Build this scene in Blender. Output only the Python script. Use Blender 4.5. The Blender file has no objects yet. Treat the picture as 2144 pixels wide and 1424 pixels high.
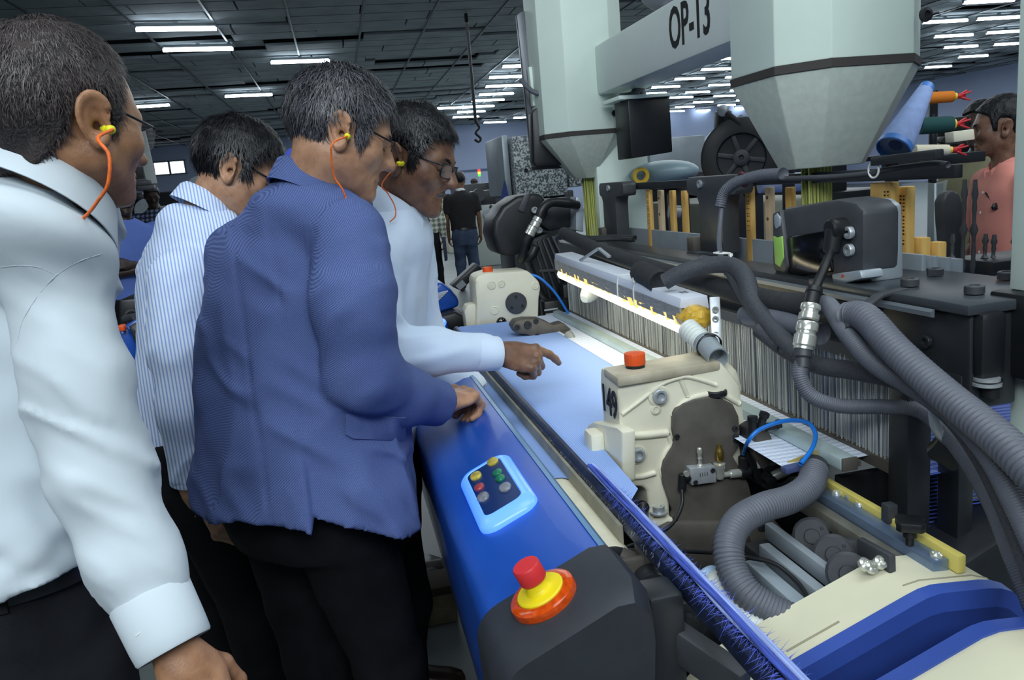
import bpy, bmesh, math, random
import numpy as np
from mathutils import Vector, Matrix

random.seed(7)
RNG = np.random.default_rng(7)
SC = bpy.context.scene
COL = SC.collection

# ------------------------------------------------------------------ camera
CAM_H, FPX, PXX, PXY = 1.5, 1650.0, 1072.0, 712.0
def _basis(pitch, roll, yaw):
    p, r, y = map(math.radians, (pitch, roll, yaw))
    f = np.array([math.sin(y) * math.cos(p), math.cos(y) * math.cos(p), -math.sin(p)])
    r0 = np.array([math.cos(y), -math.sin(y), 0.0])
    u0 = np.cross(r0, f)
    rt = r0 * math.cos(r) - u0 * math.sin(r)
    return f, rt, np.cross(rt, f)
FWD, RGT, UPV = _basis(11.1, 5.0, 11.4)
CPOS = np.array([0.0, 0.0, CAM_H])
cam_data = bpy.data.cameras.new('camera')
cam = bpy.data.objects.new('camera', cam_data)
COL.objects.link(cam)
cam_data.sensor_fit = 'HORIZONTAL'
cam_data.sensor_width = 36.0
cam_data.lens = FPX / 2144.0 * 36.0
cam_data.clip_start = 0.05
cam_data.clip_end = 200
_m = Matrix(((RGT[0], UPV[0], -FWD[0], 0), (RGT[1], UPV[1], -FWD[1], 0), (RGT[2], UPV[2], -FWD[2], CAM_H), (0, 0, 0, 1)))
cam.matrix_world = _m
cam_data.dof.use_dof = False
SC.camera = cam

# ------------------------------------------------------------------ world, lights, exposure
SC.view_settings.view_transform = 'Standard'
SC.view_settings.look = 'None'
SC.view_settings.gamma = 1.0
SC.view_settings.use_curve_mapping = False
SC.view_settings.exposure = 0.0
world = bpy.data.worlds.new('hall_world')
SC.world = world
world.use_nodes = True
world.node_tree.nodes['Background'].inputs[0].default_value = (0.55, 0.66, 0.8, 1)
world.node_tree.nodes['Background'].inputs[1].default_value = 0.10

def area_light(name, loc, aim, size, size_y, power, color, spread=180):
    l = bpy.data.lights.new(name, 'AREA')
    l.shape = 'RECTANGLE'; l.size = size; l.size_y = size_y
    l.energy = power; l.color = color; l.spread = math.radians(spread)
    o = bpy.data.objects.new(name, l)
    COL.objects.link(o)
    o.location = loc
    d = Vector(aim) - Vector(loc)
    o.rotation_euler = d.to_track_quat('-Z', 'Y').to_euler()
    return o
# area lights at ceiling height: unseen overhead tubes plus added fills
COOL = (0.86, 0.95, 1.0)
area_light('ceiling_fill_light', (-1.0, -2.6, 4.3), (0.2, 1.8, 1.0), 5.0, 1.6, 300, COOL)  # fill added behind the camera, aimed forward at the people and loom
area_light('ceiling_fill_light', (0.6, 0.6, 4.35), (0.6, 0.9, 0.0), 3.0, 2.0, 60, COOL)
area_light('ceiling_fill_light', (3.4, 1.6, 4.35), (1.2, 2.2, 0.9), 2.4, 3.0, 90, COOL)
area_light('ceiling_fill_light', (-3.2, 3.5, 4.35), (-1.0, 2.8, 0.9), 2.4, 3.0, 40, COOL)
area_light('ceiling_fill_light', (5.0, 10.0, 4.35), (5.0, 10.0, 0.0), 10, 9.0, 330, COOL)  # this and the next: broad fills added to brighten the hall
area_light('ceiling_fill_light', (10.0, 25.0, 4.35), (10.0, 25.0, 0.0), 26, 20.0, 2400, COOL)
# ------------------------------------------------------------------ helpers
def V3(*a): return np.array(a, float)
def ray(x, y): return FWD + RGT * ((x - PXX) / FPX) + UPV * ((PXY - y) / FPX)
def W(x, y, d): return CPOS + ray(x, y) * d                       # point seen at (x, y), d metres deep
def atX(x, y, X): r = ray(x, y); return CPOS + r * (X / r[0])
def atY(x, y, Y): r = ray(x, y); return CPOS + r * (Y / r[1])
def atZ(x, y, Z): r = ray(x, y); return CPOS + r * ((Z - CAM_H) / r[2])
def unit(v): v = np.asarray(v, float); return v / (np.linalg.norm(v) + 1e-12)
def lin(c): c /= 255.0; return c / 12.92 if c <= 0.04045 else ((c + 0.055) / 1.055) ** 2.4
def rgb(r, g, b): return (lin(r), lin(g), lin(b), 1.0)

_MATS = {}
def mat(name, col, rough=0.5, metal=0.0, var=0.0, scale=8.0, bump=0.0, bscale=None, col2=None, thr=None, spec=0.5,
        emit=None, estr=0.0, stretch=None, trans=0.0, alpha=1.0, coat=0.0, detail=4.0, island=0.0):
    if name in _MATS: return _MATS[name]
    m = bpy.data.materials.new(name); m.use_nodes = True
    nt = m.node_tree; b = nt.nodes['Principled BSDF']
    c = rgb(*col)
    b.inputs['Base Color'].default_value = c
    b.inputs['Roughness'].default_value = rough
    b.inputs['Metallic'].default_value = metal
    b.inputs['Specular IOR Level'].default_value = spec
    b.inputs['Coat Weight'].default_value = coat
    if trans: b.inputs['Transmission Weight'].default_value = trans
    if alpha < 1: b.inputs['Alpha'].default_value = alpha
    if emit is not None:
        b.inputs['Emission Color'].default_value = rgb(*emit)
        b.inputs['Emission Strength'].default_value = estr
    tc = nt.nodes.new('ShaderNodeTexCoord')
    src = tc.outputs['Object']
    if stretch is not None:
        mp = nt.nodes.new('ShaderNodeMapping'); mp.inputs['Scale'].default_value = stretch
        nt.links.new(src, mp.inputs['Vector']); src = mp.outputs['Vector']
    if var > 0 or col2 is not None:
        n = nt.nodes.new('ShaderNodeTexNoise'); n.inputs['Scale'].default_value = scale; n.inputs['Detail'].default_value = detail
        nt.links.new(src, n.inputs['Vector'])
        r = nt.nodes.new('ShaderNodeValToRGB')
        lo, hi = thr if thr else (0.35, 0.65)
        r.color_ramp.elements[0].position = lo; r.color_ramp.elements[1].position = hi
        if col2 is not None:
            r.color_ramp.elements[0].color = c; r.color_ramp.elements[1].color = rgb(*col2)
        else:
            r.color_ramp.elements[0].color = tuple(max(0, x * (1 - var)) for x in c[:3]) + (1,)
            r.color_ramp.elements[1].color = tuple(min(1, x * (1 + var)) for x in c[:3]) + (1,)
        nt.links.new(n.outputs['Fac'], r.inputs['Fac'])
        out = r.outputs['Color']
        if island > 0:
            g = nt.nodes.new('ShaderNodeNewGeometry')
            hs = nt.nodes.new('ShaderNodeMapRange')
            hs.inputs['To Min'].default_value = 1 - island; hs.inputs['To Max'].default_value = 1 + island
            nt.links.new(g.outputs['Random Per Island'], hs.inputs['Value'])
            mx = nt.nodes.new('ShaderNodeVectorMath'); mx.operation = 'SCALE'
            nt.links.new(out, mx.inputs[0]); nt.links.new(hs.outputs['Result'], mx.inputs['Scale'])
            out = mx.outputs['Vector']
        nt.links.new(out, b.inputs['Base Color'])
    if bump > 0:
        n2 = nt.nodes.new('ShaderNodeTexNoise'); n2.inputs['Scale'].default_value = bscale or scale * 4; n2.inputs['Detail'].default_value = 5
        nt.links.new(src, n2.inputs['Vector'])
        bp = nt.nodes.new('ShaderNodeBump'); bp.inputs['Strength'].default_value = bump; bp.inputs['Distance'].default_value = 0.01
        nt.links.new(n2.outputs['Fac'], bp.inputs['Height'])
        nt.links.new(bp.outputs['Normal'], b.inputs['Normal'])
    _MATS[name] = m
    return m

def wave_mat(name, ca, cb, axes, rough=0.8, lo=0.35, hi=0.65, bump=0.0, noise=0.0, spec=0.3, mixv=0.5):
    """cloth of two yarn colours; axes = list of (direction, period): sine bands multiplied together"""
    if name in _MATS: return _MATS[name]
    m = bpy.data.materials.new(name); m.use_nodes = True
    nt = m.node_tree; b = nt.nodes['Principled BSDF']; N = nt.nodes.new; L = nt.links.new
    b.inputs['Roughness'].default_value = rough; b.inputs['Specular IOR Level'].default_value = spec
    tc = N('ShaderNodeTexCoord'); acc = None
    for d, per in axes:
        dt = N('ShaderNodeVectorMath'); dt.operation = 'DOT_PRODUCT'
        L(tc.outputs['Object'], dt.inputs[0]); dt.inputs[1].default_value = tuple(float(q) * 2 * math.pi / per for q in unit(d))
        s = N('ShaderNodeMath'); s.operation = 'SINE'; L(dt.outputs['Value'], s.inputs[0])
        h = N('ShaderNodeMath'); h.operation = 'MULTIPLY_ADD'; L(s.outputs[0], h.inputs[0]); h.inputs[1].default_value = 0.5; h.inputs[2].default_value = 0.5
        if acc is None: acc = h.outputs[0]
        else:
            k = N('ShaderNodeMath'); k.operation = 'ADD'; L(acc, k.inputs[0]); L(h.outputs[0], k.inputs[1]); acc = k.outputs[0]
    k = N('ShaderNodeMath'); k.operation = 'DIVIDE'; L(acc, k.inputs[0]); k.inputs[1].default_value = len(axes); acc = k.outputs[0]
    if noise > 0:
        n = N('ShaderNodeTexNoise'); n.inputs['Scale'].default_value = 500; n.inputs['Detail'].default_value = 2
        L(tc.outputs['Object'], n.inputs['Vector'])
        k = N('ShaderNodeMath'); k.operation = 'MULTIPLY_ADD'; L(n.outputs['Fac'], k.inputs[0]); k.inputs[1].default_value = noise; L(acc, k.inputs[2])
        k2 = N('ShaderNodeMath'); k2.operation = 'SUBTRACT'; L(k.outputs[0], k2.inputs[0]); k2.inputs[1].default_value = noise * 0.5; acc = k2.outputs[0]
    r = N('ShaderNodeValToRGB'); r.color_ramp.elements[0].position = lo; r.color_ramp.elements[1].position = hi
    r.color_ramp.elements[0].color = rgb(*ca); r.color_ramp.elements[1].color = rgb(*cb)
    L(acc, r.inputs['Fac']); L(r.outputs['Color'], b.inputs['Base Color'])
    if bump > 0:
        bp = N('ShaderNodeBump'); bp.inputs['Strength'].default_value = bump; bp.inputs['Distance'].default_value = 0.001
        L(acc, bp.inputs['Height']); L(bp.outputs['Normal'], b.inputs['Normal'])
    _MATS[name] = m
    return m

def spline(pts, n=8, closed=False):
    """Catmull-Rom through pts, n samples a span"""
    P = np.asarray(pts, float)
    if len(P) < 3: return P
    out = []
    N = len(P); rng = range(N if closed else N - 1)
    for i in rng:
        p1, p2 = P[i], P[(i + 1) % N]
        p0 = P[i - 1] if (i > 0 or closed) else 2 * p1 - p2
        p3 = P[(i + 2) % N] if (i + 2 < N or closed) else 2 * p2 - p1
        for k in range(n):
            t = k / n
            out.append(0.5 * ((2 * p1) + (-p0 + p2) * t + (2 * p0 - 5 * p1 + 4 * p2 - p3) * t * t + (-p0 + 3 * p1 - 3 * p2 + p3) * t ** 3))
    if not closed: out.append(P[-1])
    return np.array(out)

def frame_of(d, up=(0, 0, 1)):
    d = unit(d); up = np.asarray(up, float)
    if abs(np.dot(d, up)) > 0.98: up = V3(0, 1, 0)
    a = unit(np.cross(d, up)); return a, unit(np.cross(a, d)), d      # side, up, along

class MB:
    def __init__(s): s.v = []; s.f = []
    def add(s, vs, fs):
        o = len(s.v); s.v.extend([tuple(float(q) for q in p) for p in vs]); s.f.extend([tuple(int(i) + o for i in f) for f in fs]); return s
    def addbm(s, bm, M=None):
        bm.verts.index_update()
        vs = [(M @ v.co if M is not None else v.co) for v in bm.verts]
        s.add([tuple(p) for p in vs], [[v.index for v in f.verts] for f in bm.faces]); bm.free(); return s
    def box(s, c, size, R=None, bev=0.0, seg=2):
        bm = bmesh.new(); bmesh.ops.create_cube(bm, size=1.0)
        for v in bm.verts: v.co = Vector((v.co.x * size[0], v.co.y * size[1], v.co.z * size[2]))
        if bev > 0: bmesh.ops.bevel(bm, geom=list(bm.edges), offset=min(bev, 0.45 * min(size)), segments=seg, profile=0.5, affect='EDGES')
        M = Matrix.Translation(Vector(c))
        if R is not None:
            R = np.asarray(R); M = M @ Matrix([list(R[i]) for i in range(3)]).to_4x4()
        return s.addbm(bm, M)
    def obox(s, p0, p1, w, h, up=(0, 0, 1), bev=0.0):
        """box from p0 to p1, w across, h along up"""
        p0 = np.asarray(p0, float); p1 = np.asarray(p1, float)
        a, u, d = frame_of(p1 - p0, up)
        return s.box((p0 + p1) / 2, (w, np.linalg.norm(p1 - p0), h), np.array([a, d, u]).T, bev)
    def cyl(s, p0, p1, r0, r1=None, n=16, cap=True, bev=0.0):
        p0 = np.asarray(p0, float); p1 = np.asarray(p1, float); r1 = r0 if r1 is None else r1
        L = np.linalg.norm(p1 - p0)
        if bev > 0: prof = [(0, 0), (r0 - bev, 0), (r0, bev), (r1, L - bev), (r1 - bev, L), (0, L)]
        elif cap: prof = [(0, 0), (r0, 0), (r1, L), (0, L)]
        else: prof = [(r0, 0), (r1, L)]
        return s.lathe(p0, p1 - p0, prof, n)
    def lathe(s, p, ax, prof, n=24):
        a, u, d = frame_of(ax); p = np.asarray(p, float); vs = []; fs = []; rows = []
        for r, h in prof:
            if r < 1e-6: rows.append([len(vs)]); vs.append(p + d * h)
            else:
                rows.append(list(range(len(vs), len(vs) + n)))
                for k in range(n):
                    t = 2 * math.pi * k / n; vs.append(p + d * h + a * (r * math.cos(t)) + u * (r * math.sin(t)))
        for A, B in zip(rows, rows[1:]):
            for k in range(n):
                k2 = (k + 1) % n
                if len(A) == 1 and len(B) == 1: break
                if len(A) == 1: fs.append((A[0], B[k2], B[k]))
                elif len(B) == 1: fs.append((A[k], A[k2], B[0]))
                else: fs.append((A[k], A[k2], B[k2], B[k]))
        return s.add(vs, fs)
    def tube(s, pts, r, n=10, cap=True, closed=False, up=(0, 0, 1), sq=1.0):
        P = np.asarray(pts, float); N = len(P); rr = np.full(N, float(r)) if np.isscalar(r) else np.asarray(r, float)
        T = np.gradient(P, axis=0)
        if closed: T = np.roll(P, -1, 0) - np.roll(P, 1, 0)
        a, u, d = frame_of(T[0], up); vs = []
        for i in range(N):
            d = unit(T[i]); a = unit(a - d * np.dot(a, d)); u = np.cross(d, a)
            for k in range(n):
                t = 2 * math.pi * k / n; vs.append(P[i] + a * (rr[i] * math.cos(t)) + u * (rr[i] * sq * math.sin(t)))
        fs = []
        for i in range(N if closed else N - 1):
            j = (i + 1) % N
            for k in range(n):
                k2 = (k + 1) % n; fs.append((i * n + k, j * n + k, j * n + k2, i * n + k2)[::-1])
        if cap and not closed: fs.append(tuple(range(n))); fs.append(tuple(range((N - 1) * n, N * n))[::-1])
        return s.add(vs, fs)
    def corrugated(s, ctrl, r, pitch=0.008, depth=0.003, n=14):
        P = spline(ctrl, 40); seg = np.linalg.norm(np.diff(P, axis=0), axis=1); L = np.concatenate([[0], np.cumsum(seg)])
        m = max(8, int(L[-1] / pitch * 4)); t = np.linspace(0, L[-1], m)
        Q = np.stack([np.interp(t, L, P[:, i]) for i in range(3)], 1)
        R = r - depth * 0.5 * (1 - np.cos(2 * math.pi * t / pitch))
        return s.tube(Q, R, n)
    def prism(s, poly, o, u, v, depth, bev=0.0, seg=2):
        """polygon (in u, v from o) extruded by depth along u x v"""
        o = np.asarray(o, float); u = unit(u); v = unit(v); w = np.cross(u, v)
        bm = bmesh.new()
        a = [bm.verts.new(tuple(o + u * x + v * y)) for x, y in poly]
        b = [bm.verts.new(tuple(o + u * x + v * y + w * depth)) for x, y in poly]
        n = len(poly); bm.faces.new(a[::-1]); bm.faces.new(b)
        for i in range(n): bm.faces.new((a[i], a[(i + 1) % n], b[(i + 1) % n], b[i]))
        bmesh.ops.recalc_face_normals(bm, faces=list(bm.faces))
        if bev > 0:
            es = [e for e in bm.edges if e.calc_face_angle(0) > 0.5]
            bmesh.ops.bevel(bm, geom=es, offset=bev, segments=seg, profile=0.5, affect='EDGES', clamp_overlap=True)
        return s.addbm(bm)
    def hull(s, quadA, quadB, bev=0.0, cap=True):
        """solid between two polygons of the same number of points"""
        bm = bmesh.new(); a = [bm.verts.new(tuple(p)) for p in quadA]; b = [bm.verts.new(tuple(p)) for p in quadB]; n = len(a)
        bm.faces.new(a[::-1]); bm.faces.new(b)
        for i in range(n): bm.faces.new((a[i], a[(i + 1) % n], b[(i + 1) % n], b[i]))
        bmesh.ops.recalc_face_normals(bm, faces=list(bm.faces))
        if bev > 0: bmesh.ops.bevel(bm, geom=[e for e in bm.edges if e.calc_face_angle(0) > 0.3], offset=bev, segments=2, profile=0.5, affect='EDGES', clamp_overlap=True)
        return s.addbm(bm)
    def ball(s, c, r, n=14, R=None):
        r = (r, r, r) if np.isscalar(r) else r; vs = []; fs = []; m = n // 2 + 1; R = np.eye(3) if R is None else np.asarray(R)
        for i in range(m + 1):
            th = math.pi * i / m
            for k in range(n):
                ph = 2 * math.pi * k / n
                q = V3(r[0] * math.sin(th) * math.cos(ph), r[1] * math.sin(th) * math.sin(ph), r[2] * math.cos(th)); vs.append(np.asarray(c) + R @ q)
        for i in range(m):
            for k in range(n): k2 = (k + 1) % n; fs.append((i * n + k, (i + 1) * n + k, (i + 1) * n + k2, i * n + k2))
        return s.add(vs, fs)
    def sheet(s, A, B):
        """strip between two point rows"""
        n = len(A); return s.add(list(A) + list(B), [(i, i + 1, n + i + 1, n + i) for i in range(n - 1)])
    def loft(s, rows, closed=True):
        n = len(rows[0]); vs = [p for r in rows for p in r]; fs = []
        for i in range(len(rows) - 1):
            for k in range(n if closed else n - 1):
                k2 = (k + 1) % n; fs.append((i * n + k, i * n + k2, (i + 1) * n + k2, (i + 1) * n + k))
        return s.add(vs, fs)

def bolt(mb, p, ax, r=0.008, h=0.006, hexr=0.5):
    """socket-head bolt: rim and recessed middle"""
    mb.lathe(p, ax, [(r, 0), (r, h), (r * 0.93, h * 1.15), (r * hexr * 1.05, h * 1.15), (r * hexr, h * 0.4), (0, h * 0.4)], 14)

_ft = {}
def text_geo(txt, height, cond=1.0, thick=0.0015, align='CENTER', bold=0.0):
    """letters in the xy plane centred at the origin: verts, faces"""
    cu = bpy.data.curves.new('lettering', 'FONT'); cu.body = txt; cu.size = height * 1.42; cu.extrude = thick / 2; cu.offset = bold
    cu.align_x = align; cu.align_y = 'CENTER'; cu.resolution_u = 3
    o = bpy.data.objects.new('lettering', cu); COL.objects.link(o)
    dg = bpy.context.evaluated_depsgraph_get(); dg.update()
    me = bpy.data.meshes.new_from_object(o.evaluated_get(dg))
    vs = [(v.co.x * cond, v.co.y, v.co.z) for v in me.vertices]; fs = [tuple(p.vertices) for p in me.polygons]
    bpy.data.objects.remove(o); bpy.data.meshes.remove(me); bpy.data.curves.remove(cu)
    return vs, fs
def put_text(mb, txt, o, u, v, height, cond=1.0, thick=0.0015, bold=0.0):
    vs, fs = text_geo(txt, height, cond, thick, bold=bold)
    u = unit(u); v = unit(v); w = np.cross(u, v); o = np.asarray(o, float)
    return mb.add([o + u * x + v * y + w * z for x, y, z in vs], fs)

def wloc(o):
    l = V3(0, 0, 0)
    while o is not None: l = l + np.array(o.location); o = o.parent
    return l
def obj(name, mb, m, parent=None, smooth=35, **kw):
    me = bpy.data.meshes.new(name)
    vs = np.asarray(mb.v, float)
    if parent is not None: vs = vs - wloc(parent)
    me.from_pydata(vs.tolist(), [], mb.f); me.update()
    if smooth:
        me.polygons.foreach_set('use_smooth', [True] * len(me.polygons))
        if smooth < 180: me.set_sharp_from_angle(angle=math.radians(smooth))
    if m is not None: me.materials.append(m)
    o = bpy.data.objects.new(name, me); COL.objects.link(o)
    if parent is not None: o.parent = parent
    tag(o, **kw)
    return o
def tag(o, label=None, cat=None, group=None, kind=None):
    if label: o['label'] = label
    if cat: o['category'] = cat
    if group: o['group'] = group
    if kind: o['kind'] = kind
    return o
def thing(name, label, cat, loc=(0, 0, 0), group=None):
    o = bpy.data.objects.new(name, None); COL.objects.link(o); o.location = tuple(float(q) for q in loc)
    o.empty_display_size = 0.05
    return tag(o, label, cat, group)
def dup(root, loc, label=None, group=None, rotz=0.0):
    r = root.copy(); COL.objects.link(r); r.location = tuple(float(q) for q in loc); r.rotation_euler = (0, 0, rotz)
    if label: r['label'] = label
    if group: r['group'] = group
    for ch in list(root.children):
        c = ch.copy(); COL.objects.link(c); c.parent = r
        for g in list(ch.children):
            d = g.copy(); COL.objects.link(d); d.parent = c
    return r
def structure(name, mb, m, parent=None, **kw):
    return obj(name, mb, m, parent, kind='structure' if parent is None else None, **kw)

# ------------------------------------------------------------------ distance fields for bodies and cloth
def smin(a, b, k):
    h = np.maximum(k - np.abs(a - b), 0) / k
    return np.minimum(a, b) - h * h * k * 0.25
def smax(a, b, k): return -smin(-a, -b, k)
def d_sph(P, c, r): return np.linalg.norm(P - np.asarray(c, P.dtype), axis=1) - r
def d_ell(P, c, r, R=None):
    q = P - np.asarray(c, P.dtype)
    if R is not None: q = q @ np.asarray(R, P.dtype)
    r = np.asarray(r, P.dtype); k0 = np.linalg.norm(q / r, axis=1); k1 = np.linalg.norm(q / (r * r), axis=1) + 1e-9
    return k0 * (k0 - 1) / k1
def d_cap(P, a, b, ra, rb=None):
    a = np.asarray(a, P.dtype); b = np.asarray(b, P.dtype); rb = ra if rb is None else rb
    ab = b - a; t = np.clip((P - a) @ ab / (ab @ ab + 1e-12), 0, 1)
    return np.linalg.norm(P - a - t[:, None] * ab, axis=1) - (ra + (rb - ra) * t)
def d_chain(P, pts, rs, k=0.02):
    d = None
    for i in range(len(pts) - 1):
        e = d_cap(P, pts[i], pts[i + 1], rs[i], rs[i + 1]); d = e if d is None else smin(d, e, k)
    return d
def vnoise(P, seed=0):
    """value noise in -1..1"""
    i = np.floor(P).astype(np.int64); f = (P - i).astype(np.float32); f = f * f * (3 - 2 * f)
    out = np.zeros(len(P), np.float32)
    for dx in (0, 1):
        for dy in (0, 1):
            for dz in (0, 1):
                h = (i[:, 0] + dx) * 374761393 + (i[:, 1] + dy) * 668265263 + (i[:, 2] + dz) * 2147483647 + seed * 1274126177
                h = (h ^ (h >> 13)) * 1274126177; h = h ^ (h >> 16)
                val = (h & 0xffff).astype(np.float32) / 32767.5 - 1
                w = (f[:, 0] if dx else 1 - f[:, 0]) * (f[:, 1] if dy else 1 - f[:, 1]) * (f[:, 2] if dz else 1 - f[:, 2])
                out += w * val
    return out
class Stack:
    """stacked ellipses: keys (x, y, z, rx, ry, yaw) from top to bottom; yaw turns rx off +X"""
    def __init__(s, keys, p=2.3):
        K = np.array(sorted(keys, key=lambda k: k[2]), float)
        s.K = spline(K, 10) if len(K) > 2 else K
        s.K = s.K[np.argsort(s.K[:, 2])]; s.p = p
    def at(s, z): return [np.interp(z, s.K[:, 2], s.K[:, i]) for i in range(6)]
    def __call__(s, P, grow=0.0, tops=0.02):
        z = P[:, 2]; x, y, _, rx, ry, yw = [q.astype(np.float32) for q in s.at(z)]
        dx = P[:, 0] - x; dy = P[:, 1] - y; c = np.cos(yw); n = np.sin(yw)
        a = np.abs(dx * c + dy * n) / (rx + grow); b = np.abs(-dx * n + dy * c) / (ry + grow)
        g = (a ** s.p + b ** s.p + 1e-9) ** (1 / s.p)
        d = (g - 1) * np.minimum(rx, ry) * 0.95
        # far away use a safer distance
        z0, z1 = s.K[0, 2], s.K[-1, 2]
        return smax(d, np.maximum(z - z1 - grow, z0 - grow - z), tops)
def sdf_mesh(fn, lo, hi, h, B=12):
    lo = np.asarray(lo, float); hi = np.asarray(hi, float)
    nb = np.maximum(1, np.ceil((hi - lo) / (h * B)).astype(int)); n = nb * B + 1
    bc = np.stack(np.meshgrid(*[np.arange(q) for q in nb], indexing='ij'), -1).reshape(-1, 3)
    ctr = (lo + (bc + 0.5) * B * h).astype(np.float32)
    dc = fn(ctr); D = np.ones(n, np.float32)
    near = np.abs(dc) < B * h * 0.87 * 1.35 + 0.01
    for b, d in zip(bc[~near], dc[~near]):
        if d < 0: D[b[0] * B:(b[0] + 1) * B + 1, b[1] * B:(b[1] + 1) * B + 1, b[2] * B:(b[2] + 1) * B + 1] = -1
    loc = np.stack(np.meshgrid(*[np.arange(B + 1)] * 3, indexing='ij'), -1).reshape(-1, 3)
    nbk = bc[near]
    for i in range(0, len(nbk), 96):
        ch = nbk[i:i + 96]; idx = (ch[:, None, :] * B + loc[None]).reshape(-1, 3)
        D[idx[:, 0], idx[:, 1], idx[:, 2]] = fn((lo + idx * h).astype(np.float32))
    D[0] = D[-1] = 1; D[:, 0] = D[:, -1] = 1; D[:, :, 0] = D[:, :, -1] = 1
    return surf_nets(D, lo, h)
def surf_nets(D, lo, h):
    I = D < 0; c8 = [(a, b, c) for a in (0, 1) for b in (0, 1) for c in (0, 1)]
    nx, ny, nz = D.shape
    sl = lambda a, n: slice(a, n - 1 + a)
    cnt = sum(I[sl(a, nx), sl(b, ny), sl(c, nz)].astype(np.int8) for a, b, c in c8)
    act = (cnt > 0) & (cnt < 8); A = np.argwhere(act); M = len(A)
    ids = np.full(act.shape, -1, np.int64); ids[act] = np.arange(M)
    vals = {q: D[A[:, 0] + q[0], A[:, 1] + q[1], A[:, 2] + q[2]] for q in c8}
    acc = np.zeros((M, 3)); num = np.zeros(M)
    for a in c8:
        for ax in range(3):
            if a[ax] == 0:
                b = list(a); b[ax] = 1; b = tuple(b); va, vb = vals[a], vals[b]
                m = (va < 0) != (vb < 0); t = np.where(m, va / np.where(m, va - vb, 1), 0)
                p = np.tile(np.array(a, float), (M, 1)); p[:, ax] = t
                acc[m] += p[m]; num[m] += 1
    V = lo + (A + acc / num[:, None]) * h; F = []
    for ax in range(3):
        s0 = [slice(None)] * 3; s1 = [slice(None)] * 3; s0[ax] = slice(0, -1); s1[ax] = slice(1, None)
        ia, ib = I[tuple(s0)], I[tuple(s1)]; E = np.argwhere(ia != ib); o1, o2 = [(1, 2), (2, 0), (0, 1)][ax]
        ok = (E[:, o1] > 0) & (E[:, o2] > 0) & (E[:, o1] < D.shape[o1] - 1) & (E[:, o2] < D.shape[o2] - 1); E = E[ok]
        sgn = ia[E[:, 0], E[:, 1], E[:, 2]]
        q = []
        for s1_, s2_ in ((1, 1), (0, 1), (0, 0), (1, 0)):
            e = E.copy(); e[:, o1] -= s1_; e[:, o2] -= s2_; q.append(ids[e[:, 0], e[:, 1], e[:, 2]])
        q = np.stack(q, 1); q[~sgn] = q[~sgn][:, ::-1]; F.append(q)
    return V, np.concatenate(F)
def sdf_obj(name, geos, m, parent, smooth=180, relax=0):
    """one mesh out of a list of (verts, faces)"""
    mb_v = []; mb_f = []; o = 0
    for Vv, Ff in geos: mb_v.append(Vv); mb_f.append(np.asarray(Ff) + o); o += len(Vv)
    me = bpy.data.meshes.new(name); Vv = np.concatenate(mb_v)
    if parent is not None: Vv = Vv - wloc(parent)
    fl = [list(map(int, f)) for F in mb_f for f in F]
    me.from_pydata(Vv.tolist(), [], fl); me.update()
    me.polygons.foreach_set('use_smooth', [True] * len(me.polygons))
    if smooth < 180: me.set_sharp_from_angle(angle=math.radians(smooth))
    me.materials.append(m)
    ob = bpy.data.objects.new(name, me); COL.objects.link(ob)
    if parent is not None: ob.parent = parent
    return ob
YAW = math.radians(11.4)
FH = V3(math.sin(YAW), math.cos(YAW), 0); RH = V3(math.cos(YAW), -math.sin(YAW), 0); ZU = V3(0, 0, 1)
# ------------------------------------------------------------------ the hall
M_FLOOR = mat('floor_concrete', (104, 112, 112), rough=.42, col2=(84, 92, 94), scale=1.6, thr=(.3, .7), bump=.06, bscale=60, detail=8)
M_CEIL = mat('ceiling_panel_grey', (140, 148, 152), rough=.8, var=.14, scale=2.0, island=.35)
M_CEILB = mat('ceiling_backing_dark', (40, 43, 47), rough=.9)
M_WALL = mat('wall_blue_grey_paint', (166, 178, 206), rough=.8, var=.05, scale=.5)
CEIL_Z = 4.5
HX0, HX1, HY0, HY1 = -16.0, 27.0, -5.0, 39.0
mb = MB(); mb.box(((HX0 + HX1) / 2, (HY0 + HY1) / 2, -.06), (HX1 - HX0, HY1 - HY0, .12)); structure('floor', mb, M_FLOOR)
mb = MB(); mb.box(((HX0 + HX1) / 2, (HY0 + HY1) / 2, CEIL_Z + .26), (HX1 - HX0, HY1 - HY0, .12)); ceil = structure('ceiling', mb, M_CEILB)
mb = MB(); mb.box(((HX0 + HX1) / 2, HY1 + .1, 2.3), (HX1 - HX0, .2, 4.6)); wall_b = structure('wall_back', mb, M_WALL)
mb = MB(); mb.box((HX1 + .1, (HY0 + HY1) / 2, 2.3), (.2, HY1 - HY0, 4.6)); structure('wall_right', mb, M_WALL)
mb = MB(); mb.box((HX0 - .1, (HY0 + HY1) / 2, 2.3), (.2, HY1 - HY0, 4.6)); structure('wall_left', mb, M_WALL)
mb = MB(); mb.box(((HX0 + HX1) / 2, HY0 - .1, 2.3), (HX1 - HX0, .2, 4.6)); structure('wall_front', mb, M_WALL)
mb = MB(); mb.box(((HX0 + HX1) / 2, HY1 - .03, 2.35), (HX1 - HX0, .06, .10)); structure('trim_1', mb, mat('trim_slate', (92, 104, 138), rough=.7))
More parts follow.
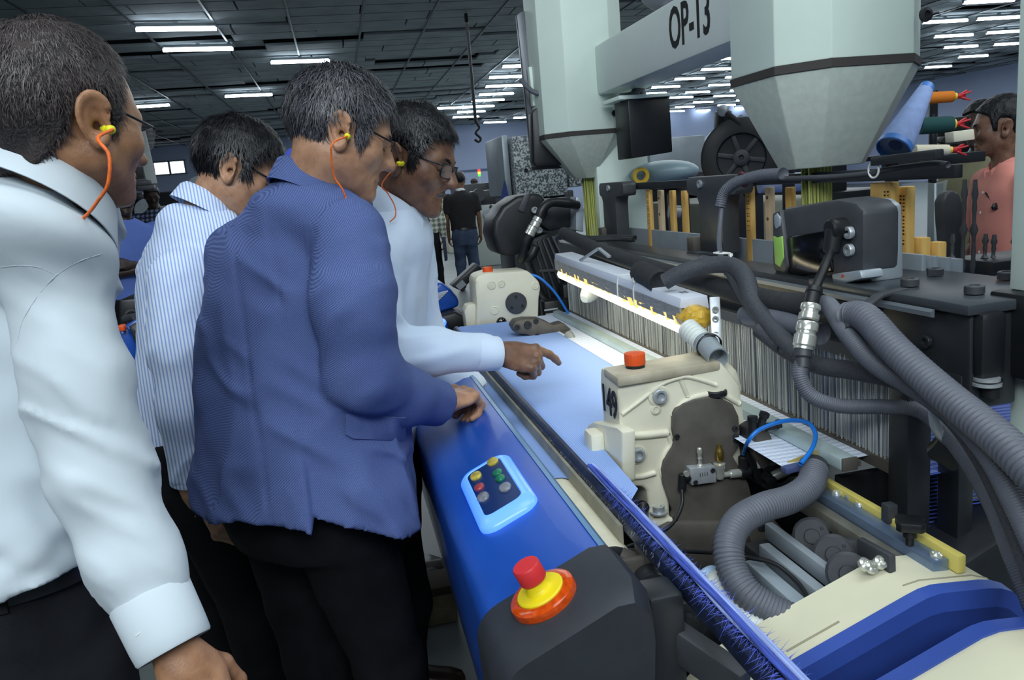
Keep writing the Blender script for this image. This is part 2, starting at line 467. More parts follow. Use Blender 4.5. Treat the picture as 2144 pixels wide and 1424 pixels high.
# ceiling panels: long trays across the hall at uneven heights, the nearest ones one by one
rg = np.random.default_rng(11)
cells = []
for i in range(0, 74):
    y = HY0 + .3 + i * .6; x = HX0 + rg.uniform(0, 1.5)
    while x < HX1:
        w = rg.choice([1.5, 2.4, 2.4, 3.0]); cells.append((x, y, w, rg.choice([0, 0, 0, .05, .11])))
        x += w
def view_px(p):
    v = np.asarray(p) - CPOS; z = v @ FWD
    if z < .3: return None
    return PXX + FPX * (v @ RGT) / z, PXY - FPX * (v @ UPV) / z, z
vis, rest = [], []
for c in cells:
    q = view_px((c[0] + c[2] / 2, c[1], CEIL_Z))
    if q and -150 < q[0] < 2300 and -60 < q[1] and c[1] > 3: vis.append((q[2], c))
    elif c[1] > 0: rest.append(c)
vis.sort(key=lambda t: t[0])
near = [c for _, c in vis[:300]]; rest += [c for _, c in vis[300:]]
def panel_box(mb, c, o=(0, 0, 0)): mb.box((c[0] + c[2] / 2 - o[0], c[1] - o[1], CEIL_Z + .05 + c[3] - o[2]), (c[2] - .03, .56, .05))
for c in near:
    mb = MB(); panel_box(mb, c); obj('ceiling_panel', mb, M_CEIL, ceil, smooth=0)
mb = MB()
for c in rest: panel_box(mb, c)
obj('ceiling_panels', mb, M_CEIL, ceil, smooth=0, kind='stuff')
mb = MB()
for i in range(1, 36):
    x = HX0 + i * 1.2; mb.box((x, 18, CEIL_Z + .012), (.035, 44, .022))
obj('ceiling_rails', mb, mat('ceiling_rail_steel', (70, 74, 78), rough=.4, metal=.4), ceil, smooth=0, kind='stuff')
# window in the back wall
M_GLOW = mat('window_daylight_pane', (240, 248, 255), emit=(240, 248, 255), estr=2.2)
wa = atY(322, 352, HY1 - .05); wb = atY(388, 351, HY1 - .05); hh = (atY(355, 338, HY1 - .05)[2] - atY(355, 366, HY1 - .05)[2]) / 2
ww = wb[0] - wa[0]; cz = (wa[2] + wb[2]) / 2
mb = MB(); cx = (wa[0] + wb[0]) / 2
for s in (-1, 1): mb.box((cx, HY1 - .03, cz + s * hh), (ww + .1, .09, .07)); mb.box((cx + s * ww / 2, HY1 - .03, cz), (.07, .09, 2 * hh))
mb.box((cx, HY1 - .03, cz), (.09, .09, 2 * hh)); win = structure('window_1', mb, mat('window_frame_grey', (120, 128, 140), rough=.6))
for s in (-1, 1):
    mb = MB(); mb.box((cx + s * ww / 4, HY1 - .02, cz), (ww / 2 - .06, .03, 2 * hh - .05)); obj('pane', mb, M_GLOW, win, smooth=0)

# fluorescent tube lights, one object each
M_TUBE = mat('tube_light_glow', (235, 248, 255), emit=(225, 242, 255), estr=18.0)
M_FIT = mat('tube_fitting_grey', (150, 158, 162), rough=.5)
ORD = 'first second third fourth fifth sixth seventh eighth ninth tenth eleventh twelfth thirteenth fourteenth fifteenth sixteenth seventeenth eighteenth nineteenth twentieth'.split()
def tube_light(px0, py0, px1, py1, label, group=None):
    z = CEIL_Z - .10
    a = atZ(px0, py0, z); b = atZ(px1, py1, z); c = (a + b) / 2
    d = unit(b - a); L = 1.2 if np.linalg.norm(b - a) < 1.9 else float(np.linalg.norm(b - a))
    a = c - d * L / 2; b = c + d * L / 2
    t = thing('ceiling_light', label, 'light', c, group)
    mb = MB(); mb.obox(a + V3(0, 0, .06), b + V3(0, 0, .06), .07, .05, bev=.008); mb.box(c + V3(0, 0, .09), (.06, .06, .04)); obj('fitting', mb, M_FIT, t)
    mb = MB(); mb.cyl(a, b, .032, n=10); obj('tube', mb, M_TUBE, t)
    mb = MB(); mb.box(a + V3(0, 0, .02), (.03, .05, .08), bev=.006); obj('end_cap', mb, M_FIT, t)
    mb = MB(); mb.box(b + V3(0, 0, .02), (.03, .05, .08), bev=.006); obj('end_cap', mb, M_FIT, t)
lab_single = [(293, 62, 445, 60, 'glowing tube light on the ceiling right above the glasses of the white shirt man'),
    (343, 105, 486, 102, 'glowing ceiling tube light second below the top one at the left'),
    (567, 131, 690, 127, 'glowing ceiling tube light just left of the blue jacket man grey hair'),
    (472, 202, 569, 198, 'glowing ceiling tube light above the black hair of the striped shirt man'),
    (290, 224, 322, 222, 'glowing ceiling tube light partly hidden behind the glasses of the nearest man')]
for q in lab_single: tube_light(*q)
G1 = 'tube lights left of the far gantry column'; L1 = 'glowing tube light in the receding row just left of the far gantry column'
for n_, (x0, y, x1) in enumerate(sorted([(1042, 161, 1092), (1068, 138, 1130), (1018, 180, 1094), (1000, 197, 1078), (985, 210, 1058), (968, 223, 1038), (955, 234, 1018), (944, 245, 1006), (940, 226, 955), (1080, 246, 1118), (1008, 256, 1064)], key=lambda q: q[1])):
    tube_light(x0, y + .04 * (x1 - x0) / 2, x1, y - .04 * (x1 - x0) / 2, 'glowing tube light just left of the far gantry column, %s from the top' % ORD[n_], G1)
G2 = 'tube lights between the two gantry columns'; L2 = 'glowing ceiling tube light in the block between the two gantry columns'
for n_, (x0, y, x1) in enumerate(sorted([(1457, 145, 1547), (1400, 165, 1487), (1520, 122, 1570), (1355, 182, 1432), (1472, 178, 1548), (1525, 161, 1572), (1348, 196, 1388), (1424, 193, 1496), (1530, 189, 1575), (1402, 204, 1450), (1482, 201, 1550),
                  (1440, 214, 1503), (1533, 210, 1588), (1404, 224, 1462), (1491, 220, 1550), (1404, 233, 1425), (1453, 231, 1497), (1538, 225, 1592), (1540, 234, 1554), (1581, 218, 1594)], key=lambda q: q[1])):
    tube_light(x0, y + .035 * (x1 - x0) / 2, x1, y - .035 * (x1 - x0) / 2, 'glowing tube light between the two gantry columns, %s from the top' % ORD[n_], G2)
G3 = 'tube lights at the right over the yarn stands'; L3 = 'glowing ceiling tube light above the yarn cones right of the near gantry column'
for n_, (x0, y, x1) in enumerate(sorted([(2022, 3, 2118), (2058, 38, 2124), (1961, 45, 1997), (1961, 75, 2032), (2086, 67, 2124), (1965, 98, 2058), (1991, 118, 2083), (1950, 140, 1978), (2106, 92, 2124)], key=lambda q: q[1])):
    tube_light(x0, y + .055 * (x1 - x0) / 2, x1, y - .055 * (x1 - x0) / 2, 'glowing tube light above the yarn cones at the right, %s from the top' % ORD[n_], G3)
# hook hanging on a rod from the ceiling
hp = W(988, 168, 14.0); he = W(994, 296, 14.0)
t = thing('ceiling_hook', 'dark hook hanging on a rod from the ceiling above the far workers', 'hook', (hp[0], hp[1], CEIL_Z))
mb = MB(); mb.cyl((hp[0], hp[1], CEIL_Z), (hp[0], hp[1], he[2] + .35), .03, n=8); obj('rod', mb, mat('steel_dark', (40, 42, 46), rough=.4, metal=.6), t)
mb = MB(); mb.tube(spline([(hp[0], hp[1], he[2] + .36), (hp[0] + .05, hp[1], he[2] + .25), (hp[0] - .02, hp[1], he[2] + .16), (hp[0] + .06, hp[1], he[2] + .06), (hp[0] + .02, hp[1], he[2]), (hp[0] - .05, hp[1], he[2] + .05)], 5), .025, 7); obj('hook', mb, mat('steel_dark', (40, 42, 46)), t)
# ------------------------------------------------------------------ the loom
M_CREAM = mat('machine_cream_paint', (226, 222, 200), rough=.42, var=.05, scale=6, bump=.04, bscale=80)
M_GREEN = mat('machine_pale_green_paint', (218, 234, 224), rough=.4, var=.03, scale=4)
M_GREEN2 = mat('hopper_grey_green', (198, 208, 198), rough=.45, var=.05, scale=60)
M_BLUE = mat('cover_blue_plastic', (24, 78, 172), rough=.34, var=.08, scale=5, coat=.15)
M_BLUE2 = mat('tray_blue_plastic', (54, 82, 164), rough=.38, var=.08, scale=5)
M_BLACK = mat('plastic_black', (24, 26, 29), rough=.42, var=.1, scale=20)
M_DARK = mat('metal_dark_painted', (36, 39, 43), rough=.38, var=.12, scale=14)
M_DGREY = mat('plastic_dark_grey', (58, 61, 66), rough=.5, var=.12, scale=18, bump=.03, bscale=200)
M_GREYP = mat('cast_plate_brown_grey', (84, 80, 74), rough=.55, var=.15, scale=22, bump=.05, bscale=200)
M_STEEL = mat('steel_bare', (184, 190, 194), rough=.35, metal=.5, var=.1, scale=30)
M_CHROME = mat('chrome_fitting', (214, 216, 208), rough=.22, metal=.65)
M_ALU = mat('aluminium_plate', (164, 174, 182), rough=.45, metal=.35, var=.08, scale=10)
M_ORANGE = mat('cap_orange_plastic', (226, 84, 26), rough=.45, var=.06, scale=40)
M_WOOD = mat('frame_wood_varnished', (232, 192, 114), rough=.5, col2=(206, 160, 84), scale=9, stretch=(8, 8, 1), thr=(.3, .7))
M_WOOD2 = mat('frame_wood_pale', (206, 186, 156), rough=.6, var=.08, scale=9, stretch=(8, 8, 1))
M_HOSE = mat('hose_grey', (92, 96, 106), rough=.5, var=.06, scale=30)
M_HOSEB = mat('hose_braided_dark', (62, 65, 72), rough=.6, var=.2, scale=220, bump=.3, bscale=700)
M_FOAM = mat('foam_sleeve_black', (40, 42, 46), rough=.85, var=.15, scale=60)
M_TIE = mat('cable_tie_white', (224, 226, 222), rough=.4)
M_INK = mat('ink_black', (22, 22, 26), rough=.6)
M_TUBEB = mat('air_tube_blue', (24, 118, 214), rough=.3)
def plateY(mb, px, Y, t, bev=.004, seg=2): return mb.prism([(q[0], q[2]) for q in (atY(x, y, Y) for x, y in px)], (0, Y + t, 0), (1, 0, 0), (0, 0, 1), t, bev, seg)
def plateX(mb, px, X, t, bev=.004, seg=2): return mb.prism([(q[1], q[2]) for q in (atX(x, y, X) for x, y in px)], (X, 0, 0), (0, 1, 0), (0, 0, 1), t, bev, seg)
def plateZ(mb, px, Z, t, bev=.004, seg=2): return mb.prism([(q[0], q[1]) for q in (atZ(x, y, Z) for x, y in px)], (0, 0, Z - t), (1, 0, 0), (0, 1, 0), t, bev, seg)
def ybar(mb, sec, y0, y1, bev=0.0):    # section [(x, z)] run along Y
    return mb.prism([(x, z) for x, z in sec], (0, y1, 0), (1, 0, 0), (0, 0, 1), y1 - y0, bev)
ZC = .96

# ---- blue front cover with the lit key panel and the emergency stop
def arc(cx, cz, r, a0, a1, n=6): return [(cx + r * math.cos(math.radians(a0 + (a1 - a0) * i / n)), cz + r * math.sin(math.radians(a0 + (a1 - a0) * i / n))) for i in range(n + 1)]
cover = thing('loom_front_cover', 'long blue plastic front cover of the loom with lit key panel, running away from camera', 'cover', (.25, .9, 0))
sec = [(.318, .93)] + arc(.303, .972, .0145, 10, 108, 4) + [(.280, .9845), (.215, .9565), (.156, .9310)] + arc(.166, .888, .042, 118, 178, 6) + [(.126, .84), (.130, .76), (.146, .62), (.168, .48), (.184, .36), (.200, .36), (.170, .60), (.150, .80), (.20, .90), (.29, .93)]
mb = MB(); ybar(mb, sec, .90, 3.20); obj('cover_panel', mb, M_BLUE, cover, smooth=50)
mb = MB(); ybar(mb, [(.3185, .934), (.3185, .978), (.309, .9885), (.301, .988), (.302, .985), (.314, .974), (.314, .934)], .92, 3.15); obj('edge_strip', mb, mat('edge_strip_steel_blue', (96, 138, 178), rough=.3, metal=.3), cover)
# surface frame of the sloping top face, x across, y along
e_n = unit(V3(-.1, 0, -.043)); TN = unit(np.cross(V3(0, 1, 0), -e_n))
if TN[2] < 0: TN = -TN
def on_top(px, py, h=0.0):                     # pixel to the sloping face through (.268,.980)-(.225,.960)
    d = ray(px, py); p0 = V3(.247, 0, .9703) + TN * h; return CPOS + d * (np.dot(p0 - CPOS, TN) / np.dot(d, TN))
pc = on_top(1041, 1032); U = unit(V3(.1, 0, .043)); Vv = V3(0, 1, 0)
def rrect(a, b, rx, n=6):
    out = []
    for sx, sy, a0 in ((1, 1, 0), (-1, 1, 90), (-1, -1, 180), (1, -1, 270)):
        for i in range(n + 1):
            t = math.radians(a0 + 90 * i / n); out.append((sx * (a - rx) + rx * math.cos(t), sy * (b - rx) + rx * math.sin(t)))
    return out
panel = None
PA, PB = .055, .132
mb = MB()
def ringpt(p, h): return pc + U * p[0] + Vv * p[1] + TN * h
o1 = rrect(PA, PB, .030); o2 = rrect(PA - .003, PB - .004, .028); o3 = rrect(PA - .010, PB - .014, .024); i1 = rrect(PA - .017, PB - .026, .018); i2 = rrect(PA - .019, PB - .029, .016)
mb.loft([[ringpt(p, -.012) for p in o1], [ringpt(p, .005) for p in o1], [ringpt(p, .010) for p in o2], [ringpt(p, .017) for p in o3], [ringpt(p, .0195) for p in i1], [ringpt(p, .0175) for p in i2]])
M_RING = mat('light_ring_blue', (120, 165, 255), rough=.25, emit=(46, 108, 255), estr=1.3)
ring = obj('light_ring', mb, M_RING, cover, smooth=40)
mb = MB(); mb.v = [tuple(ringpt(p, .018)) for p in i2] + [tuple(ringpt(p, -.006)) for p in i2]; n = len(i2)
mb.f = [tuple(range(n))] + [(k, n + k, n + (k + 1) % n, (k + 1) % n) for k in range(n)]
keyp = obj('key_panel', mb, mat('key_panel_navy', (16, 44, 96), rough=.25), cover, smooth=40)
def oval_key(px, py, a, b, m, name='push_button'):
    c = on_top(px, py, .018); mb = MB(); rows = []
    for rr, h in ((1, 0), (1, .0025), (.9, .0042), (.5, .0055)):
        rows.append([c + U * (a * rr * math.cos(t)) + Vv * (b * rr * math.sin(t)) + TN * h for t in np.linspace(0, 2 * math.pi, 21)[:-1]])
    mb.loft(rows); mb.f.append(tuple(range(len(mb.v) - 20, len(mb.v)))); obj(name, mb, m, keyp)
KY = mat('key_yellow', (190, 172, 70), rough=.3, var=.3, scale=90); KG = mat('key_grey', (120, 124, 132), rough=.3, var=.35, scale=90); KGR = mat('key_green', (30, 120, 84), rough=.3, var=.3, scale=90); KR = mat('key_red', (150, 62, 66), rough=.3, var=.3, scale=90)
for px, py, m, s in [(1032, 968, KY, 1), (997, 998, KY, 1), (1042, 991, KGR, .7), (1048, 1003, KGR, .7), (1004, 1021, KR, .75), (1058, 1022, KG, 1), (1012, 1042, KG, 1)]:
    oval_key(px, py, .0115 * s ** .5, .017 * s, m)
# end cap, black, and the emergency stop
capend = atZ(1010, 1300, .93)
sec2 = [(.330, .86), (.335, .93), (.328, .972), (.308, .994), (.283, .9935), (.215, .9645), (.150, .9370)] + arc(.164, .888, .050, 115, 178, 6) + [(.116, .82), (.126, .66), (.150, .52), (.20, .70), (.30, .80)]
mb = MB(); 
A = [V3(x, .99, z) for x, z in sec2]; B = [V3(x, .890, z) for x, z in sec2]; Cc = [V3(.22 + (x - .22) * .90, .856, .80 + (z - .80) * .915) for x, z in sec2]
mb.loft([A, B, Cc]); n = len(sec2); mb.f.append(tuple(range(n))[::-1]); mb.f.append(tuple(range(2 * n, 3 * n)))
obj('end_cap', mb, mat('end_cap_charcoal', (44, 47, 54), rough=.5, var=.08, scale=30, bump=.04, bscale=500), cover, smooth=40)
ec = on_top(1146, 1262) + TN * .0085; ea = TN * 1.0
es = None
mb = MB(); mb.lathe(ec - ea * .004, ea, [(0, 0), (.046, 0), (.0475, .006), (.046, .013), (.040, .0165), (.034, .0165), (.033, .012), (0, .012)], 40)
er = obj('signal_ring', mb, mat('signal_ring_orange', (206, 74, 8), rough=.15, var=.2, scale=120, coat=.6), cover, smooth=40)
mb = MB(); mb.lathe(ec + ea * .008, ea, [(0, 0), (.0335, 0), (.0335, .006), (.032, .0075), (.019, .0085), (.0175, .012), (.016, .014), (.0155, .032), (0, .032)], 36)
ey = obj('stop_button_base', mb, mat('stop_yellow', (236, 214, 24), rough=.4), cover, smooth=40)
mb = MB(); mb.lathe(ec + ea * .032, ea, [(0, 0), (.0185, 0), (.019, .002), (.019, .022), (.0175, .0242), (0, .0248)], 36)
obj('stop_button', mb, mat('stop_red', (214, 50, 54), rough=.45, bump=.1, bscale=600), cover, smooth=40)
# far end: second blue panel with its own lit ring
mb = MB(); q = on_top(906, 686); fr = [q + U * (.05 * math.cos(t)) + Vv * (.09 * math.sin(t)) for t in np.linspace(0, 2 * math.pi, 25)[:-1]]; mb.tube(fr, .008, 8, closed=True); obj('light_ring', mb, M_RING, cover)

# ---- cloth
M_CLOTH = wave_mat('cloth_pale_denim', (126, 156, 216), (164, 190, 238), [((1, 0, 0), .004), ((0, 1, 0), .004)], rough=.9, lo=.2, hi=.8, noise=.5, spec=.1)
XF = .724
ys = np.linspace(.62, 3.12, 40); prof = [(XF, ZC), (.60, ZC - .002), (.47, ZC), (.418, ZC + .001), (.404, ZC - .004), (.398, ZC - .018), (.396, ZC - .05), (.400, ZC - .09), (.405, .86)]
ywr = np.linspace(1.46, 3.10, 30)
def near_edge(x): return float(np.interp(x, [.40, .45, .468, .72, .73, .78], [1.17, 1.22, 1.54, 1.54, 1.54, 1.54]))
mb = MB(); mb.loft([[V3(x, y, z) for y in np.linspace(near_edge(x), 3.10, 40)] for x, z in [(XF, ZC), (.66, ZC - .001), (.60, ZC - .002), (.469, ZC), (.451, ZC)] + prof[3:7]], closed=False)
cloth = obj('woven_cloth', mb, M_CLOTH, None, smooth=60, label='pale blue woven cloth stretched flat across the loom', cat='cloth')
mb = MB(); RXC, RZC, RR = .362, .868, .044
mb.loft([[V3(x, y, z) for y in (1.46, 3.10)] for x, z in [(.397, .93), (.401, .90)] + arc(RXC, RZC, RR + .003, 10, 200, 14)], closed=False)
obj('cloth_on_roller', mb, M_CLOTH, cloth, smooth=60)
mb = MB()
rg = np.random.default_rng(3)
for k in range(420):
    y = rg.uniform(1.0, 3.05); p = V3(.397, y, ZC - .012); q = p + V3(-.004 - rg.uniform(0, .004), rg.normal(0, .008), -rg.uniform(.006, .024)); mb.add([p + V3(0, -.0006, 0), p + V3(0, .0006, 0), q], [(0, 1, 2)])
obj('fluff', mb, mat('lint_white', (214, 222, 232), rough=.9), cloth, smooth=0, kind='stuff')
# breast bar the cloth runs over
bar = thing('breast_bar', 'dark steel bar edging the cloth on the operator side, lint along it', 'bar', (.40, .7, .93))
mb = MB(); ybar(mb, [(.3935, .925), (.3935, .948), (.400, .9565), (.412, .9575), (.418, .952), (.418, .925)], .55, 3.14, .001); obj('rail', mb, mat('bar_navy_steel', (40, 50, 78), rough=.4, metal=.3, var=.3, scale=40), bar)
mb = MB(); ybar(mb, [(.386, .885), (.386, .935), (.3925, .935), (.3925, .885)], 1.16, 3.12); obj('edge_plate', mb, mat('plate_tan_grey', (150, 146, 128), rough=.5, var=.15, scale=20), bar)
# waste selvedge of blue yarn along the bar
sel = thing('selvedge_yarn', 'bundle of fuzzy blue waste yarn strung along the bar to the bottom edge', 'yarn', (.41, .9, .96))
M_SELV = mat('yarn_royal_blue', (64, 86, 178), rough=.9, var=.3, scale=160, stretch=(1, .1, 1), bump=.4, bscale=300)
M_SELV2 = mat('yarn_pale_blue', (150, 168, 222), rough=.9, var=.2, scale=160, stretch=(1, .1, 1))
rg = np.random.default_rng(5)
for k in range(7):
    mb = MB(); off = V3((k % 4 - 1.5) * .0045, 0, .004 + (k // 4) * .005)
    pts = [V3(.407, y, ZC + .002) + off + V3(rg.normal(0, .0012), 0, rg.normal(0, .001)) for y in np.linspace(.50, 1.36, 9)]
    mb.tube(spline(pts, 4), .0030, 6); obj('strand', mb, M_SELV if k % 3 else M_SELV2, sel, smooth=180)
mb = MB()
for k in range(1100):
    y = rg.uniform(.5, 1.25); s = rg.choice([-1, 1]); p = V3(.407 + s * .009, y, ZC + rg.uniform(0, .006)); ln = rg.uniform(.004, .022) * (1.4 if y < .9 else 1)
    q = p + V3(s * ln * rg.uniform(.2, .9), rg.normal(0, .006), rg.normal(-.004, .008)); mb.add([p + V3(0, -.0007, 0), p + V3(0, .0007, 0), q], [(0, 1, 2)])
obj('frayed_ends', mb, mat('yarn_fray_blue', (84, 102, 204), rough=.9, island=.5, var=.1), sel, smooth=0, kind='stuff')
# take-up roller
rol = thing('take_up_roller', 'cream cloth take-up roller with bare end beside the blue cover', 'roller', (RXC, 1.1, RZC))
mb = MB(); mb.cyl((RXC, 1.14, RZC), (RXC, 3.14, RZC), RR, n=32, bev=.003); obj('roller_sleeve', mb, mat('roller_cream_grit', (232, 226, 200), rough=.8, var=.05, scale=30, bump=.1, bscale=500), rol)
mb = MB(); mb.lathe((RXC, 1.14, RZC), (0, -1, 0), [(RR * 1.0, 0), (RR * 1.02, .006), (RR * .8, .010), (RR * .55, .008), (.018, .012), (.018, .05), (0, .05)], 28); obj('roller_flange', mb, M_DARK, rol)
mb = MB(); mb.box((RXC + .005, 1.085, RZC + .01), (.07, .012, .075), bev=.004); mb.box((RXC + .045, 1.10, RZC + .045), (.02, .05, .018), bev=.003); obj('bearing_plate', mb, M_GREYP, rol)
mb = MB(); bolt(mb, (RXC + .045, 1.09, RZC + .056), (0, 0, 1), .008); obj('bolt', mb, M_CHROME, rol)

# ---- warp threads between cloth and reed
M_WARP = wave_mat('warp_white_blue', (176, 192, 224), (232, 240, 250), [((0, 1, 0), .0062), ((.1, 1, 0), .0171)], rough=.8, lo=.1, hi=.7, noise=.3, spec=.1)
XR = .885
mb = MB(); mb.loft([[V3(x, y, z) for y in np.linspace(1.20, 3.12, 20)] for x, z in [(XF - .002, ZC + .001), (.83, ZC + .003), (XR, ZC + .006)]], closed=False)
warp = obj('warp_sheet', mb, M_WARP, None, label='white and blue warp threads between the cloth and the upright wires', cat='yarn')
for yy in (2.24, 2.62):
    pass
mb = MB(); ybar(mb, [(.796, ZC + .004), (.796, ZC + .024), (.822, ZC + .028), (.826, ZC + .020), (.826, ZC + .004)], 1.16, 3.06, .0015); mb2 = MB()
rail = thing('guide_rail', 'long pale aluminium rail lying across the warp threads in front of the wires', 'rail', (.81, 1.1, ZC))
obj('rail_body', mb, mat('aluminium_pale', (186, 204, 204), rough=.35, metal=.3, var=.08, scale=12), rail)
mb = MB(); ybar(mb, [(.826, ZC + .006), (.826, ZC + .016), (.836, ZC + .016), (.836, ZC + .006)], 1.16, 3.06); obj('rail_lip', mb, M_GREYP, rail)
mb = MB(); mb.box((.812, 1.158, ZC + .014), (.030, .006, .024), bev=.002); obj('end_plate', mb, M_GREYP, rail)
# ---- reed: upright wires in a frame
reed = thing('reed', 'comb of upright grey wires with rails standing behind the warp threads', 'reed', (XR, 1.1, ZC))
mb = MB(); ybar(mb, [(XR - .006, ZC - .01), (XR - .006, ZC + .012), (XR + .006, ZC + .012), (XR + .006, ZC - .01)], 1.13, 3.13); obj('bottom_rail', mb, M_GREYP, reed)
mb = MB(); ybar(mb, [(XR - .006, ZC + .175), (XR - .006, ZC + .20), (XR + .008, ZC + .20), (XR + .008, ZC + .175)], 1.13, 3.13); obj('top_rail', mb, M_DARK, reed)
mb = MB(); rg = np.random.default_rng(8)
for k in range(560):
    y = 1.14 + k * (1.98 / 560); x = XR + rg.choice([-.004, .0, .004]); a = V3(x, y, ZC + .01); b = V3(x + rg.normal(0, .0015), y + rg.normal(0, .0012), ZC + .18); mb.add([a + V3(0, -.0007, 0), a + V3(0, .0007, 0), b + V3(0, .0007, 0), b + V3(0, -.0007, 0), a + V3(.003, 0, 0), b + V3(.003, 0, 0)], [(0, 1, 2, 3), (1, 4, 5, 2), (4, 0, 3, 5)])
obj('wires', mb, mat('wire_grey', (198, 202, 200), rough=.5, metal=.2, island=.28, var=.1), reed, smooth=0, kind='stuff')
mb = MB()
for k in range(300):
    y = 1.14 + k * (1.98 / 300); mb.obox(V3(XR + .03, y, ZC), V3(XR + .03, y, ZC + .19), .0022, .002)
obj('back_wires', mb, mat('wire_dark', (136, 142, 148), rough=.5, island=.3, var=.1), reed, smooth=0, kind='stuff')

# ---- the long dark cross beam with its near end block
beam = thing('loom_crossbar', 'long dark steel crossbar over the wires with bolted end block', 'crossbar', (1.02, 1.0, 1.2))
BX0, BZ1 = .945, 1.247
mb = MB(); ybar(mb, [(BX0, 1.125), (BX0, BZ1 - .012), (BX0 + .012, BZ1), (1.06, BZ1), (1.06, 1.125)], 1.30, 3.45, .003); obj('beam_body', mb, M_DARK, beam)
mb = MB(); ybar(mb, [(BX0 - .008, BZ1 - .022), (BX0 - .008, BZ1 - .014), (BX0, BZ1 - .010), (BX0, BZ1 - .024)], 1.12, 3.4); obj('beam_lip', mb, mat('lip_grey', (112, 120, 128), rough=.4, metal=.4), beam)
mb = MB(); plateX(mb, [(1790, 622), (1800, 820), (2030, 860), (2030, 655)], .962, .09, .006); obj('end_block', mb, M_DARK, beam)
bx = atX(2030, 655, .962); mb = MB(); mb.box((1.075, bx[1] + .21, 1.243), (.25, .44, .018), bev=.003); obj('top_plate', mb, mat('top_plate_slate', (66, 72, 78), rough=.35, var=.1, scale=10, metal=.3), beam)
for px, py in ((1905, 598), (2040, 614), (2108, 584), (1958, 576)):
    q = atZ(px, py, 1.254); mb = MB(); mb.lathe(q, (0, 0, 1), [(.016, 0), (.016, .012), (.014, .014), (.009, .014), (.008, .006), (0, .006)], 6 if px == 1958 else 20); obj('bolt', mb, M_DGREY, beam, smooth=30)
mb = MB(); q = atX(1942, 715, .961); bolt(mb, q, (-1, 0, 0), .012, .006); obj('bolt', mb, M_DARK, beam)
mb = MB(); q0 = atY(2060, 650, bx[1]); q1 = atY(2065, 790, bx[1]); mb.box((q0 + q1) / 2 + V3(0, -.006, 0), (.05, .03, abs(q0[2] - q1[2])), bev=.012); mb.cyl(V3(q1[0], bx[1] - .01, q1[2] - .0), V3(q1[0], bx[1] - .01, q1[2] - .03), .017, n=16); obj('adjuster', mb, M_BLACK, beam)
for py, rr in ((790, .020), (800, .022)):
    q = atY(2066, py, bx[1] - .012); mb = MB(); mb.cyl(q, q - V3(0, 0, .005), rr, n=18); obj('adjuster_washer', mb, M_STEEL, beam)

# ---- top rail with T posts carrying the frames
rail2 = thing('loom_top_rail', 'black top rail on T shaped posts above the wooden frames', 'rail', (1.15, 1.3, 1.44))
mb = MB(); a = atX(1250, 388, 1.15); b = atX(1998, 340, 1.15)
ybar(mb, [(1.150, 1.440), (1.150, 1.466), (1.170, 1.466), (1.170, 1.440)], b[1], a[1], .002); obj('rail_bar', mb, M_DARK, rail2)
for (hx0, hx1, hy, sx0, sx1, sy) in ((1253, 1304, 384, 1267, 1293, 505), (1436, 1540, 372, 1468, 1516, 575)):
    Xp = 1.09
    p0 = atX(hx0, hy, Xp); p1 = atX(hx1, hy, Xp); s0 = atX(sx0, sy, Xp); s1 = atX(sx1, sy, Xp); zb = BZ1
    y0, y1 = p1[1], p0[1]; z1 = p0[2]; hgt = .055; ya, yb = s1[1], s0[1]
    poly = [(y0, z1 - .012), (y0 + .012, z1), (y1 - .012, z1), (y1, z1 - .012), (y1, z1 - hgt + .01), (y1 - .012, z1 - hgt), (yb + .012, z1 - hgt - .004), (yb, z1 - hgt - .025), (yb, zb), (ya, zb), (ya, z1 - hgt - .025), (ya - .012, z1 - hgt - .004), (y0 + .01, z1 - hgt), (y0, z1 - hgt + .01)]
    mb = MB(); mb.prism(poly, (Xp, 0, 0), (0, 1, 0), (0, 0, 1), .055, .004); po = obj('t_post', mb, mat('post_dark_grey', (66, 69, 73), rough=.45, var=.1, scale=12), rail2)
    mb = MB(); bolt(mb, V3(Xp, y0 + (y1 - y0) * (.56 if hx0 < 1400 else .68), z1 - .022), (-1, 0, 0), .013, .007); obj('bolt', mb, M_STEEL, po)
    mb = MB(); mb.box((Xp + .005, yb + .03 if hx0 > 1400 else yb + .0, zb + .02), (.05, .05, .045), bev=.004); obj('foot_clamp', mb, M_GREYP, po)

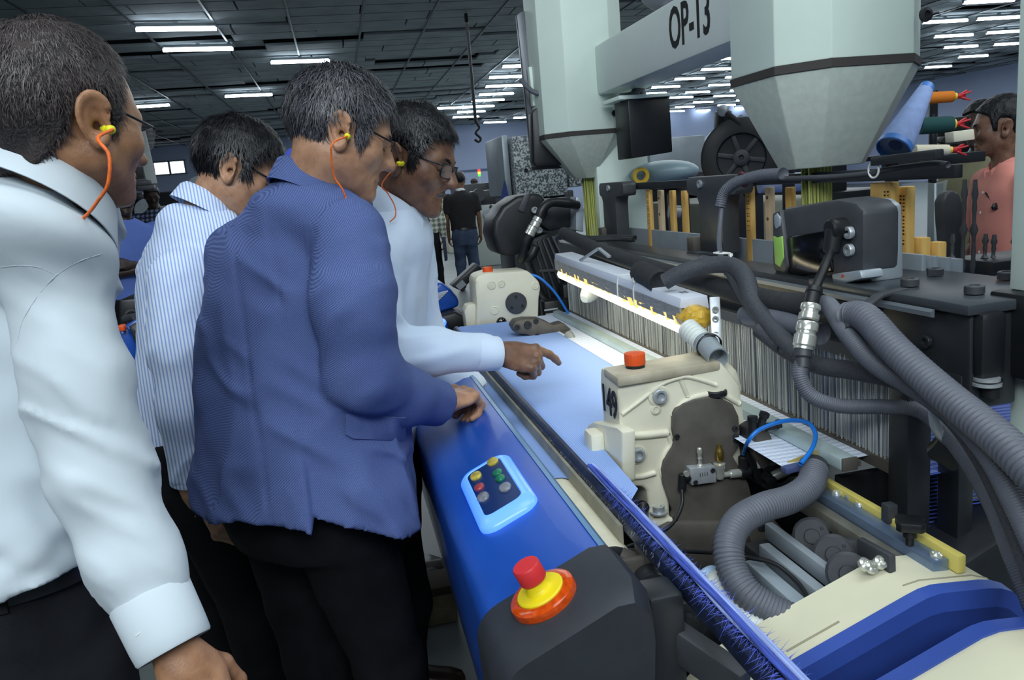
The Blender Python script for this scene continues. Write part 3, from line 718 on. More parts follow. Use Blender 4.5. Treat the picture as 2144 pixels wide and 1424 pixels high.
# ---- heddle frames: wooden posts with aluminium rails
NY = [1.525, 2.13, 2.90, 3.42]
for k in range(4):
    X = 1.165 + k * .030
    fr = thing('heddle_frame', ['first heddle frame of wooden posts and grey aluminium rail behind the black beam', 'second heddle frame of wooden posts, just behind the front one', 'third heddle frame of wooden posts, behind the second one', 'hindmost heddle frame of wooden posts and aluminium rail'][k], 'frame', (X, 1.5, 1.0), 'heddle frames of the loom')
    mb = MB(); ybar(mb, [(X, 1.12), (X, 1.285 - .006 * k), (X + .011, 1.285 - .006 * k), (X + .011, 1.12)], 1.42, 3.45, .0015); obj('frame_rail', mb, M_ALU, fr)
    for j, y in enumerate(NY):
        w = .030 + .002 * j; y2 = y + (-.012 * k if j < 2 else .004 * k); zt = 1.436 - (.012 * k if j in (0,) else .004 * k) - (.10 if (k == 2 and j == 0) else 0)
        if k == 3 and j == 0: zt = 1.30
        mb = MB(); mb.box((X + .006, y2 - .045 * k * (j in (1, 2)) + (.02 if j == 0 and k == 0 else 0), (zt + 1.02) / 2), (.016 if j else .022, w * (2.3 if j == 0 and k == 0 else 1), zt - 1.02), bev=.003); po = obj('wooden_post', mb, M_WOOD if k != 1 or j == 0 else M_WOOD2, fr)
        if k == 0 and j < 3 or (k == 1 and j == 0):
            # stamped black marks down the post, too small to read
            mb = MB(); yy = y2; rgq = np.random.default_rng(j * 7 + k); z = zt - .02
            while z > zt - .13:
                for c in (0, 1):
                    hgt = rgq.uniform(.003, .006); mb.box((X - .0022 if j else X - .0053, yy - .006 + c * .010, z), (.0006, .0052, hgt * .6))
                z -= rgq.choice([.0075, .0075, .014])
            obj('stamped_marks', mb, M_INK, po, smooth=0, kind='stuff')
        if k == 1 and j in (1, 2):
            for dz in (.03, .09):
                mb = MB(); mb.lathe(V3(X - .0025, y2 - .045 * k, zt - dz), (-1, 0, 0), [(0, -.001), (.0045, -.001), (.0055, .001), (0, .0012)], 12); obj('hole_plug', mb, M_GREYP, po)
# ---- near gear head, number 149 on its side
YF = 1.42
gear = thing('gear_head', 'cream cast gear head with orange cap and black keyhole plate, marked 149, nearer of two', 'gearbox', (.6, 1.45, .78))
hp_ = [(1293, 792), (1509, 757), (1530, 780), (1549, 806), (1556, 850), (1566, 915), (1572, 975), (1560, 1005), (1420, 1020), (1403, 1050), (1404, 1096), (1392, 1110), (1374, 1108), (1358, 1092), (1356, 1030), (1346, 1020), (1306, 1018), (1300, 990), (1298, 900), (1292, 830)]
mb = MB(); plateY(mb, hp_, YF, .105, .007); obj('housing', mb, M_CREAM, gear, smooth=40)
lidp = [(1266, 776), (1293, 795), (1400, 779), (1509, 759), (1500, 752), (1463, 735), (1400, 742), (1330, 752), (1270, 766)]
mb = MB(); plateZ(mb, [(1262, 770), (1292, 791), (1510, 757), (1464, 734)], 1.119, .020, .006); lid = obj('lid', mb, mat('lid_grimy_cream', (196, 188, 166), rough=.5, col2=(150, 140, 118), scale=16, thr=(.35, .8)), gear, smooth=40)
cpos = atZ(1330, 769, 1.119); mb = MB()
ring_ = []
for k in range(48): t = 2 * math.pi * k / 48; rr = .0205 + (.0009 if k % 2 else 0); ring_.append((rr * math.cos(t), rr * math.sin(t)))
mb.prism(ring_, cpos + V3(0, 0, .006), (1, 0, 0), (0, 1, 0), .024, .002); cap = obj('filler_cap', mb, M_ORANGE, gear, smooth=40)
mb = MB(); mb.cyl(cpos, cpos + V3(0, 0, .007), .0195, n=24); obj('cap_collar', mb, M_BLACK, cap)
kp = [(1410, 870), (1416, 858), (1432, 846), (1452, 838), (1484, 832), (1512, 836), (1535, 846), (1547, 872), (1550, 905), (1546, 938), (1534, 955), (1552, 985), (1568, 1015), (1580, 1060), (1590, 1100), (1592, 1122), (1400, 1128), (1400, 1100), (1410, 1070), (1402, 1050), (1390, 1015), (1386, 985), (1390, 966), (1408, 938), (1414, 922), (1409, 900)]
mb = MB(); plateY(mb, kp, YF - .012, .014, .003); plate = obj('keyhole_plate', mb, M_GREYP, gear, smooth=40)
for px, py in ((1416, 914), (1540, 914), (1538, 897), (1405, 1095), (1412, 1088), (1540, 920)):
    mb = MB(); bolt(mb, atY(px, py, YF - .012), (0, -1, 0), .006, .004); obj('screw', mb, M_DARK, plate)
# cast ribs standing proud of the front face
for pts, r in (([(1302, 868), (1345, 836), (1383, 806), (1420, 792), (1445, 790), (1500, 806)], .0045), ([(1424, 793), (1432, 812), (1440, 830)], .005), ([(1300, 911), (1340, 912), (1398, 906)], .008), ([(1302, 998), (1340, 998), (1372, 990)], .006), ([(1398, 908), (1404, 930), (1392, 950), (1384, 985), (1394, 1010)], .005), ([(1408, 872), (1432, 842), (1470, 828), (1510, 826), (1548, 845)], .006)):
    mb = MB(); mb.tube(spline([atY(x, y, YF - .001) for x, y in pts], 5), r, 8); obj('rib', mb, M_CREAM, gear, smooth=180)
for px, py, r in ((1378, 828, .0145), (1333, 950, .0135)):
    c = atY(px, py, YF); mb = MB(); mb.lathe(c, (0, -1, 0), [(r * 1.55, -.001), (r * 1.5, .004), (r * 1.2, .0055), (r * 1.15, .004)], 24); mb.cyl(c, c - V3(0, .004, 0), r * 1.2, n=24); obj('boss', mb, M_CREAM, gear)
    mb = MB(); bolt(mb, c - V3(0, .004, 0), (0, -1, 0), r, .009, .6); obj('bolt', mb, M_STEEL, gear)
c = atY(1372, 857, YF); mb = MB(); mb.lathe(c, (0, -1, 0), [(.011, -.001), (.010, .004), (.006, .005), (.0055, .003), (0, .003)], 20); obj('boss', mb, M_CREAM, gear)
c = atY(1379, 1068, YF - .004); mb = MB(); mb.cyl(c - V3(0, 0, .006), c - V3(0, 0, .003), .018, n=22); mb.lathe(c - V3(0, 0, .003), (0, 0, 1), [(.012, 0), (.012, .012), (.007, .012), (.006, .005), (0, .005)], 20); obj('bolt', mb, M_STEEL, gear)
foot = MB(); foot.box(atY(1382, 1088, YF) + V3(0, .0, -.008), (.046, .035, .03), bev=.006); obj('foot', foot, M_CREAM, gear)
c = atY(1497, 820, YF + .006); mb = MB(); mb.lathe(c + V3(0, 0, -.006), (0, 0, 1), [(.024, 0), (.024, .008), (.020, .011), (.018, .007), (0, .007)], 26); obj('rubber_plug', mb, M_BLACK, gear)
# rounded back of the housing on the right and side boxes on the left
mb = MB(); plateY(mb, [(1500, 762), (1520, 752), (1546, 775), (1556, 810), (1553, 860), (1562, 930), (1540, 980), (1500, 985)], YF + .028, .09, .012); obj('rear_housing', mb, M_CREAM, gear, smooth=40)
mb = MB(); plateX(mb, [(1240, 884), (1228, 890), (1228, 985), (1240, 1000), (1294, 1022), (1304, 1010), (1302, 905), (1290, 895)], .466, .028, .006); obj('side_cover', mb, M_CREAM, gear, smooth=40)
mb = MB(); mb.box(atX(1246, 945, .452) + V3(0, 0, .002), (.03, .05, .085), bev=.007); obj('side_box', mb, M_CREAM, gear, smooth=40)
mb = MB(); put_text(mb, '149', V3(.4775, atX(1278, 843, .48)[1], atX(1278, 843, .48)[2]), (0, -1, 0), (0, 0, 1), .056, .80, .002, .0012); 
# lettering bends from the left side on to the rounded corner
obj('lettering', mb, M_INK, gear, smooth=0)
# valve with fittings in front of the plate
vy = YF - .030
mb = MB(); plateY(mb, [(1444, 981), (1498, 976), (1501, 1010), (1448, 1017)], vy, .022, .002); valve = obj('valve_block', mb, M_STEEL, gear, smooth=40)
for px, py in ((1492, 985), (1456, 1010)):
    mb = MB(); bolt(mb, atY(px, py, vy), (0, -1, 0), .005, .002); obj('screw', mb, M_DARK, valve)
mb = MB()
for i in range(4): mb.box(atY(1466 + 5 * i, 995 - .8 * i, vy), (.0012, .0006, .008))
obj('stamped_marks', mb, M_INK, valve, smooth=0)
def fit_stack(name, base, ax, prof, m, par): mb = MB(); mb.lathe(base, ax, prof, 16); return obj(name, mb, m, par)
fit_stack('chrome_fitting', atY(1466, 979, vy + .01), (0, 0, 1), [(.007, 0), (.007, .006), (.004, .008), (.0035, .016), (.005, .020), (.0035, .024), (.0045, .028), (.006, .033), (.005, .040), (.003, .042), (0, .042)], M_CHROME, valve)
fit_stack('tee_fitting', atY(1507, 996, vy + .01), (0, 0, 1), [(.008, -.006), (.010, .0), (.009, .012), (.012, .018), (.012, .026), (.007, .028), (0, .028)], M_CHROME, valve)
fit_stack('brass_fitting', atY(1507, 962, vy + .01), (0, 0, 1), [(.006, -.004), (.008, .004), (.0085, .014), (.007, .020), (.0045, .026), (.0045, .031), (0, .031)], mat('brass', (190, 160, 80), rough=.25, metal=.9), valve)
mb = MB(); a = atY(1500, 996, vy + .01); b = atY(1552, 990, vy + .01); mb.cyl(a, b, .006, n=14); mb.cyl(a + (b - a) * .55, b, .009, n=16); obj('side_fitting', mb, M_CHROME, valve)
mb = MB(); c = atY(1558, 988, vy + .01); mb.cyl(c - V3(.01, 0, 0), c + V3(.012, 0, 0), .013, n=16, bev=.002); mb.cyl(c, atY(1557, 955, vy + .01), .011, n=16, bev=.002); obj('elbow', mb, M_BLACK, valve)
mb = MB(); c = atY(1430, 1000, vy + .01); mb.cyl(c, atY(1446, 998, vy + .01), .010, n=16, bev=.002); mb.cyl(c + V3(0, 0, .008), atY(1428, 1028, vy + .01), .0085, n=14, bev=.002); obj('elbow', mb, M_BLACK, valve)
mb = MB(); c = atY(1436, 991, vy + .002); mb.cyl(c, c - V3(0, .006, 0), .006, n=14); obj('elbow_ring', mb, M_CHROME, valve)
hs = thing('air_hose', 'thin black air hose looping from the silver valve to the cloth edge and back', 'hose', tuple(atY(1428, 1028, vy)))
mb = MB(); pts = [W(1428, 1022, 1.50), W(1427, 1060, 1.49), W(1405, 1100, 1.46), W(1360, 1128, 1.42), W(1318, 1143, 1.39), W(1308, 1149, 1.385), W(1330, 1152, 1.39), W(1420, 1154, 1.42), W(1500, 1158, 1.45)]
mb.tube(spline(pts, 8), .0036, 8); obj('hose_run', mb, M_BLACK, hs, smooth=180)
# plinth the gear head is bolted to
mb = MB(); plateY(mb, [(1370, 1110), (1400, 1095), (1592, 1095), (1640, 1110), (1650, 1180), (1640, 1240), (1500, 1250), (1400, 1180), (1372, 1140)], YF - .025, .14, .008); obj('plinth', mb, M_GREYP, gear, smooth=40)
mb = MB(); plateY(mb, [(1560, 1095), (1615, 1080), (1650, 1120), (1650, 1160), (1585, 1170)], YF - .055, .05, .004); obj('plinth_block', mb, M_GREYP, gear)
mb = MB(); bolt(mb, atY(1592, 1108, YF - .05), (0, 0, 1), .010, .010); obj('bolt', mb, M_DARK, gear)
mb = MB(); mb.lathe(atY(1345, 1058, YF), (-.3, -.9, -.2), [(0, 0), (.012, 0), (.014, .008), (.010, .018), (.005, .022), (.005, .05), (0, .05)], 14); obj('clamp_screw', mb, M_BLACK, gear)

# ---- far gear head
YG = 3.12
g2 = thing('gear_head', 'cream cast gear head with orange cap and round black cover, farther of two', 'gearbox', (.62, 3.15, .9))
mb = MB(); plateY(mb, [(994, 588), (1000, 578), (1020, 572), (1104, 566), (1116, 576), (1128, 588), (1133, 600), (1129, 625), (1128, 672), (1120, 688), (1004, 698), (996, 690), (998, 640)], YG, .16, .012); obj('housing', mb, M_CREAM, g2, smooth=40)
mb = MB(); plateZ(mb, [(994, 586), (1000, 582), (1106, 572), (1102, 566), (1010, 574)], 1.142, .014, .005); obj('lid', mb, M_CREAM, g2, smooth=40)
cp2 = atY(1022, 574, YG + .06); mb = MB(); mb.prism(ring_, cp2 + V3(0, 0, .004), (1, 0, 0), (0, 1, 0), .026, .002); c2 = obj('filler_cap', mb, M_ORANGE, g2, smooth=40)
mb = MB(); mb.cyl(cp2 - V3(0, 0, .004), cp2 + V3(0, 0, .005), .019, n=20); obj('cap_collar', mb, M_BLACK, c2)
c = atY(1080, 634, YG); mb = MB(); mb.lathe(c, (0, -1, 0), [(.044, -.002), (.044, .010), (.041, .013), (0, .013)], 36); cv = obj('round_cover', mb, M_DGREY, g2)
for dx, dy in ((0, -.026), (-.022, .016), (.024, .014)):
    mb = MB(); bolt(mb, c + V3(dx, -.013, -dy), (0, -1, 0), .006, .003); obj('screw', mb, M_DARK, cv)
for px, py, r in ((1029, 597, .018), (1050, 594, .016), (1121, 598, .016), (1035, 650, .018)):
    q = atY(px, py, YG); mb = MB(); mb.lathe(q, (0, -1, 0), [(r, -.002), (r * .97, .003), (r * .8, .0045), (r * .72, .002), (r * .5, .002), (r * .45, .004), (0, .004)], 22); obj('boss', mb, M_CREAM, g2)
q = atY(1050, 675, YG); mb = MB(); mb.ball(q, (.022, .014, .022), 18); obj('sight_knob', mb, mat('glass_black', (14, 14, 16), rough=.08, coat=.8), g2, smooth=180)
mb = MB(); plateY(mb, [(972, 652), (978, 640), (996, 636), (1000, 690), (978, 694)], YG + .02, .08, .006); obj('side_box', mb, M_CREAM, g2, smooth=40)
at_ = thing('air_tube', 'thin blue air tube arching from the farther gear head down to the clamp', 'hose', tuple(atY(1105, 572, YG)))
mb = MB(); mb.tube(spline([atY(1104, 573, YG + .02), atY(1130, 582, YG), atY(1160, 610, YG - .02), atY(1185, 648, YG - .04), atY(1194, 665, YG - .05), atY(1190, 678, YG - .05), atY(1184, 684, YG - .05)], 8), .0055, 8); obj('tube', mb, M_TUBEB, at_, smooth=180)
# clamp arm lying on the cloth in front of it
cl = thing('temple_clamp', 'dark cast clamp arm with pale nozzle resting on the far cloth edge', 'clamp', tuple(atZ(1130, 695, ZC)))
mb = MB(); plateY(mb, [(1072, 684), (1080, 672), (1100, 668), (1130, 668), (1150, 676), (1160, 682), (1180, 676), (1196, 690), (1204, 702), (1192, 706), (1170, 698), (1150, 700), (1136, 712), (1116, 712), (1108, 702), (1080, 698)], 2.74, .07, .006); obj('arm', mb, M_GREYP, cl, smooth=40)
for px, py, r in ((1083, 685, .010), (1105, 680, .014), (1122, 672, .009), (1125, 704, .010)):
    mb = MB(); bolt(mb, atY(px, py, 2.74), (0, -1, 0), r, .007); obj('bolt', mb, M_DARK, cl)
mb = MB(); mb.box(atY(1186, 700, 2.71), (.035, .06, .025), bev=.006); obj('slide', mb, M_GREYP, cl)
mb = MB(); a = atY(1190, 702, 2.64); b = atY(1210, 722, 2.54); mb.lathe(a, b - a, [(.010, 0), (.018, .006), (.016, .03), (.010, .05), (.006, .052), (.004, .045), (0, .045)], 16); obj('nozzle', mb, mat('nozzle_grey', (176, 180, 176), rough=.4, metal=.4), cl)
mb = MB()
for k in range(5): a = atY(1140 + k * 3, 650 + k * 9, YG - .0); mb.cyl(a, atY(1168 + k * 2, 646 + k * 9, YG - .03), .004, n=8)
obj('pins', mb, M_STEEL, cl, kind='stuff')
mb = MB(); mb.box(atY(1165, 660, YG + .06), (.12, .08, .14), bev=.01); mb.box(atY(1195, 640, YG + .1), (.08, .08, .2), bev=.01); obj('bracket', mb, M_BLACK, cl)

# ---- clamp mechanism right of the near gear head
mc = thing('temple_mechanism', 'black clamp mechanism of small blocks and screws right of the nearer gear head', 'clamp', tuple(atY(1600, 960, 1.40)))
mb = MB(); plateY(mb, [(1583, 912), (1612, 905), (1624, 935), (1630, 960), (1598, 985), (1580, 950)], 1.36, .03, .004); obj('grey_block', mb, M_GREYP, mc)
mb = MB(); plateY(mb, [(1562, 900), (1580, 888), (1600, 905), (1585, 930), (1600, 990), (1640, 985), (1665, 960), (1672, 985), (1640, 1012), (1590, 1015), (1565, 960)], 1.385, .035, .004); obj('black_body', mb, M_BLACK, mc)
for px, py, ax in ((1594, 885, (0.3, -.2, 1)), (1612, 893, (.9, -.3, .2)), (1576, 894, (0, 0, 1)), (1632, 945, (0.2, -.5, .8)), (1648, 958, (.1, -.4, .9)), (1655, 990, (.6, -.6, .2)), (1605, 1000, (0, -1, 0))):
    mb = MB(); mb.lathe(atY(px, py, 1.37), ax, [(0, -.01), (.008, -.01), (.008, .012), (.010, .013), (.010, .022), (.006, .023), (0, .023)], 12); obj('screw', mb, M_BLACK, mc)
mb = MB(); mb.lathe(atY(1618, 998, 1.36), (.9, -.2, .35), [(0, 0), (.010, 0), (.011, .03), (.008, .034), (.008, .05), (0, .05)], 16); mb.cyl(atY(1585, 950, 1.375), atY(1590, 980, 1.37), .004, n=8); obj('steel_pin', mb, M_CHROME, mc)
at2 = thing('air_tube', 'bright blue air tube looping over the clamp right of the nearer gear head', 'hose', tuple(atY(1557, 955, vy + .01)))
mb = MB(); mb.tube(spline([atY(1557, 950, vy + .01), W(1566, 925, 1.53), W(1590, 900, 1.52), W(1640, 882, 1.50), W(1688, 884, 1.46), W(1707, 908, 1.43), W(1700, 940, 1.40), W(1676, 972, 1.38)], 8), .0042, 8); obj('tube', mb, M_TUBEB, at2, smooth=180)
mb = MB(); a = W(1640, 985, 1.40); b = W(1722, 965, 1.42); mb.obox(a, b, .016, .012, bev=.002); guide = obj('yarn_guide_bar', mb, mat('bar_blue_steel', (96, 110, 160), rough=.3, metal=.5), mc)
mb = MB(); mb.obox(W(1650, 972, 1.44), W(1725, 942, 1.44), .006, .008); obj('guide_edge', mb, mat('strip_ochre', (176, 158, 92), rough=.5), mc)

# ---- grey corrugated hose curling down in front
ch = thing('corrugated_hose', 'fat grey corrugated hose bending from the gear head down to the cream cover', 'hose', tuple(W(1690, 990, 1.36)))
mb = MB(); mb.corrugated([W(1706, 985, 1.40), W(1694, 1018, 1.36), W(1655, 1045, 1.32), W(1600, 1062, 1.28), W(1550, 1090, 1.25), W(1526, 1135, 1.22), W(1532, 1190, 1.20), W(1560, 1238, 1.18), W(1605, 1272, 1.17), W(1665, 1300, 1.16)], .0245, .0062, .0026, 18); obj('hose_run', mb, M_HOSE, ch, smooth=180)
mb = MB(); mb.lathe(W(1704, 978, 1.42), W(1696, 1010, 1.37) - W(1704, 978, 1.42), [(0, 0), (.022, 0), (.027, .003), (.027, .018), (.0255, .020)], 20); obj('hose_collar', mb, M_DGREY, ch)

# ---- rails, cams and knobs of the near side
rr = thing('rapier_guide', 'yellow and steel guide rails with black knobs at the near side of the loom', 'rail', (.78, 1.0, .9))
mb = MB(); ybar(mb, [(.792, .905), (.792, .932), (.806, .932), (.806, .905)], .885, 1.21, .002); obj('yellow_rail', mb, mat('rail_yellow', (222, 206, 110), rough=.5, var=.06), rr)
mb = MB(); ybar(mb, [(.764, .900), (.764, .922), (.791, .922), (.791, .900)], .90, 1.21, .002); obj('steel_rail', mb, mat('rail_blue_steel', (120, 140, 168), rough=.3, metal=.5, var=.1, scale=20), rr)
mb = MB(); ybar(mb, [(.742, .880), (.742, .906), (.763, .906), (.763, .880)], .86, 1.23, .002); obj('lower_rail', mb, mat('rail_worn_grey', (120, 118, 108), rough=.5, metal=.3, var=.2, scale=30), rr)
for px, py in ((1752, 1035), (1800, 1058), (1780, 1042), (1960, 1165)):
    q = atZ(px, py, .922); mb = MB(); mb.lathe(q, (0, 0, 1), [(.009, 0), (.009, .004), (.006, .006), (.005, .003), (0, .003)], 14); obj('screw', mb, M_CHROME, rr)
q = atZ(1862, 1090, .925); mb = MB(); mb.box(q + V3(0, 0, .014), (.018, .018, .03), bev=.002); obj('stop_block', mb, M_DGREY, rr)
q = atZ(1905, 1140, .924); mb = MB(); mb.lathe(q, (0, 0, 1), [(0, 0), (.006, 0), (.006, .012), (.010, .013), (.010, .030), (0, .030)], 14); 
kn = [( (.024 if k % 4 < 2 else .019) * math.cos(2 * math.pi * k / 16), (.024 if k % 4 < 2 else .019) * math.sin(2 * math.pi * k / 16)) for k in range(16)]
mb.prism(kn, q + V3(0, 0, .026), (1, 0, 0), (0, 1, 0), .014, .002); obj('star_knob', mb, M_BLACK, rr)
for x, z, w, y0, y1, m in ((.672, .878, .016, .93, 1.19, M_ALU), (.640, .862, .020, .93, 1.15, M_ALU), (.606, .848, .026, .93, 1.13, mat('bar_pale_steel', (176, 190, 200), rough=.35, metal=.4, var=.1))):
    mb = MB(); ybar(mb, [(x - w / 2, z - .03), (x - w / 2, z), (x + w / 2, z), (x + w / 2, z - .03)], y0, y1, .003); obj('slide_bar', mb, m, rr)
mb = MB(); mb.tube(spline([W(1555, 1165, 1.30), W(1620, 1180, 1.27), W(1670, 1220, 1.23), W(1700, 1268, 1.18)], 6), .004, 7); obj('cable', mb, M_BLACK, rr, smooth=180)
for i, (px, py) in enumerate(((1700, 1122), (1745, 1160), (1775, 1200))):
    q = atY(px, py, 1.13 - .08 * i); mb = MB(); mb.lathe(q, (-.5, -.8, .3), [(0, -.02), (.030, -.02), (.032, .0), (.028, .004), (.013, .004), (.012, .010), (0, .010)], 20); mb.box(q + V3(.03, .0, -.005), (.04, .02, .05), bev=.006); obj('cam', mb, M_DGREY, rr)
for px, py in ((1808, 1184), (1840, 1180), (1822, 1190)):
    q = W(px, py, 1.14); mb = MB(); mb.lathe(q, (0.2, -.6, .7), [(.010, 0), (.010, .006), (.006, .008), (.005, .003), (0, .003)], 14); obj('screw', mb, M_CHROME, rr)
mb = MB(); mb.box((.71, 1.06, .80), (.16, .30, .08), bev=.01); obj('bed', mb, M_DARK, rr)
mb = MB(); mb.obox(W(1800, 1150, 1.20), W(1870, 1190, 1.13), .012, .04, bev=.003); obj('angle_plate', mb, M_DGREY, rr)
wt = thing('plastic_bottle', 'white plastic bottle lying between the grey hose and the blue yarn', 'bottle', tuple(W(1540, 1260, 1.12)))
mb = MB(); a = W(1488, 1222, 1.25); b = W(1596, 1352, 1.17); mb.lathe(a, b - a, [(0, -.006), (.024, -.006), (.036, .0), (.042, .012), (.044, .05), (.045, .13), (0, .14)], 28); obj('bottle_body', mb, mat('plastic_white', (216, 222, 218), rough=.35, var=.05, scale=20), wt, smooth=50)
mb = MB(); mb.lathe(a - unit(b - a) * .018, b - a, [(0, 0), (.022, 0), (.025, .004), (.025, .014), (0, .014)], 20); obj('bottle_cap', mb, mat('plastic_pale_blue', (170, 196, 226), rough=.35), wt)

# ---- cream cover with the blue tray at the bottom right corner
tray = thing('drive_cover', 'cream cover with sunken blue tray at the near end of the loom', 'cover', (.65, .8, .7))
PF = [(.30, .700), (.375, .752), (.405, .785), (.45, .822), (.70, .908), (.725, .911), (.81, .902), (.835, .893), (.885, .842), (.90, .80), (.90, .70)]
def off(p, d): return [(x, z - d) for x, z in p]
mb = MB(); mb.loft([[V3(x, y, z) for x, z in PF] for y in (.955, .950, .854)], closed=False); mb.loft([[V3(x, .955, z) for x, z in PF], [V3(x, .955, z - .08) for x, z in PF]], closed=False)
M_CREAM2 = mat('cover_cream_plastic', (224, 220, 192), rough=.5, var=.06, scale=7, bump=.03, bscale=120)
obj('cover_shell', mb, M_CREAM2, tray, smooth=30)
for q in (PF[4:9], [(.52, .8470), (.60, .8745)]): mb = MB(); mb.tube([V3(x, .880, z + .0002) for x, z in q], .0014, 6); obj('seam_line', mb, mat('seam_dark_cream', (150, 146, 124), rough=.6), tray)
def prof_z(x): return float(np.interp(x, [p[0] for p in PF], [p[1] for p in PF]))
xs = np.concatenate([np.linspace(.47, .70, 8), np.linspace(.725, .81, 4), np.linspace(.835, .885, 3)])
def strip(mb, y0, y1, x0, x1, h0=.006, h1=.006):
    X = [x for x in np.linspace(x0, x1, 24)]
    mb.loft([[V3(x, y1, prof_z(x) - .02) for x in X], [V3(x, y1, prof_z(x) + h1) for x in X], [V3(x, y0, prof_z(x) + h0) for x in X], [V3(x, y0, prof_z(x) - .10) for x in X]], closed=False)
mb = MB(); strip(mb, .836, .856, .455, .895, .004, .007); strip(mb, .738, .764, .455, .895, .007, .004)
mb.loft([[V3(.455, y, prof_z(.455) + h) for y, h in ((.738, -.05), (.738, .005), (.856, .005), (.856, -.05))], [V3(.500, y, prof_z(.500) + h) for y, h in ((.738, -.09), (.738, .005), (.856, .005), (.856, -.09))]], closed=False)
obj('tray_rim', mb, M_BLUE2, tray, smooth=30)
mb = MB(); X = np.linspace(.498, .895, 20); fl = [prof_z(x) - .075 for x in X]
mb.loft([[V3(x, .838, prof_z(x) + .001) for x in X], [V3(x, .832, z) for x, z in zip(X, fl)], [V3(x, .768, z) for x, z in zip(X, fl)], [V3(x, .762, prof_z(x) + .001) for x in X]], closed=False)
mb.loft([[V3(.498, .838, prof_z(.498)), V3(.498, .762, prof_z(.498))], [V3(.505, .832, fl[0] - .001), V3(.505, .768, fl[0] - .001)]], closed=False)
obj('tray_well', mb, mat('tray_blue_dark', (36, 58, 124), rough=.45, var=.1, scale=8), tray, smooth=30)
mb = MB(); X = np.linspace(.42, .90, 20); mb.loft([[V3(x, .738, prof_z(x) - .04) for x in X], [V3(x, .738, prof_z(x) + .004) for x in X], [V3(x, .728, prof_z(x) + .008) for x in X], [V3(x, .45, prof_z(x) + .004) for x in X], [V3(x, .45, prof_z(x) - .1) for x in X]], closed=False); obj('near_panel', mb, M_CREAM2, tray, smooth=30)

# ---- side frames and base that carry it all
fr = thing('loom_chassis', 'dark cast side frames and cross members under the loom', 'frame', (.7, 1.0, 0))
for y0, y1 in ((1.02, 1.18), (3.16, 3.34)):
    mb = MB(); mb.prism([(.36, 0), (.40, .60), (.48, .74), (.60, .80), (.86, .80), (1.0, .86), (1.9, .80), (1.95, .1), (1.95, 0)], (0, y1, 0), (1, 0, 0), (0, 0, 1), y1 - y0, .012); obj('side_frame', mb, M_DARK, fr)
mb = MB(); mb.box((.50, 2.17, .55), (.16, 2.0, .16), bev=.01); obj('cross_member', mb, M_DARK, fr)
mb = MB(); mb.box((1.3, 2.17, .40), (.16, 2.0, .16), bev=.01); obj('cross_member', mb, M_DARK, fr)
for X, Y, w, z0, z1 in ((.90, 1.12, .045, .70, 1.14), (.975, 1.10, .03, .70, 1.13)):
    mb = MB(); mb.box((X, Y, (z0 + z1) / 2), (w, .05, z1 - z0), bev=.003); obj('upright', mb, M_DARK, fr)
mb = MB(); mb.box((.90, 1.235, .60), (.12, .02, .64), bev=.003); obj('side_panel', mb, M_BLACK, fr)
mb = MB(); a = W(1866, 860, 1.36); b = W(1872, 1044, 1.42); mb.cyl(a, b, .005, n=10); obj('rod', mb, M_STEEL, fr)
mb = MB(); a = W(1953, 822, 1.22); mb.tube(spline([a, W(1954, 860, 1.22), W(1962, 900, 1.22), W(1985, 925, 1.22)], 5), .008, 10); obj('bent_pin', mb, M_STEEL, fr, smooth=180)
mb = MB(); q = W(1985, 935, 1.25); mb.prism([(x * 1.3, y * 1.3) for x, y in kn], q, (.8, -.6, 0), (0, 0, 1), .03, .004); obj('hand_knob', mb, M_BLACK, fr)
mb = MB(); mb.box((.36, .93, .70), (.05, .06, .50), bev=.008); obj('front_leg', mb, M_DARK, fr)
for px, py, r in ((1440, 1300, .034), (1370, 1235, .03)):
    q = W(px, py, 1.20); mb = MB(); mb.lathe(q, (-.2, -1, .1), [(0, -.03), (r, -.03), (r, 0), (r * .9, .006), (r * .45, .006), (r * .4, .02), (0, .02)], 24); obj('gear_wheel', mb, M_DARK, fr)
mb = MB(); mb.obox(W(1330, 1280, 1.13), W(1560, 1440, 1.0), .03, .05, bev=.006); obj('brace', mb, M_DGREY, fr)
mb = MB(); mb.obox(W(1300, 1160, 1.27), W(1350, 1180, 1.26), .03, .012, bev=.002); mb.obox(W(1330, 1195, 1.26), W(1300, 1215, 1.26), .02, .012, bev=.002); obj('bracket', mb, M_GREYP, fr)
# warp at the back, blue threads running to the beam
M_WARPB = wave_mat('warp_blue', (60, 84, 180), (140, 160, 220), [((0, 1, 0), .006), ((.06, 1, 0), .019)], rough=.85, lo=.25, hi=.8, noise=.5)
mb = MB(); mb.loft([[V3(x, y, z) for y in np.linspace(1.115, 3.1, 12)] for x, z in ((XR + .05, ZC - .012), (1.25, ZC - .01), (1.9, .93), (2.0, .86), (2.0, .70))], closed=False)
obj('warp_sheet', mb, M_WARPB, None, label='blue warp threads running back from behind the wires to the beam', cat='yarn')
mb = MB()
for k in range(26): y = 1.19 - k * .003; z = ZC - .01 - k * .006; mb.tube([V3(.93, y, z), V3(1.5, y + .02, z - .03)], .0016, 5)
obj('warp_sheet', mb, mat('yarn_royal_blue', (64, 86, 178)), None, label='loose blue warp threads seen between the black posts under the hoses', cat='yarn', kind='stuff')
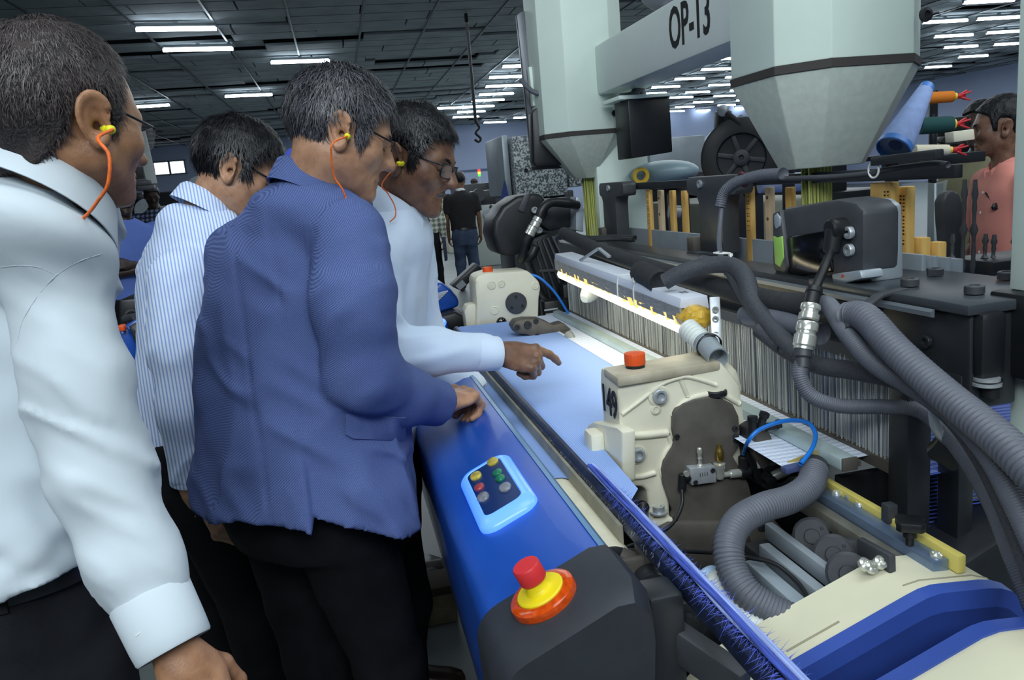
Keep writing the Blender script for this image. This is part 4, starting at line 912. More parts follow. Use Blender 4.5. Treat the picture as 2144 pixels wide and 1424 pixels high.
# ---- overhead gantry: two green columns ending in hoppers, joined by the lettered beam
gan = thing('loom_gantry', 'pale green overhead gantry with two tapered hoppers, joined by a beam lettered OP-13', 'gantry', (1.2, 2.4, 0))
def octo(cx, cy, hx, hy, c, z): return [V3(cx - hx, cy - hy + c, z), V3(cx - hx + c, cy - hy, z), V3(cx + hx - c, cy - hy, z), V3(cx + hx, cy - hy + c, z), V3(cx + hx, cy + hy - c, z), V3(cx + hx - c, cy + hy, z), V3(cx - hx + c, cy + hy, z), V3(cx - hx, cy + hy - c, z)]
def column(cx, cy, hx, hy, c, zs, zb, bx, by, ztop=2.75):
    mb = MB(); mb.hull(octo(cx, cy, hx, hy, c, zs + .006), octo(cx, cy, hx, hy, c, ztop), .003); obj('column', mb, M_GREEN, gan, smooth=30)
    mb = MB(); mb.hull(octo(cx, cy, hx + .002, hy + .002, c, zs - .012), octo(cx, cy, hx + .002, hy + .002, c, zs + .006)); obj('column_seam', mb, mat('seam_brown', (58, 54, 52), rough=.7), gan, smooth=0)
    mb = MB(); b = c * .45; mb.hull(octo(bx[0], by[0], bx[1], by[1], b, zb), octo(cx, cy, hx, hy, c, zs - .012), .003); obj('hopper', mb, M_GREEN2, gan, smooth=30)
# near column: front face Y=1.58, left face X=.985
column(1.165, 1.76, .185, .185, .085, 1.700, 1.478, (1.160, .092), (1.76, .075))
# far column
column(1.085, 3.47, .185, .185, .085, 1.692, 1.500, (1.105, .055), (3.46, .055))
# lettered cross beam
BXF = 1.12; y0, y1 = 1.94, 3.30; zb0, zb1 = 1.838, 2.036
mb = MB(); mb.box((BXF + .08, (y0 + y1) / 2, (zb0 + zb1) / 2), (.16, y1 - y0, zb1 - zb0), bev=.012); obj('cross_beam', mb, mat('beam_pale_grey_paint', (214, 224, 222), rough=.4, var=.03, scale=5), gan, smooth=40)
pa = atX(1402, 70, BXF); pb = atX(1487, 40, BXF); vs_, fs_ = text_geo('OP-13', .125, 1.0, .0016, bold=.0028)
xs_ = [v[0] for v in vs_]; sx = (pa[1] - pb[1]) / (max(xs_) - min(xs_)); ym = (pa[1] + pb[1]) / 2; xm = (max(xs_) + min(xs_)) / 2
mb = MB(); mb.add([V3(BXF - .0008 - z, ym - (x - xm) * sx, (zb0 + zb1) / 2 + .004 + y) for x, y, z in vs_], fs_); obj('lettering', mb, M_INK, gan, smooth=0)
# green leg behind the far column, black box on it, dark plate with boxes on its far side
mb = MB(); mb.box((1.245, 3.40, 1.05), (.24, .05, 2.1), bev=.004); obj('leg', mb, M_GREEN, gan)
mb = MB(); mb.box((1.37, 3.36, 1.06 + .05), (.05, .16, .10), bev=.004); obj('leg_bracket', mb, M_GREEN, gan)
mb = MB(); plateY(mb, [(1314, 206), (1402, 201), (1409, 318), (1322, 332)], 3.05, .16, .006); bb = obj('junction_box', mb, M_BLACK, gan)
mb = MB(); plateY(mb, [(1296, 200), (1404, 194), (1404, 201), (1296, 209)], 3.04, .2, .002); obj('box_lid', mb, M_GREEN, bb)
mb = MB(); mb.tube(spline([atY(1300, 205, 3.1), atY(1325, 200, 3.12), atY(1334, 186, 3.14), atY(1340, 184, 3.16), atY(1345, 200, 3.16)], 6), .018, 10); obj('cable_gland', mb, M_HOSE, gan, smooth=180)
mb = MB(); plateY(mb, [(1082, 32), (1092, 24), (1128, 22), (1180, 352), (1116, 356)], 3.55, .03, .003); obj('back_plate', mb, mat('plate_steel_dark', (84, 88, 94), rough=.35, metal=.5, var=.15, scale=6), gan)
mb = MB(); plateY(mb, [(1107, 140), (1150, 137), (1154, 218), (1116, 222)], 3.50, .04, .003); pb = obj('cover_box', mb, M_GREEN, gan)
for px, py in ((1119, 144), (1126, 215)):
    mb = MB(); bolt(mb, atY(px, py, 3.5), (0, -1, 0), .008, .005); obj('bolt', mb, M_DARK, pb)
mb = MB(); plateY(mb, [(1114, 236), (1124, 226), (1170, 222), (1180, 345), (1124, 350), (1118, 340)], 3.46, .08, .008); obj('terminal_box', mb, M_BLACK, gan)
mb = MB(); mb.tube(spline([atY(1092, 168, 3.5), atY(1100, 178, 3.47), atY(1116, 192, 3.44), atY(1135, 197, 3.42), atY(1160, 196, 3.40)], 6), .011, 10); obj('cable', mb, M_HOSE, gan, smooth=180)
mb = MB(); mb.tube(spline([W(1355, -6, 3.2), W(1368, 4, 3.15), W(1390, 12, 3.1), W(1402, 6, 3.1)], 5), .028, 10); obj('cable', mb, M_HOSE, gan, smooth=180)
for px, py, Y, r in ((1287, 237, 3.285, .014), (1143, 58, 3.40, .012)):
    mb = MB(); bolt(mb, atY(px, py, Y), (0, -1, 0), r, .010); obj('bolt', mb, M_DARK, gan)
mb = MB(); q = atY(1937, 31, 1.575); mb.lathe(q, (0, -1, 0), [(.016, 0), (.015, .006), (.008, .008), (.007, .003), (0, .003)], 16); mb.tube([q + V3(.012, -.004, 0), q + V3(.028, -.006, .002)], .003, 6); obj('screw_hook', mb, M_DARK, gan)
# near leg at the right edge
mb = MB(); mb.box((1.175, 1.10, .95), (.36, .16, 1.9 - .0), bev=.004); nl = None
mb = MB(); mb.box((1.245, 1.045, 1.72), (.36, .10, .92), bev=.004); obj('leg', mb, M_GREEN, gan)
mb = MB(); mb.box((1.255, 1.045, .55), (.36, .10, 1.14), bev=.004); obj('leg', mb, M_GREEN, gan)
mb = MB(); mb.box((1.235, 1.045, 1.19), (.39, .13, .14), bev=.006); obj('clamp', mb, M_BLACK, gan)
mb = MB(); mb.box((1.25, 2.30, 2.70), (.3, 2.7, .16), bev=.01); obj('top_beam', mb, M_GREEN, gan)

# ---- bundles of harness cords dropping out of the hoppers
M_HARN = wave_mat('harness_cord_yellow_green', (138, 146, 74), (210, 214, 130), [((1, 1, 0), .006), ((1, -.6, .05), .0091)], rough=.8, lo=.2, hi=.75, noise=.4)
for (cx, cy, w, lab, zt) in ((1.172, 1.80, .030, 'yellow green harness cords dropping from the near hopper', 1.50), (1.120, 3.46, .032, 'yellow green harness cords dropping from the far hopper', 1.53)):
    hb = thing('harness_cords', lab, 'cord', (cx, cy, 1.2)); rg = np.random.default_rng(int(cy * 10))
    for k in range(26):
        x = cx + (k % 13 - 6) / 6 * w; y = cy + (k // 13 - .5) * .03
        mb = MB(); mb.tube([V3(x, y, zt), V3(x + rg.normal(0, .002), y, 1.35), V3(x + rg.normal(0, .004), y, 1.16)], .0029, 5); obj('cord', mb, M_HARN, hb, smooth=180)

# ---- weft sensor heads on the beam
sn = thing('feeder_head', 'dark wedge shaped feeder head with green patch beside the near wooden posts', 'sensor', tuple(atX(1720, 580, 1.0)))
XS = .985
mb = MB(); plateX(mb, [(1622, 448), (1640, 436), (1752, 417), (1790, 424), (1806, 440), (1806, 575), (1745, 585), (1640, 585), (1620, 570)], XS, .085, .012); obj('housing', mb, M_DGREY, sn, smooth=40)
mb = MB(); plateX(mb, [(1646, 496), (1735, 482), (1742, 570), (1650, 580)], XS - .004, .02, .004); obj('window', mb, mat('window_black_gloss', (12, 13, 15), rough=.15), sn)
mb = MB(); plateX(mb, [(1616, 446), (1632, 440), (1648, 560), (1634, 586), (1617, 560)], XS - .010, .03, .006); fp = obj('end_plate', mb, M_DGREY, sn, smooth=40)
mb = MB(); plateX(mb, [(1618, 494), (1626, 498), (1636, 494), (1640, 540), (1632, 560), (1622, 552)], XS - .0125, .006, .002); obj('green_patch', mb, mat('patch_green', (150, 196, 92), rough=.5), fp)
mb = MB(); plateX(mb, [(1620, 452), (1626, 446), (1632, 456), (1632, 474), (1624, 480), (1620, 470)], XS - .0125, .006, .002); obj('grey_patch', mb, M_ALU, fp)
mb = MB(); plateX(mb, [(1774, 424), (1800, 420), (1820, 434), (1824, 592), (1790, 594), (1790, 470)], XS + .02, .075, .008); obj('mount_plate', mb, M_ALU, sn, smooth=40)
for py in (487, 523):
    mb = MB(); bolt(mb, atX(1782, py, XS - .002), (-1, 0, 0), .0125, .009); obj('bolt', mb, M_STEEL, sn)
mb = MB(); plateX(mb, [(1740, 574), (1800, 566), (1804, 584), (1744, 600)], XS - .02, .05, .004); lp = obj('name_plate', mb, M_ALU, sn)
mb = MB(); plateX(mb, [(1760, 582), (1764, 573), (1768, 580)], XS - .0205, .001, 0); obj('red_mark', mb, mat('mark_red', (190, 60, 50), rough=.5), lp, smooth=0)
mb = MB(); a = atX(1748, 480, XS - .02); mb.cyl(a + V3(.03, 0, .0), a - V3(.014, 0, 0), .022, n=18, bev=.004); mb.cyl(a, atX(1740, 530, XS - .03), .018, .016, n=16, bev=.003); plug = obj('elbow_plug', mb, M_BLACK, sn)
cc = thing('sensor_cable', 'black ribbed cable with chrome couplings running down from the green patched feeder head', 'cable', tuple(atX(1740, 530, XS - .03)))
mb = MB(); mb.corrugated([atX(1740, 526, XS - .03), atX(1726, 560, XS - .10), W(1706, 606, 1.40)], .0088, .0045, .002, 12); obj('ribbed_sleeve', mb, M_BLACK, cc, smooth=180)
def coupling(par, p, q, prof, m, n=18, name='coupling'): mb = MB(); L = np.linalg.norm(q - p); mb.lathe(p, q - p, [(r, t * L) for r, t in prof], n); return obj(name, mb, m, par)
a, b, c, d, e = W(1706, 604, 1.40), W(1698, 638, 1.39), W(1692, 672, 1.385), W(1682, 732, 1.38), W(1680, 770, 1.375)
coupling(cc, a, b, [(0, 0), (.014, 0), (.015, .3), (.013, .35), (.013, 1), (0, 1)], M_BLACK)
coupling(cc, b, c, [(0, 0), (.0165, 0), (.0175, .12), (.0175, .3), (.015, .36), (.015, .55), (.018, .6), (.018, .92), (.016, 1), (0, 1)], M_CHROME)
coupling(cc, c, d, [(0, 0), (.017, .04), (.019, .1), (.019, .34), (.0165, .38), (.0165, .46), (.0195, .52), (.0195, .86), (.017, .92), (.017, 1), (0, 1)], M_CHROME)
coupling(cc, d, e, [(0, 0), (.0155, 0), (.0155, .4), (.012, .5), (.012, 1), (0, 1)], M_DGREY)
# farther hood and its ribbed body
hd = thing('drive_hood', 'big rounded black hood on ribbed body at the far end of the loom', 'hood', tuple(atY(1120, 600, 3.2)))
mb = MB(); plateY(mb, [(1030, 490), (1034, 462), (1052, 432), (1082, 411), (1120, 403), (1140, 410), (1152, 440), (1130, 485), (1112, 512), (1090, 533), (1062, 538), (1042, 530)], 3.24, .24, .03, 4); obj('hood_shell', mb, M_BLACK, hd, smooth=50)
mb = MB(); plateY(mb, [(1098, 408), (1112, 404), (1098, 446), (1084, 440)], 3.232, .02, .004); obj('hood_ridge', mb, M_DGREY, hd)
for px, py in ((1119, 440), (1128, 482)):
    mb = MB(); bolt(mb, atY(px, py, 3.225), (0, -1, 0), .014, .01); obj('bolt', mb, M_STEEL, hd)
mb = MB(); plateY(mb, [(1108, 500), (1150, 486), (1168, 520), (1222, 640), (1188, 668), (1140, 620), (1110, 545)], 3.26, .16, .012); rb = obj('ribbed_body', mb, M_BLACK, hd, smooth=40)
for k in range(5):
    mb = MB(); a = atY(1116 + 10 * k, 508 - 3.5 * k, 3.255); b = atY(1152 + 15 * k, 625 - 3 * k, 3.255); mb.obox(a, b, .010, .014, up=(0, 1, 0), bev=.003); obj('rib', mb, M_DGREY, rb)
mb = MB(); plateY(mb, [(1128, 565), (1180, 562), (1182, 568), (1130, 571)], 3.248, .02, .002); obj('rib', mb, M_DGREY, rb)
mb = MB(); plateY(mb, [(1120, 430), (1150, 416), (1200, 412), (1214, 425), (1215, 470), (1150, 485), (1128, 470)], 3.30, .14, .012); obj('motor_block', mb, M_DARK, hd)
mb = MB(); plateY(mb, [(1206, 412), (1220, 414), (1222, 486), (1206, 482)], 3.22, .12, .004); obj('mount_plate', mb, M_ALU, hd)
mb = MB(); mb.tube(spline([atY(1208, 430, 3.2), atY(1190, 426, 3.16), atY(1155, 424, 3.14), atY(1136, 438, 3.13), atY(1128, 460, 3.13)], 6), .019, 10); mb.tube(spline([atY(1112, 488, 3.13), atY(1100, 510, 3.14), atY(1094, 535, 3.16), atY(1090, 545, 3.2)], 6), .017, 10); mb.tube(spline([atY(1095, 540, 3.2), atY(1112, 535, 3.18), atY(1122, 515, 3.18)], 6), .02, 10); obj('cable', mb, M_BLACK, hd, smooth=180, kind='stuff')
coupling(hd, atY(1128, 456, 3.13), atY(1118, 474, 3.13), [(0, 0), (.020, 0), (.021, .4), (.018, .5), (.020, .6), (.020, 1), (0, 1)], M_CHROME)
coupling(hd, atY(1117, 475, 3.13), atY(1108, 492, 3.13), [(0, 0), (.021, 0), (.021, .45), (.018, .5), (.021, .55), (.021, 1), (0, 1)], M_CHROME)
# dark linkage below the hood and the far blue covers
lk = thing('far_linkage', 'dark cluster of small links and brackets below the black hood', 'bracket', tuple(atY(1190, 660, 3.3)))
rg = np.random.default_rng(21)
for k in range(12):
    q = atY(rg.uniform(1150, 1215), rg.uniform(600, 690), 3.34 + rg.uniform(-.03, .05)); mb = MB(); mb.box(q, (rg.uniform(.03, .08), .05, rg.uniform(.02, .07)), bev=.006); obj('link', mb, M_DARK if k % 3 else M_GREYP, lk)
for k in range(4):
    a = atY(1186 + 6 * k, 640 - 2 * k, 3.24); b = atY(1204 + 7 * k - 8, 672 + k, 3.22); mb = MB(); mb.obox(a, b, .006, .004); mb.lathe(b, (0, -1, 0), [(.004, 0), (.010, 0), (.010, .004), (.004, .004)], 12); obj('eyelet_arm', mb, M_STEEL, lk)
mb = MB(); plateY(mb, [(1216, 560), (1240, 556), (1246, 664), (1222, 668)], 3.36, .12, .006); obj('upright', mb, M_DARK, lk)
# far end machine parts left of the farther gear head
fb = thing('far_control_box', 'blue machine cover with printed label and tilted black display at the far end', 'cover', tuple(atY(920, 640, 3.6)))
a1 = [(884, 632), (890, 606), (905, 605), (922, 590), (945, 606), (960, 625), (962, 642), (930, 652), (886, 668)]
mb = MB(); plateY(mb, a1, 3.6, .2, .015, 3); obj('cover_shell', mb, M_BLUE, fb, smooth=40)
mb = MB()
for k in range(7):
    p = atY(890 + 2 * k, 640 - 3.5 * k, 3.596); q = atY(916 + 3.6 * k, 630 - 3.4 * k, 3.596); mb.obox(p, q, .005, .007, up=(0, 0, 1))
obj('label_print', mb, mat('print_pale', (200, 210, 226), rough=.5), fb, smooth=0, kind='stuff')
mb = MB(); plateY(mb, [(946, 600), (998, 552), (1010, 562), (966, 610)], 3.5, .10, .006); dsp = obj('display', mb, M_BLACK, fb)
mb = MB(); plateY(mb, [(954, 599), (968, 586), (977, 596), (963, 608)], 3.496, .004, 0); obj('display_label', mb, mat('label_grey', (120, 126, 132), rough=.5), dsp, smooth=0)
mb = MB(); plateY(mb, [(890, 672), (955, 652), (985, 668), (990, 700), (900, 706)], 3.5, .25, .015); obj('lower_case', mb, M_BLACK, fb, smooth=40)
mb = MB(); plateY(mb, [(896, 674), (930, 664), (942, 690), (925, 706), (898, 704)], 3.44, .06, .015); obj('lower_cover', mb, M_BLUE, fb, smooth=40)
mb = MB(); q = atY(935, 680, 3.6); mb.box((q[0], 3.62, q[2] / 2), (.12, .12, q[2]), bev=.01); obj('pedestal', mb, M_DARK, fb)
mb = MB(); plateY(mb, [(894, 664), (902, 662), (902, 670), (894, 672)], 3.43, .04, .004); obj('orange_knob', mb, M_ORANGE, fb)

# ---- work lamp over the cloth
la = thing('work_lamp', 'white lamp box with glowing tube beneath and golden tape end, hung over the cloth', 'lamp', tuple(atZ(1300, 700, ZC)))
F0, F1 = W(1162, 531, 2.72), W(1426, 625, 1.72)          # top edge nearest the cloth
dv = unit(F1 - F0); sv = unit(np.cross(ZU, dv)) * -1; sv = unit(V3(sv[0], sv[1], 0))
if sv[0] < 0: sv = -sv
nv = unit(np.cross(sv, dv))
if nv[2] < 0: nv = -nv
wd = .062; L = np.linalg.norm(F1 - F0)
def lp(t, s, n): return F0 + dv * (t * L) + sv * s + nv * n
mb = MB(); mb.hull([lp(0, 0, 0), lp(0, wd, 0), lp(0, wd + .004, -.030), lp(0, -.004, -.022)], [lp(1, 0, 0), lp(1, wd, 0), lp(1, wd + .004, -.030), lp(1, -.004, -.022)], .002); bx_ = obj('lamp_box', mb, mat('lamp_white_enamel', (214, 220, 232), rough=.4, var=.03), la)
mb = MB(); mb.hull([lp(0, -.005, -.021), lp(0, .0, -.021), lp(0, .004, -.056), lp(0, -.002, -.056)], [lp(1, -.005, -.021), lp(1, .0, -.021), lp(1, .004, -.056), lp(1, -.002, -.056)]); obj('shade', mb, mat('shade_grey_plastic', (150, 148, 142), rough=.35, var=.2, scale=30, stretch=(1, 1, 6)), la)
M_LAMP = mat('lamp_tube_glow', (255, 246, 214), emit=(255, 242, 200), estr=5.0)
mb = MB(); mb.cyl(lp(.02, .014, -.070), lp(.985, .014, -.070), .0165, n=14); obj('glow_tube', mb, M_LAMP, la)
rg = np.random.default_rng(31); rows = []
M_TAPE = mat('tape_golden', (206, 166, 60), rough=.25, var=.25, scale=60, bump=.4, bscale=90)
M_TAPEG = mat('tape_glowing_edge', (255, 214, 110), rough=.3, emit=(255, 214, 110), estr=1.0)  # tape is no lamp; the tube's light through it is put in as emission
ts = np.linspace(.02, .99, 60); A = [lp(t, -.003, -.044 + rg.normal(0, .0015)) for t in ts]; B = [lp(t, .002 + rg.normal(0, .003), -.060 - abs(rg.normal(0, .003)) - (.006 if rg.random() < .2 else 0)) for t in ts]
mb = MB(); mb.sheet(A, B); obj('tape_strip', mb, M_TAPEG, la, smooth=60)
e0 = lp(1, 0, 0); rows = []
for i, (t, gr) in enumerate(((.985, 1.02), (1.0, 1.04), (1.02, 1.0), (1.035, .7), (1.04, .3))):
    cx, cz = wd / 2 - .002, -.045; row = []
    for k in range(16):
        a = 2 * math.pi * k / 16; row.append(lp(t, cx + .036 * gr * math.cos(a) + rg.normal(0, .0015), cz + .026 * gr * math.sin(a) + rg.normal(0, .0015)))
    rows.append(row)
mb = MB(); mb.loft(rows); mb.f.append(tuple(range(len(mb.v) - 16, len(mb.v)))); obj('tape_end', mb, M_TAPE, la, smooth=25)
for t in (.62, .735):
    ring = [lp(t, x, z) for x, z in ((-.006, -.05), (-.006, -.02), (-.002, .002), (wd + .002, .002), (wd + .006, -.03), (wd * .6, -.078), (0, -.078))]; mb = MB(); mb.tube(ring, .0022, 6, closed=True); obj('cable_tie', mb, M_TIE, la)
mb = MB(); mb.box(lp(.735, -.004, .006), (.008, .008, .012)); obj('tie_head', mb, M_TIE, la)
mb = MB()
for k in range(6): mb.box(lp(.93 + .008 * (k % 3), .03 + .010 * (k // 3), .0008), (.006, .004, .0008))
obj('printed_label', mb, mat('print_grey', (110, 116, 126), rough=.6), bx_, smooth=0)
mb = MB(); mb.obox(lp(.26, .01, .004), W(1254, 520, 2.36), .012, .006, bev=.001); mb.obox(W(1254, 520, 2.36), W(1276, 538, 2.30), .012, .006, bev=.001); obj('bracket', mb, M_STEEL, la)
pl = bpy.data.lights.new('lamp_glow', 'AREA'); pl.shape = 'RECTANGLE'; pl.size = L * .9; pl.size_y = .02; pl.energy = 1.0; pl.color = (1, .93, .72)
po = bpy.data.objects.new('lamp_glow', pl); COL.objects.link(po); cpt = lp(.5, .014, -.090); po.matrix_world = Matrix.Translation(Vector(cpt)) @ Matrix(((dv[0], sv[0], nv[0]), (dv[1], sv[1], nv[1]), (dv[2], sv[2], nv[2]))).to_4x4()
# suction nozzle and bracket at its near end
sz = thing('suction_nozzle', 'grey open ended suction pipe with white ribbed sleeve under the lamp end', 'pipe', tuple(W(1490, 740, 1.62)))
mb = MB(); mb.corrugated([W(1440, 688, 1.70), W(1462, 708, 1.67), W(1478, 724, 1.65)], .024, .010, .003, 16); obj('ribbed_sleeve', mb, mat('sleeve_white', (216, 222, 218), rough=.5), sz, smooth=180)
mb = MB(); a = W(1474, 716, 1.655); b = W(1504, 750, 1.58); mb.lathe(a, b - a, [(.021, 0), (.025, .006), (.025, .018), (.022, .02), (.022, np.linalg.norm(b - a)), (.019, np.linalg.norm(b - a)), (.019, .05), (0, .05)], 24); obj('pipe_mouth', mb, mat('pipe_grey', (150, 160, 166), rough=.4), sz)
mb = MB(); mb.lathe(W(1482, 722, 1.645), b - a, [(.026, 0), (.028, .002), (.028, .010), (.026, .012)], 20); obj('hose_clamp', mb, M_DARK, sz)
mb = MB(); mb.obox(W(1496, 622, 1.68), W(1502, 735, 1.66), .022, .006, up=(-.3, -.9, 0), bev=.002); br = obj('bracket', mb, M_STEEL, sz)
for py in (648, 668, 700):
    mb = MB(); bolt(mb, W(1498, py, 1.67), (-.4, -.9, 0), .007, .005); obj('bolt', mb, M_CHROME, br)
sb = thing('suction_nozzle', 'small pale suction nozzle under the far end of the lamp', 'pipe', tuple(atY(1240, 615, 2.7)))
mb = MB(); a = W(1246, 600, 2.75); b = W(1222, 628, 2.70); mb.lathe(a, b - a, [(0, 0), (.020, 0), (.030, .02), (.032, .04), (.024, .065), (.014, .08), (0, .08)], 18); obj('nozzle_body', mb, mat('sleeve_white', (216, 222, 218)), sb)

# ---- hoses and cables
def hose(label, px, r, m=M_HOSE, cor=None, name='hose', depth=.0025, n=14, group=None):
    P = [W(*q) for q in px]; mb = MB()
    if cor: mb.corrugated(P, r, cor, depth, n)
    else: mb.tube(spline(P, 8), r, n)
    o = obj(name, mb, m, None, smooth=180); tag(o, label, 'hose', group); return o
hose('thick ribbed grey hose, uppermost of those sweeping down at the right edge', [(1775, 662, 1.36), (1795, 660, 1.34), (1820, 672, 1.30), (1880, 738, 1.22), (1980, 828, 1.12), (2075, 905, 1.04), (2150, 975, .98), (2230, 1060, .93)], .0250, cor=.0085, depth=.004, n=18)
hose('finely ribbed grey hose next below the thickest one', [(1722, 636, 1.46), (1740, 645, 1.42), (1775, 700, 1.34), (1830, 760, 1.28), (1905, 806, 1.22), (1990, 862, 1.14), (2070, 950, 1.06), (2130, 1060, 1.0), (2190, 1190, .95), (2270, 1360, .92)], .0165, cor=.0042, depth=.0016)
hose('smooth grey braided hose running level from the chrome coupling to the right edge', [(1590, 690, 1.56), (1650, 735, 1.50), (1710, 764, 1.44), (1800, 778, 1.36), (1890, 800, 1.28), (1985, 862, 1.18), (2060, 960, 1.10), (2120, 1080, 1.03), (2180, 1230, .97), (2260, 1440, .92)], .0165, M_HOSEB)
hose('grey ribbed hose hanging in a low loop beneath the chrome coupling', [(1680, 756, 1.38), (1676, 790, 1.375), (1700, 830, 1.37), (1760, 850, 1.36), (1850, 852, 1.33), (1930, 862, 1.29), (2000, 930, 1.20), (2070, 1040, 1.12), (2120, 1160, 1.05), (2180, 1310, 1.0), (2260, 1480, .95)], .0135, cor=.0036, depth=.0012)
hose('black cable sleeve arching from the lamp to the bundle of hoses', [(1392, 590, 1.80), (1430, 570, 1.78), (1480, 556, 1.76), (1530, 556, 1.72), (1560, 580, 1.66), (1580, 640, 1.60), (1630, 700, 1.52), (1672, 745, 1.48)], .0190, M_HOSEB)
hose('second black cable sleeve, strapped beside the arching one', [(1470, 545, 1.80), (1520, 560, 1.74), (1552, 610, 1.67), (1590, 668, 1.60), (1640, 730, 1.50)], .0130, M_HOSEB)
hose('dark grey foam covered pipe along the black cross beam', [(1180, 488, 2.95), (1205, 500, 2.85), (1250, 522, 2.62), (1300, 540, 2.4), (1400, 572, 2.05), (1500, 600, 1.8), (1620, 632, 1.58), (1720, 640, 1.48)], .023, M_FOAM)
hose('thin grey pipe below the foam covered pipe', [(1560, 660, 1.66), (1620, 668, 1.56), (1690, 690, 1.48), (1720, 700, 1.44)], .020, M_HOSE)
hose('short black foam plug standing on the white lamp box', [(1342, 570, 2.0), (1362, 580, 1.94), (1384, 594, 1.88)], .030, M_FOAM)
hose('grey ribbed sleeve curving up to the black top rail', [(1508, 432, 2.05), (1516, 404, 2.04), (1542, 382, 2.0), (1590, 368, 1.92), (1640, 364, 1.82)], .0145, cor=.006, depth=.002)
hose('thin pale cable hanging from the ribbed sleeve beside the T post', [(1512, 428, 2.05), (1508, 470, 2.04), (1506, 510, 2.0), (1512, 545, 1.92), (1530, 560, 1.80)], .0065, M_HOSE)
hose('dark cable lying along the top rail under the near hopper', [(1640, 374, 1.82), (1720, 372, 1.74), (1800, 366, 1.66), (1880, 352, 1.58), (1950, 343, 1.50), (1985, 345, 1.46)], .0062, M_DGREY)
hose('dark pipe rising over the far end of the cross beam', [(1165, 498, 3.0), (1195, 492, 2.95), (1230, 500, 2.9), (1290, 498, 2.85), (1330, 500, 2.8)], .012, M_DARK)
def loop(label, c, ax, r, m=M_TIE, t=.0022, name='cable_tie', squash=1.0):
    a, u, d = frame_of(ax); mb = MB(); mb.tube([c + a * (r * math.cos(k)) + u * (r * squash * math.sin(k)) for k in np.linspace(0, 2 * math.pi, 21)[:-1]], t, 6, closed=True); mb.box(c + u * r, (.008, .006, .006)); o = obj(name, mb, m, None); return tag(o, label, 'tie')
loop('white cable tie round the arching black sleeves', W(1524, 556, 1.735), (1, -.4, -.3), .024)
loop('white cable tie at the foot of the thin pale cable', W(1512, 530, 1.94), (.1, 0, 1), .020)
loop('white cable tie knotted on the cable under the near hopper', W(1829, 356, 1.62), (1, 0, 0), .016)
loop('maroon thread wound round the ribbed sleeve at the top rail', W(1556, 376, 1.98), (1, 0, .3), .018, mat('thread_maroon', (96, 54, 64), rough=.9), .004, 'thread_knot')
st = MB(); st.obox(W(1800, 650, 1.36), W(1842, 618, 1.42), .020, .008, bev=.003); st.obox(W(1842, 618, 1.42), W(1895, 606, 1.44), .020, .008, bev=.003); st.tube(spline([W(1800, 650, 1.36), W(1782, 668, 1.345), W(1782, 690, 1.33)], 4), .010, 8); o = obj('strap', st, M_DGREY, None); tag(o, 'dark strap holding the thickest ribbed hose to the end block', 'strap')
# ------------------------------------------------------------------ people
def facing(deg):                       # 0 = away from the camera, 90 = to its right
    a = math.radians(deg); f = FH * math.cos(a) + RH * math.sin(a)
    return f, np.cross(f, ZU)          # forward, the person's right
def rel(px, deg): return deg + math.degrees(math.atan((px - PXX) / FPX))   # facing measured from the line of sight through px
def yaw_of(deg):                       # angle of the person's right axis in world xy
    r = facing(deg)[1]; return math.atan2(r[1], r[0])
def head_frame(deg, pitch, tilt=0):
    f, r = facing(deg); p = math.radians(pitch); t = math.radians(tilt)
    fw = f * math.cos(p) - ZU * math.sin(p); up = np.cross(r, fw)
    r2 = r * math.cos(t) - up * math.sin(t); up2 = np.cross(r2, fw)
    return np.array([r2, fw, up2]).T   # columns: right, forward, up

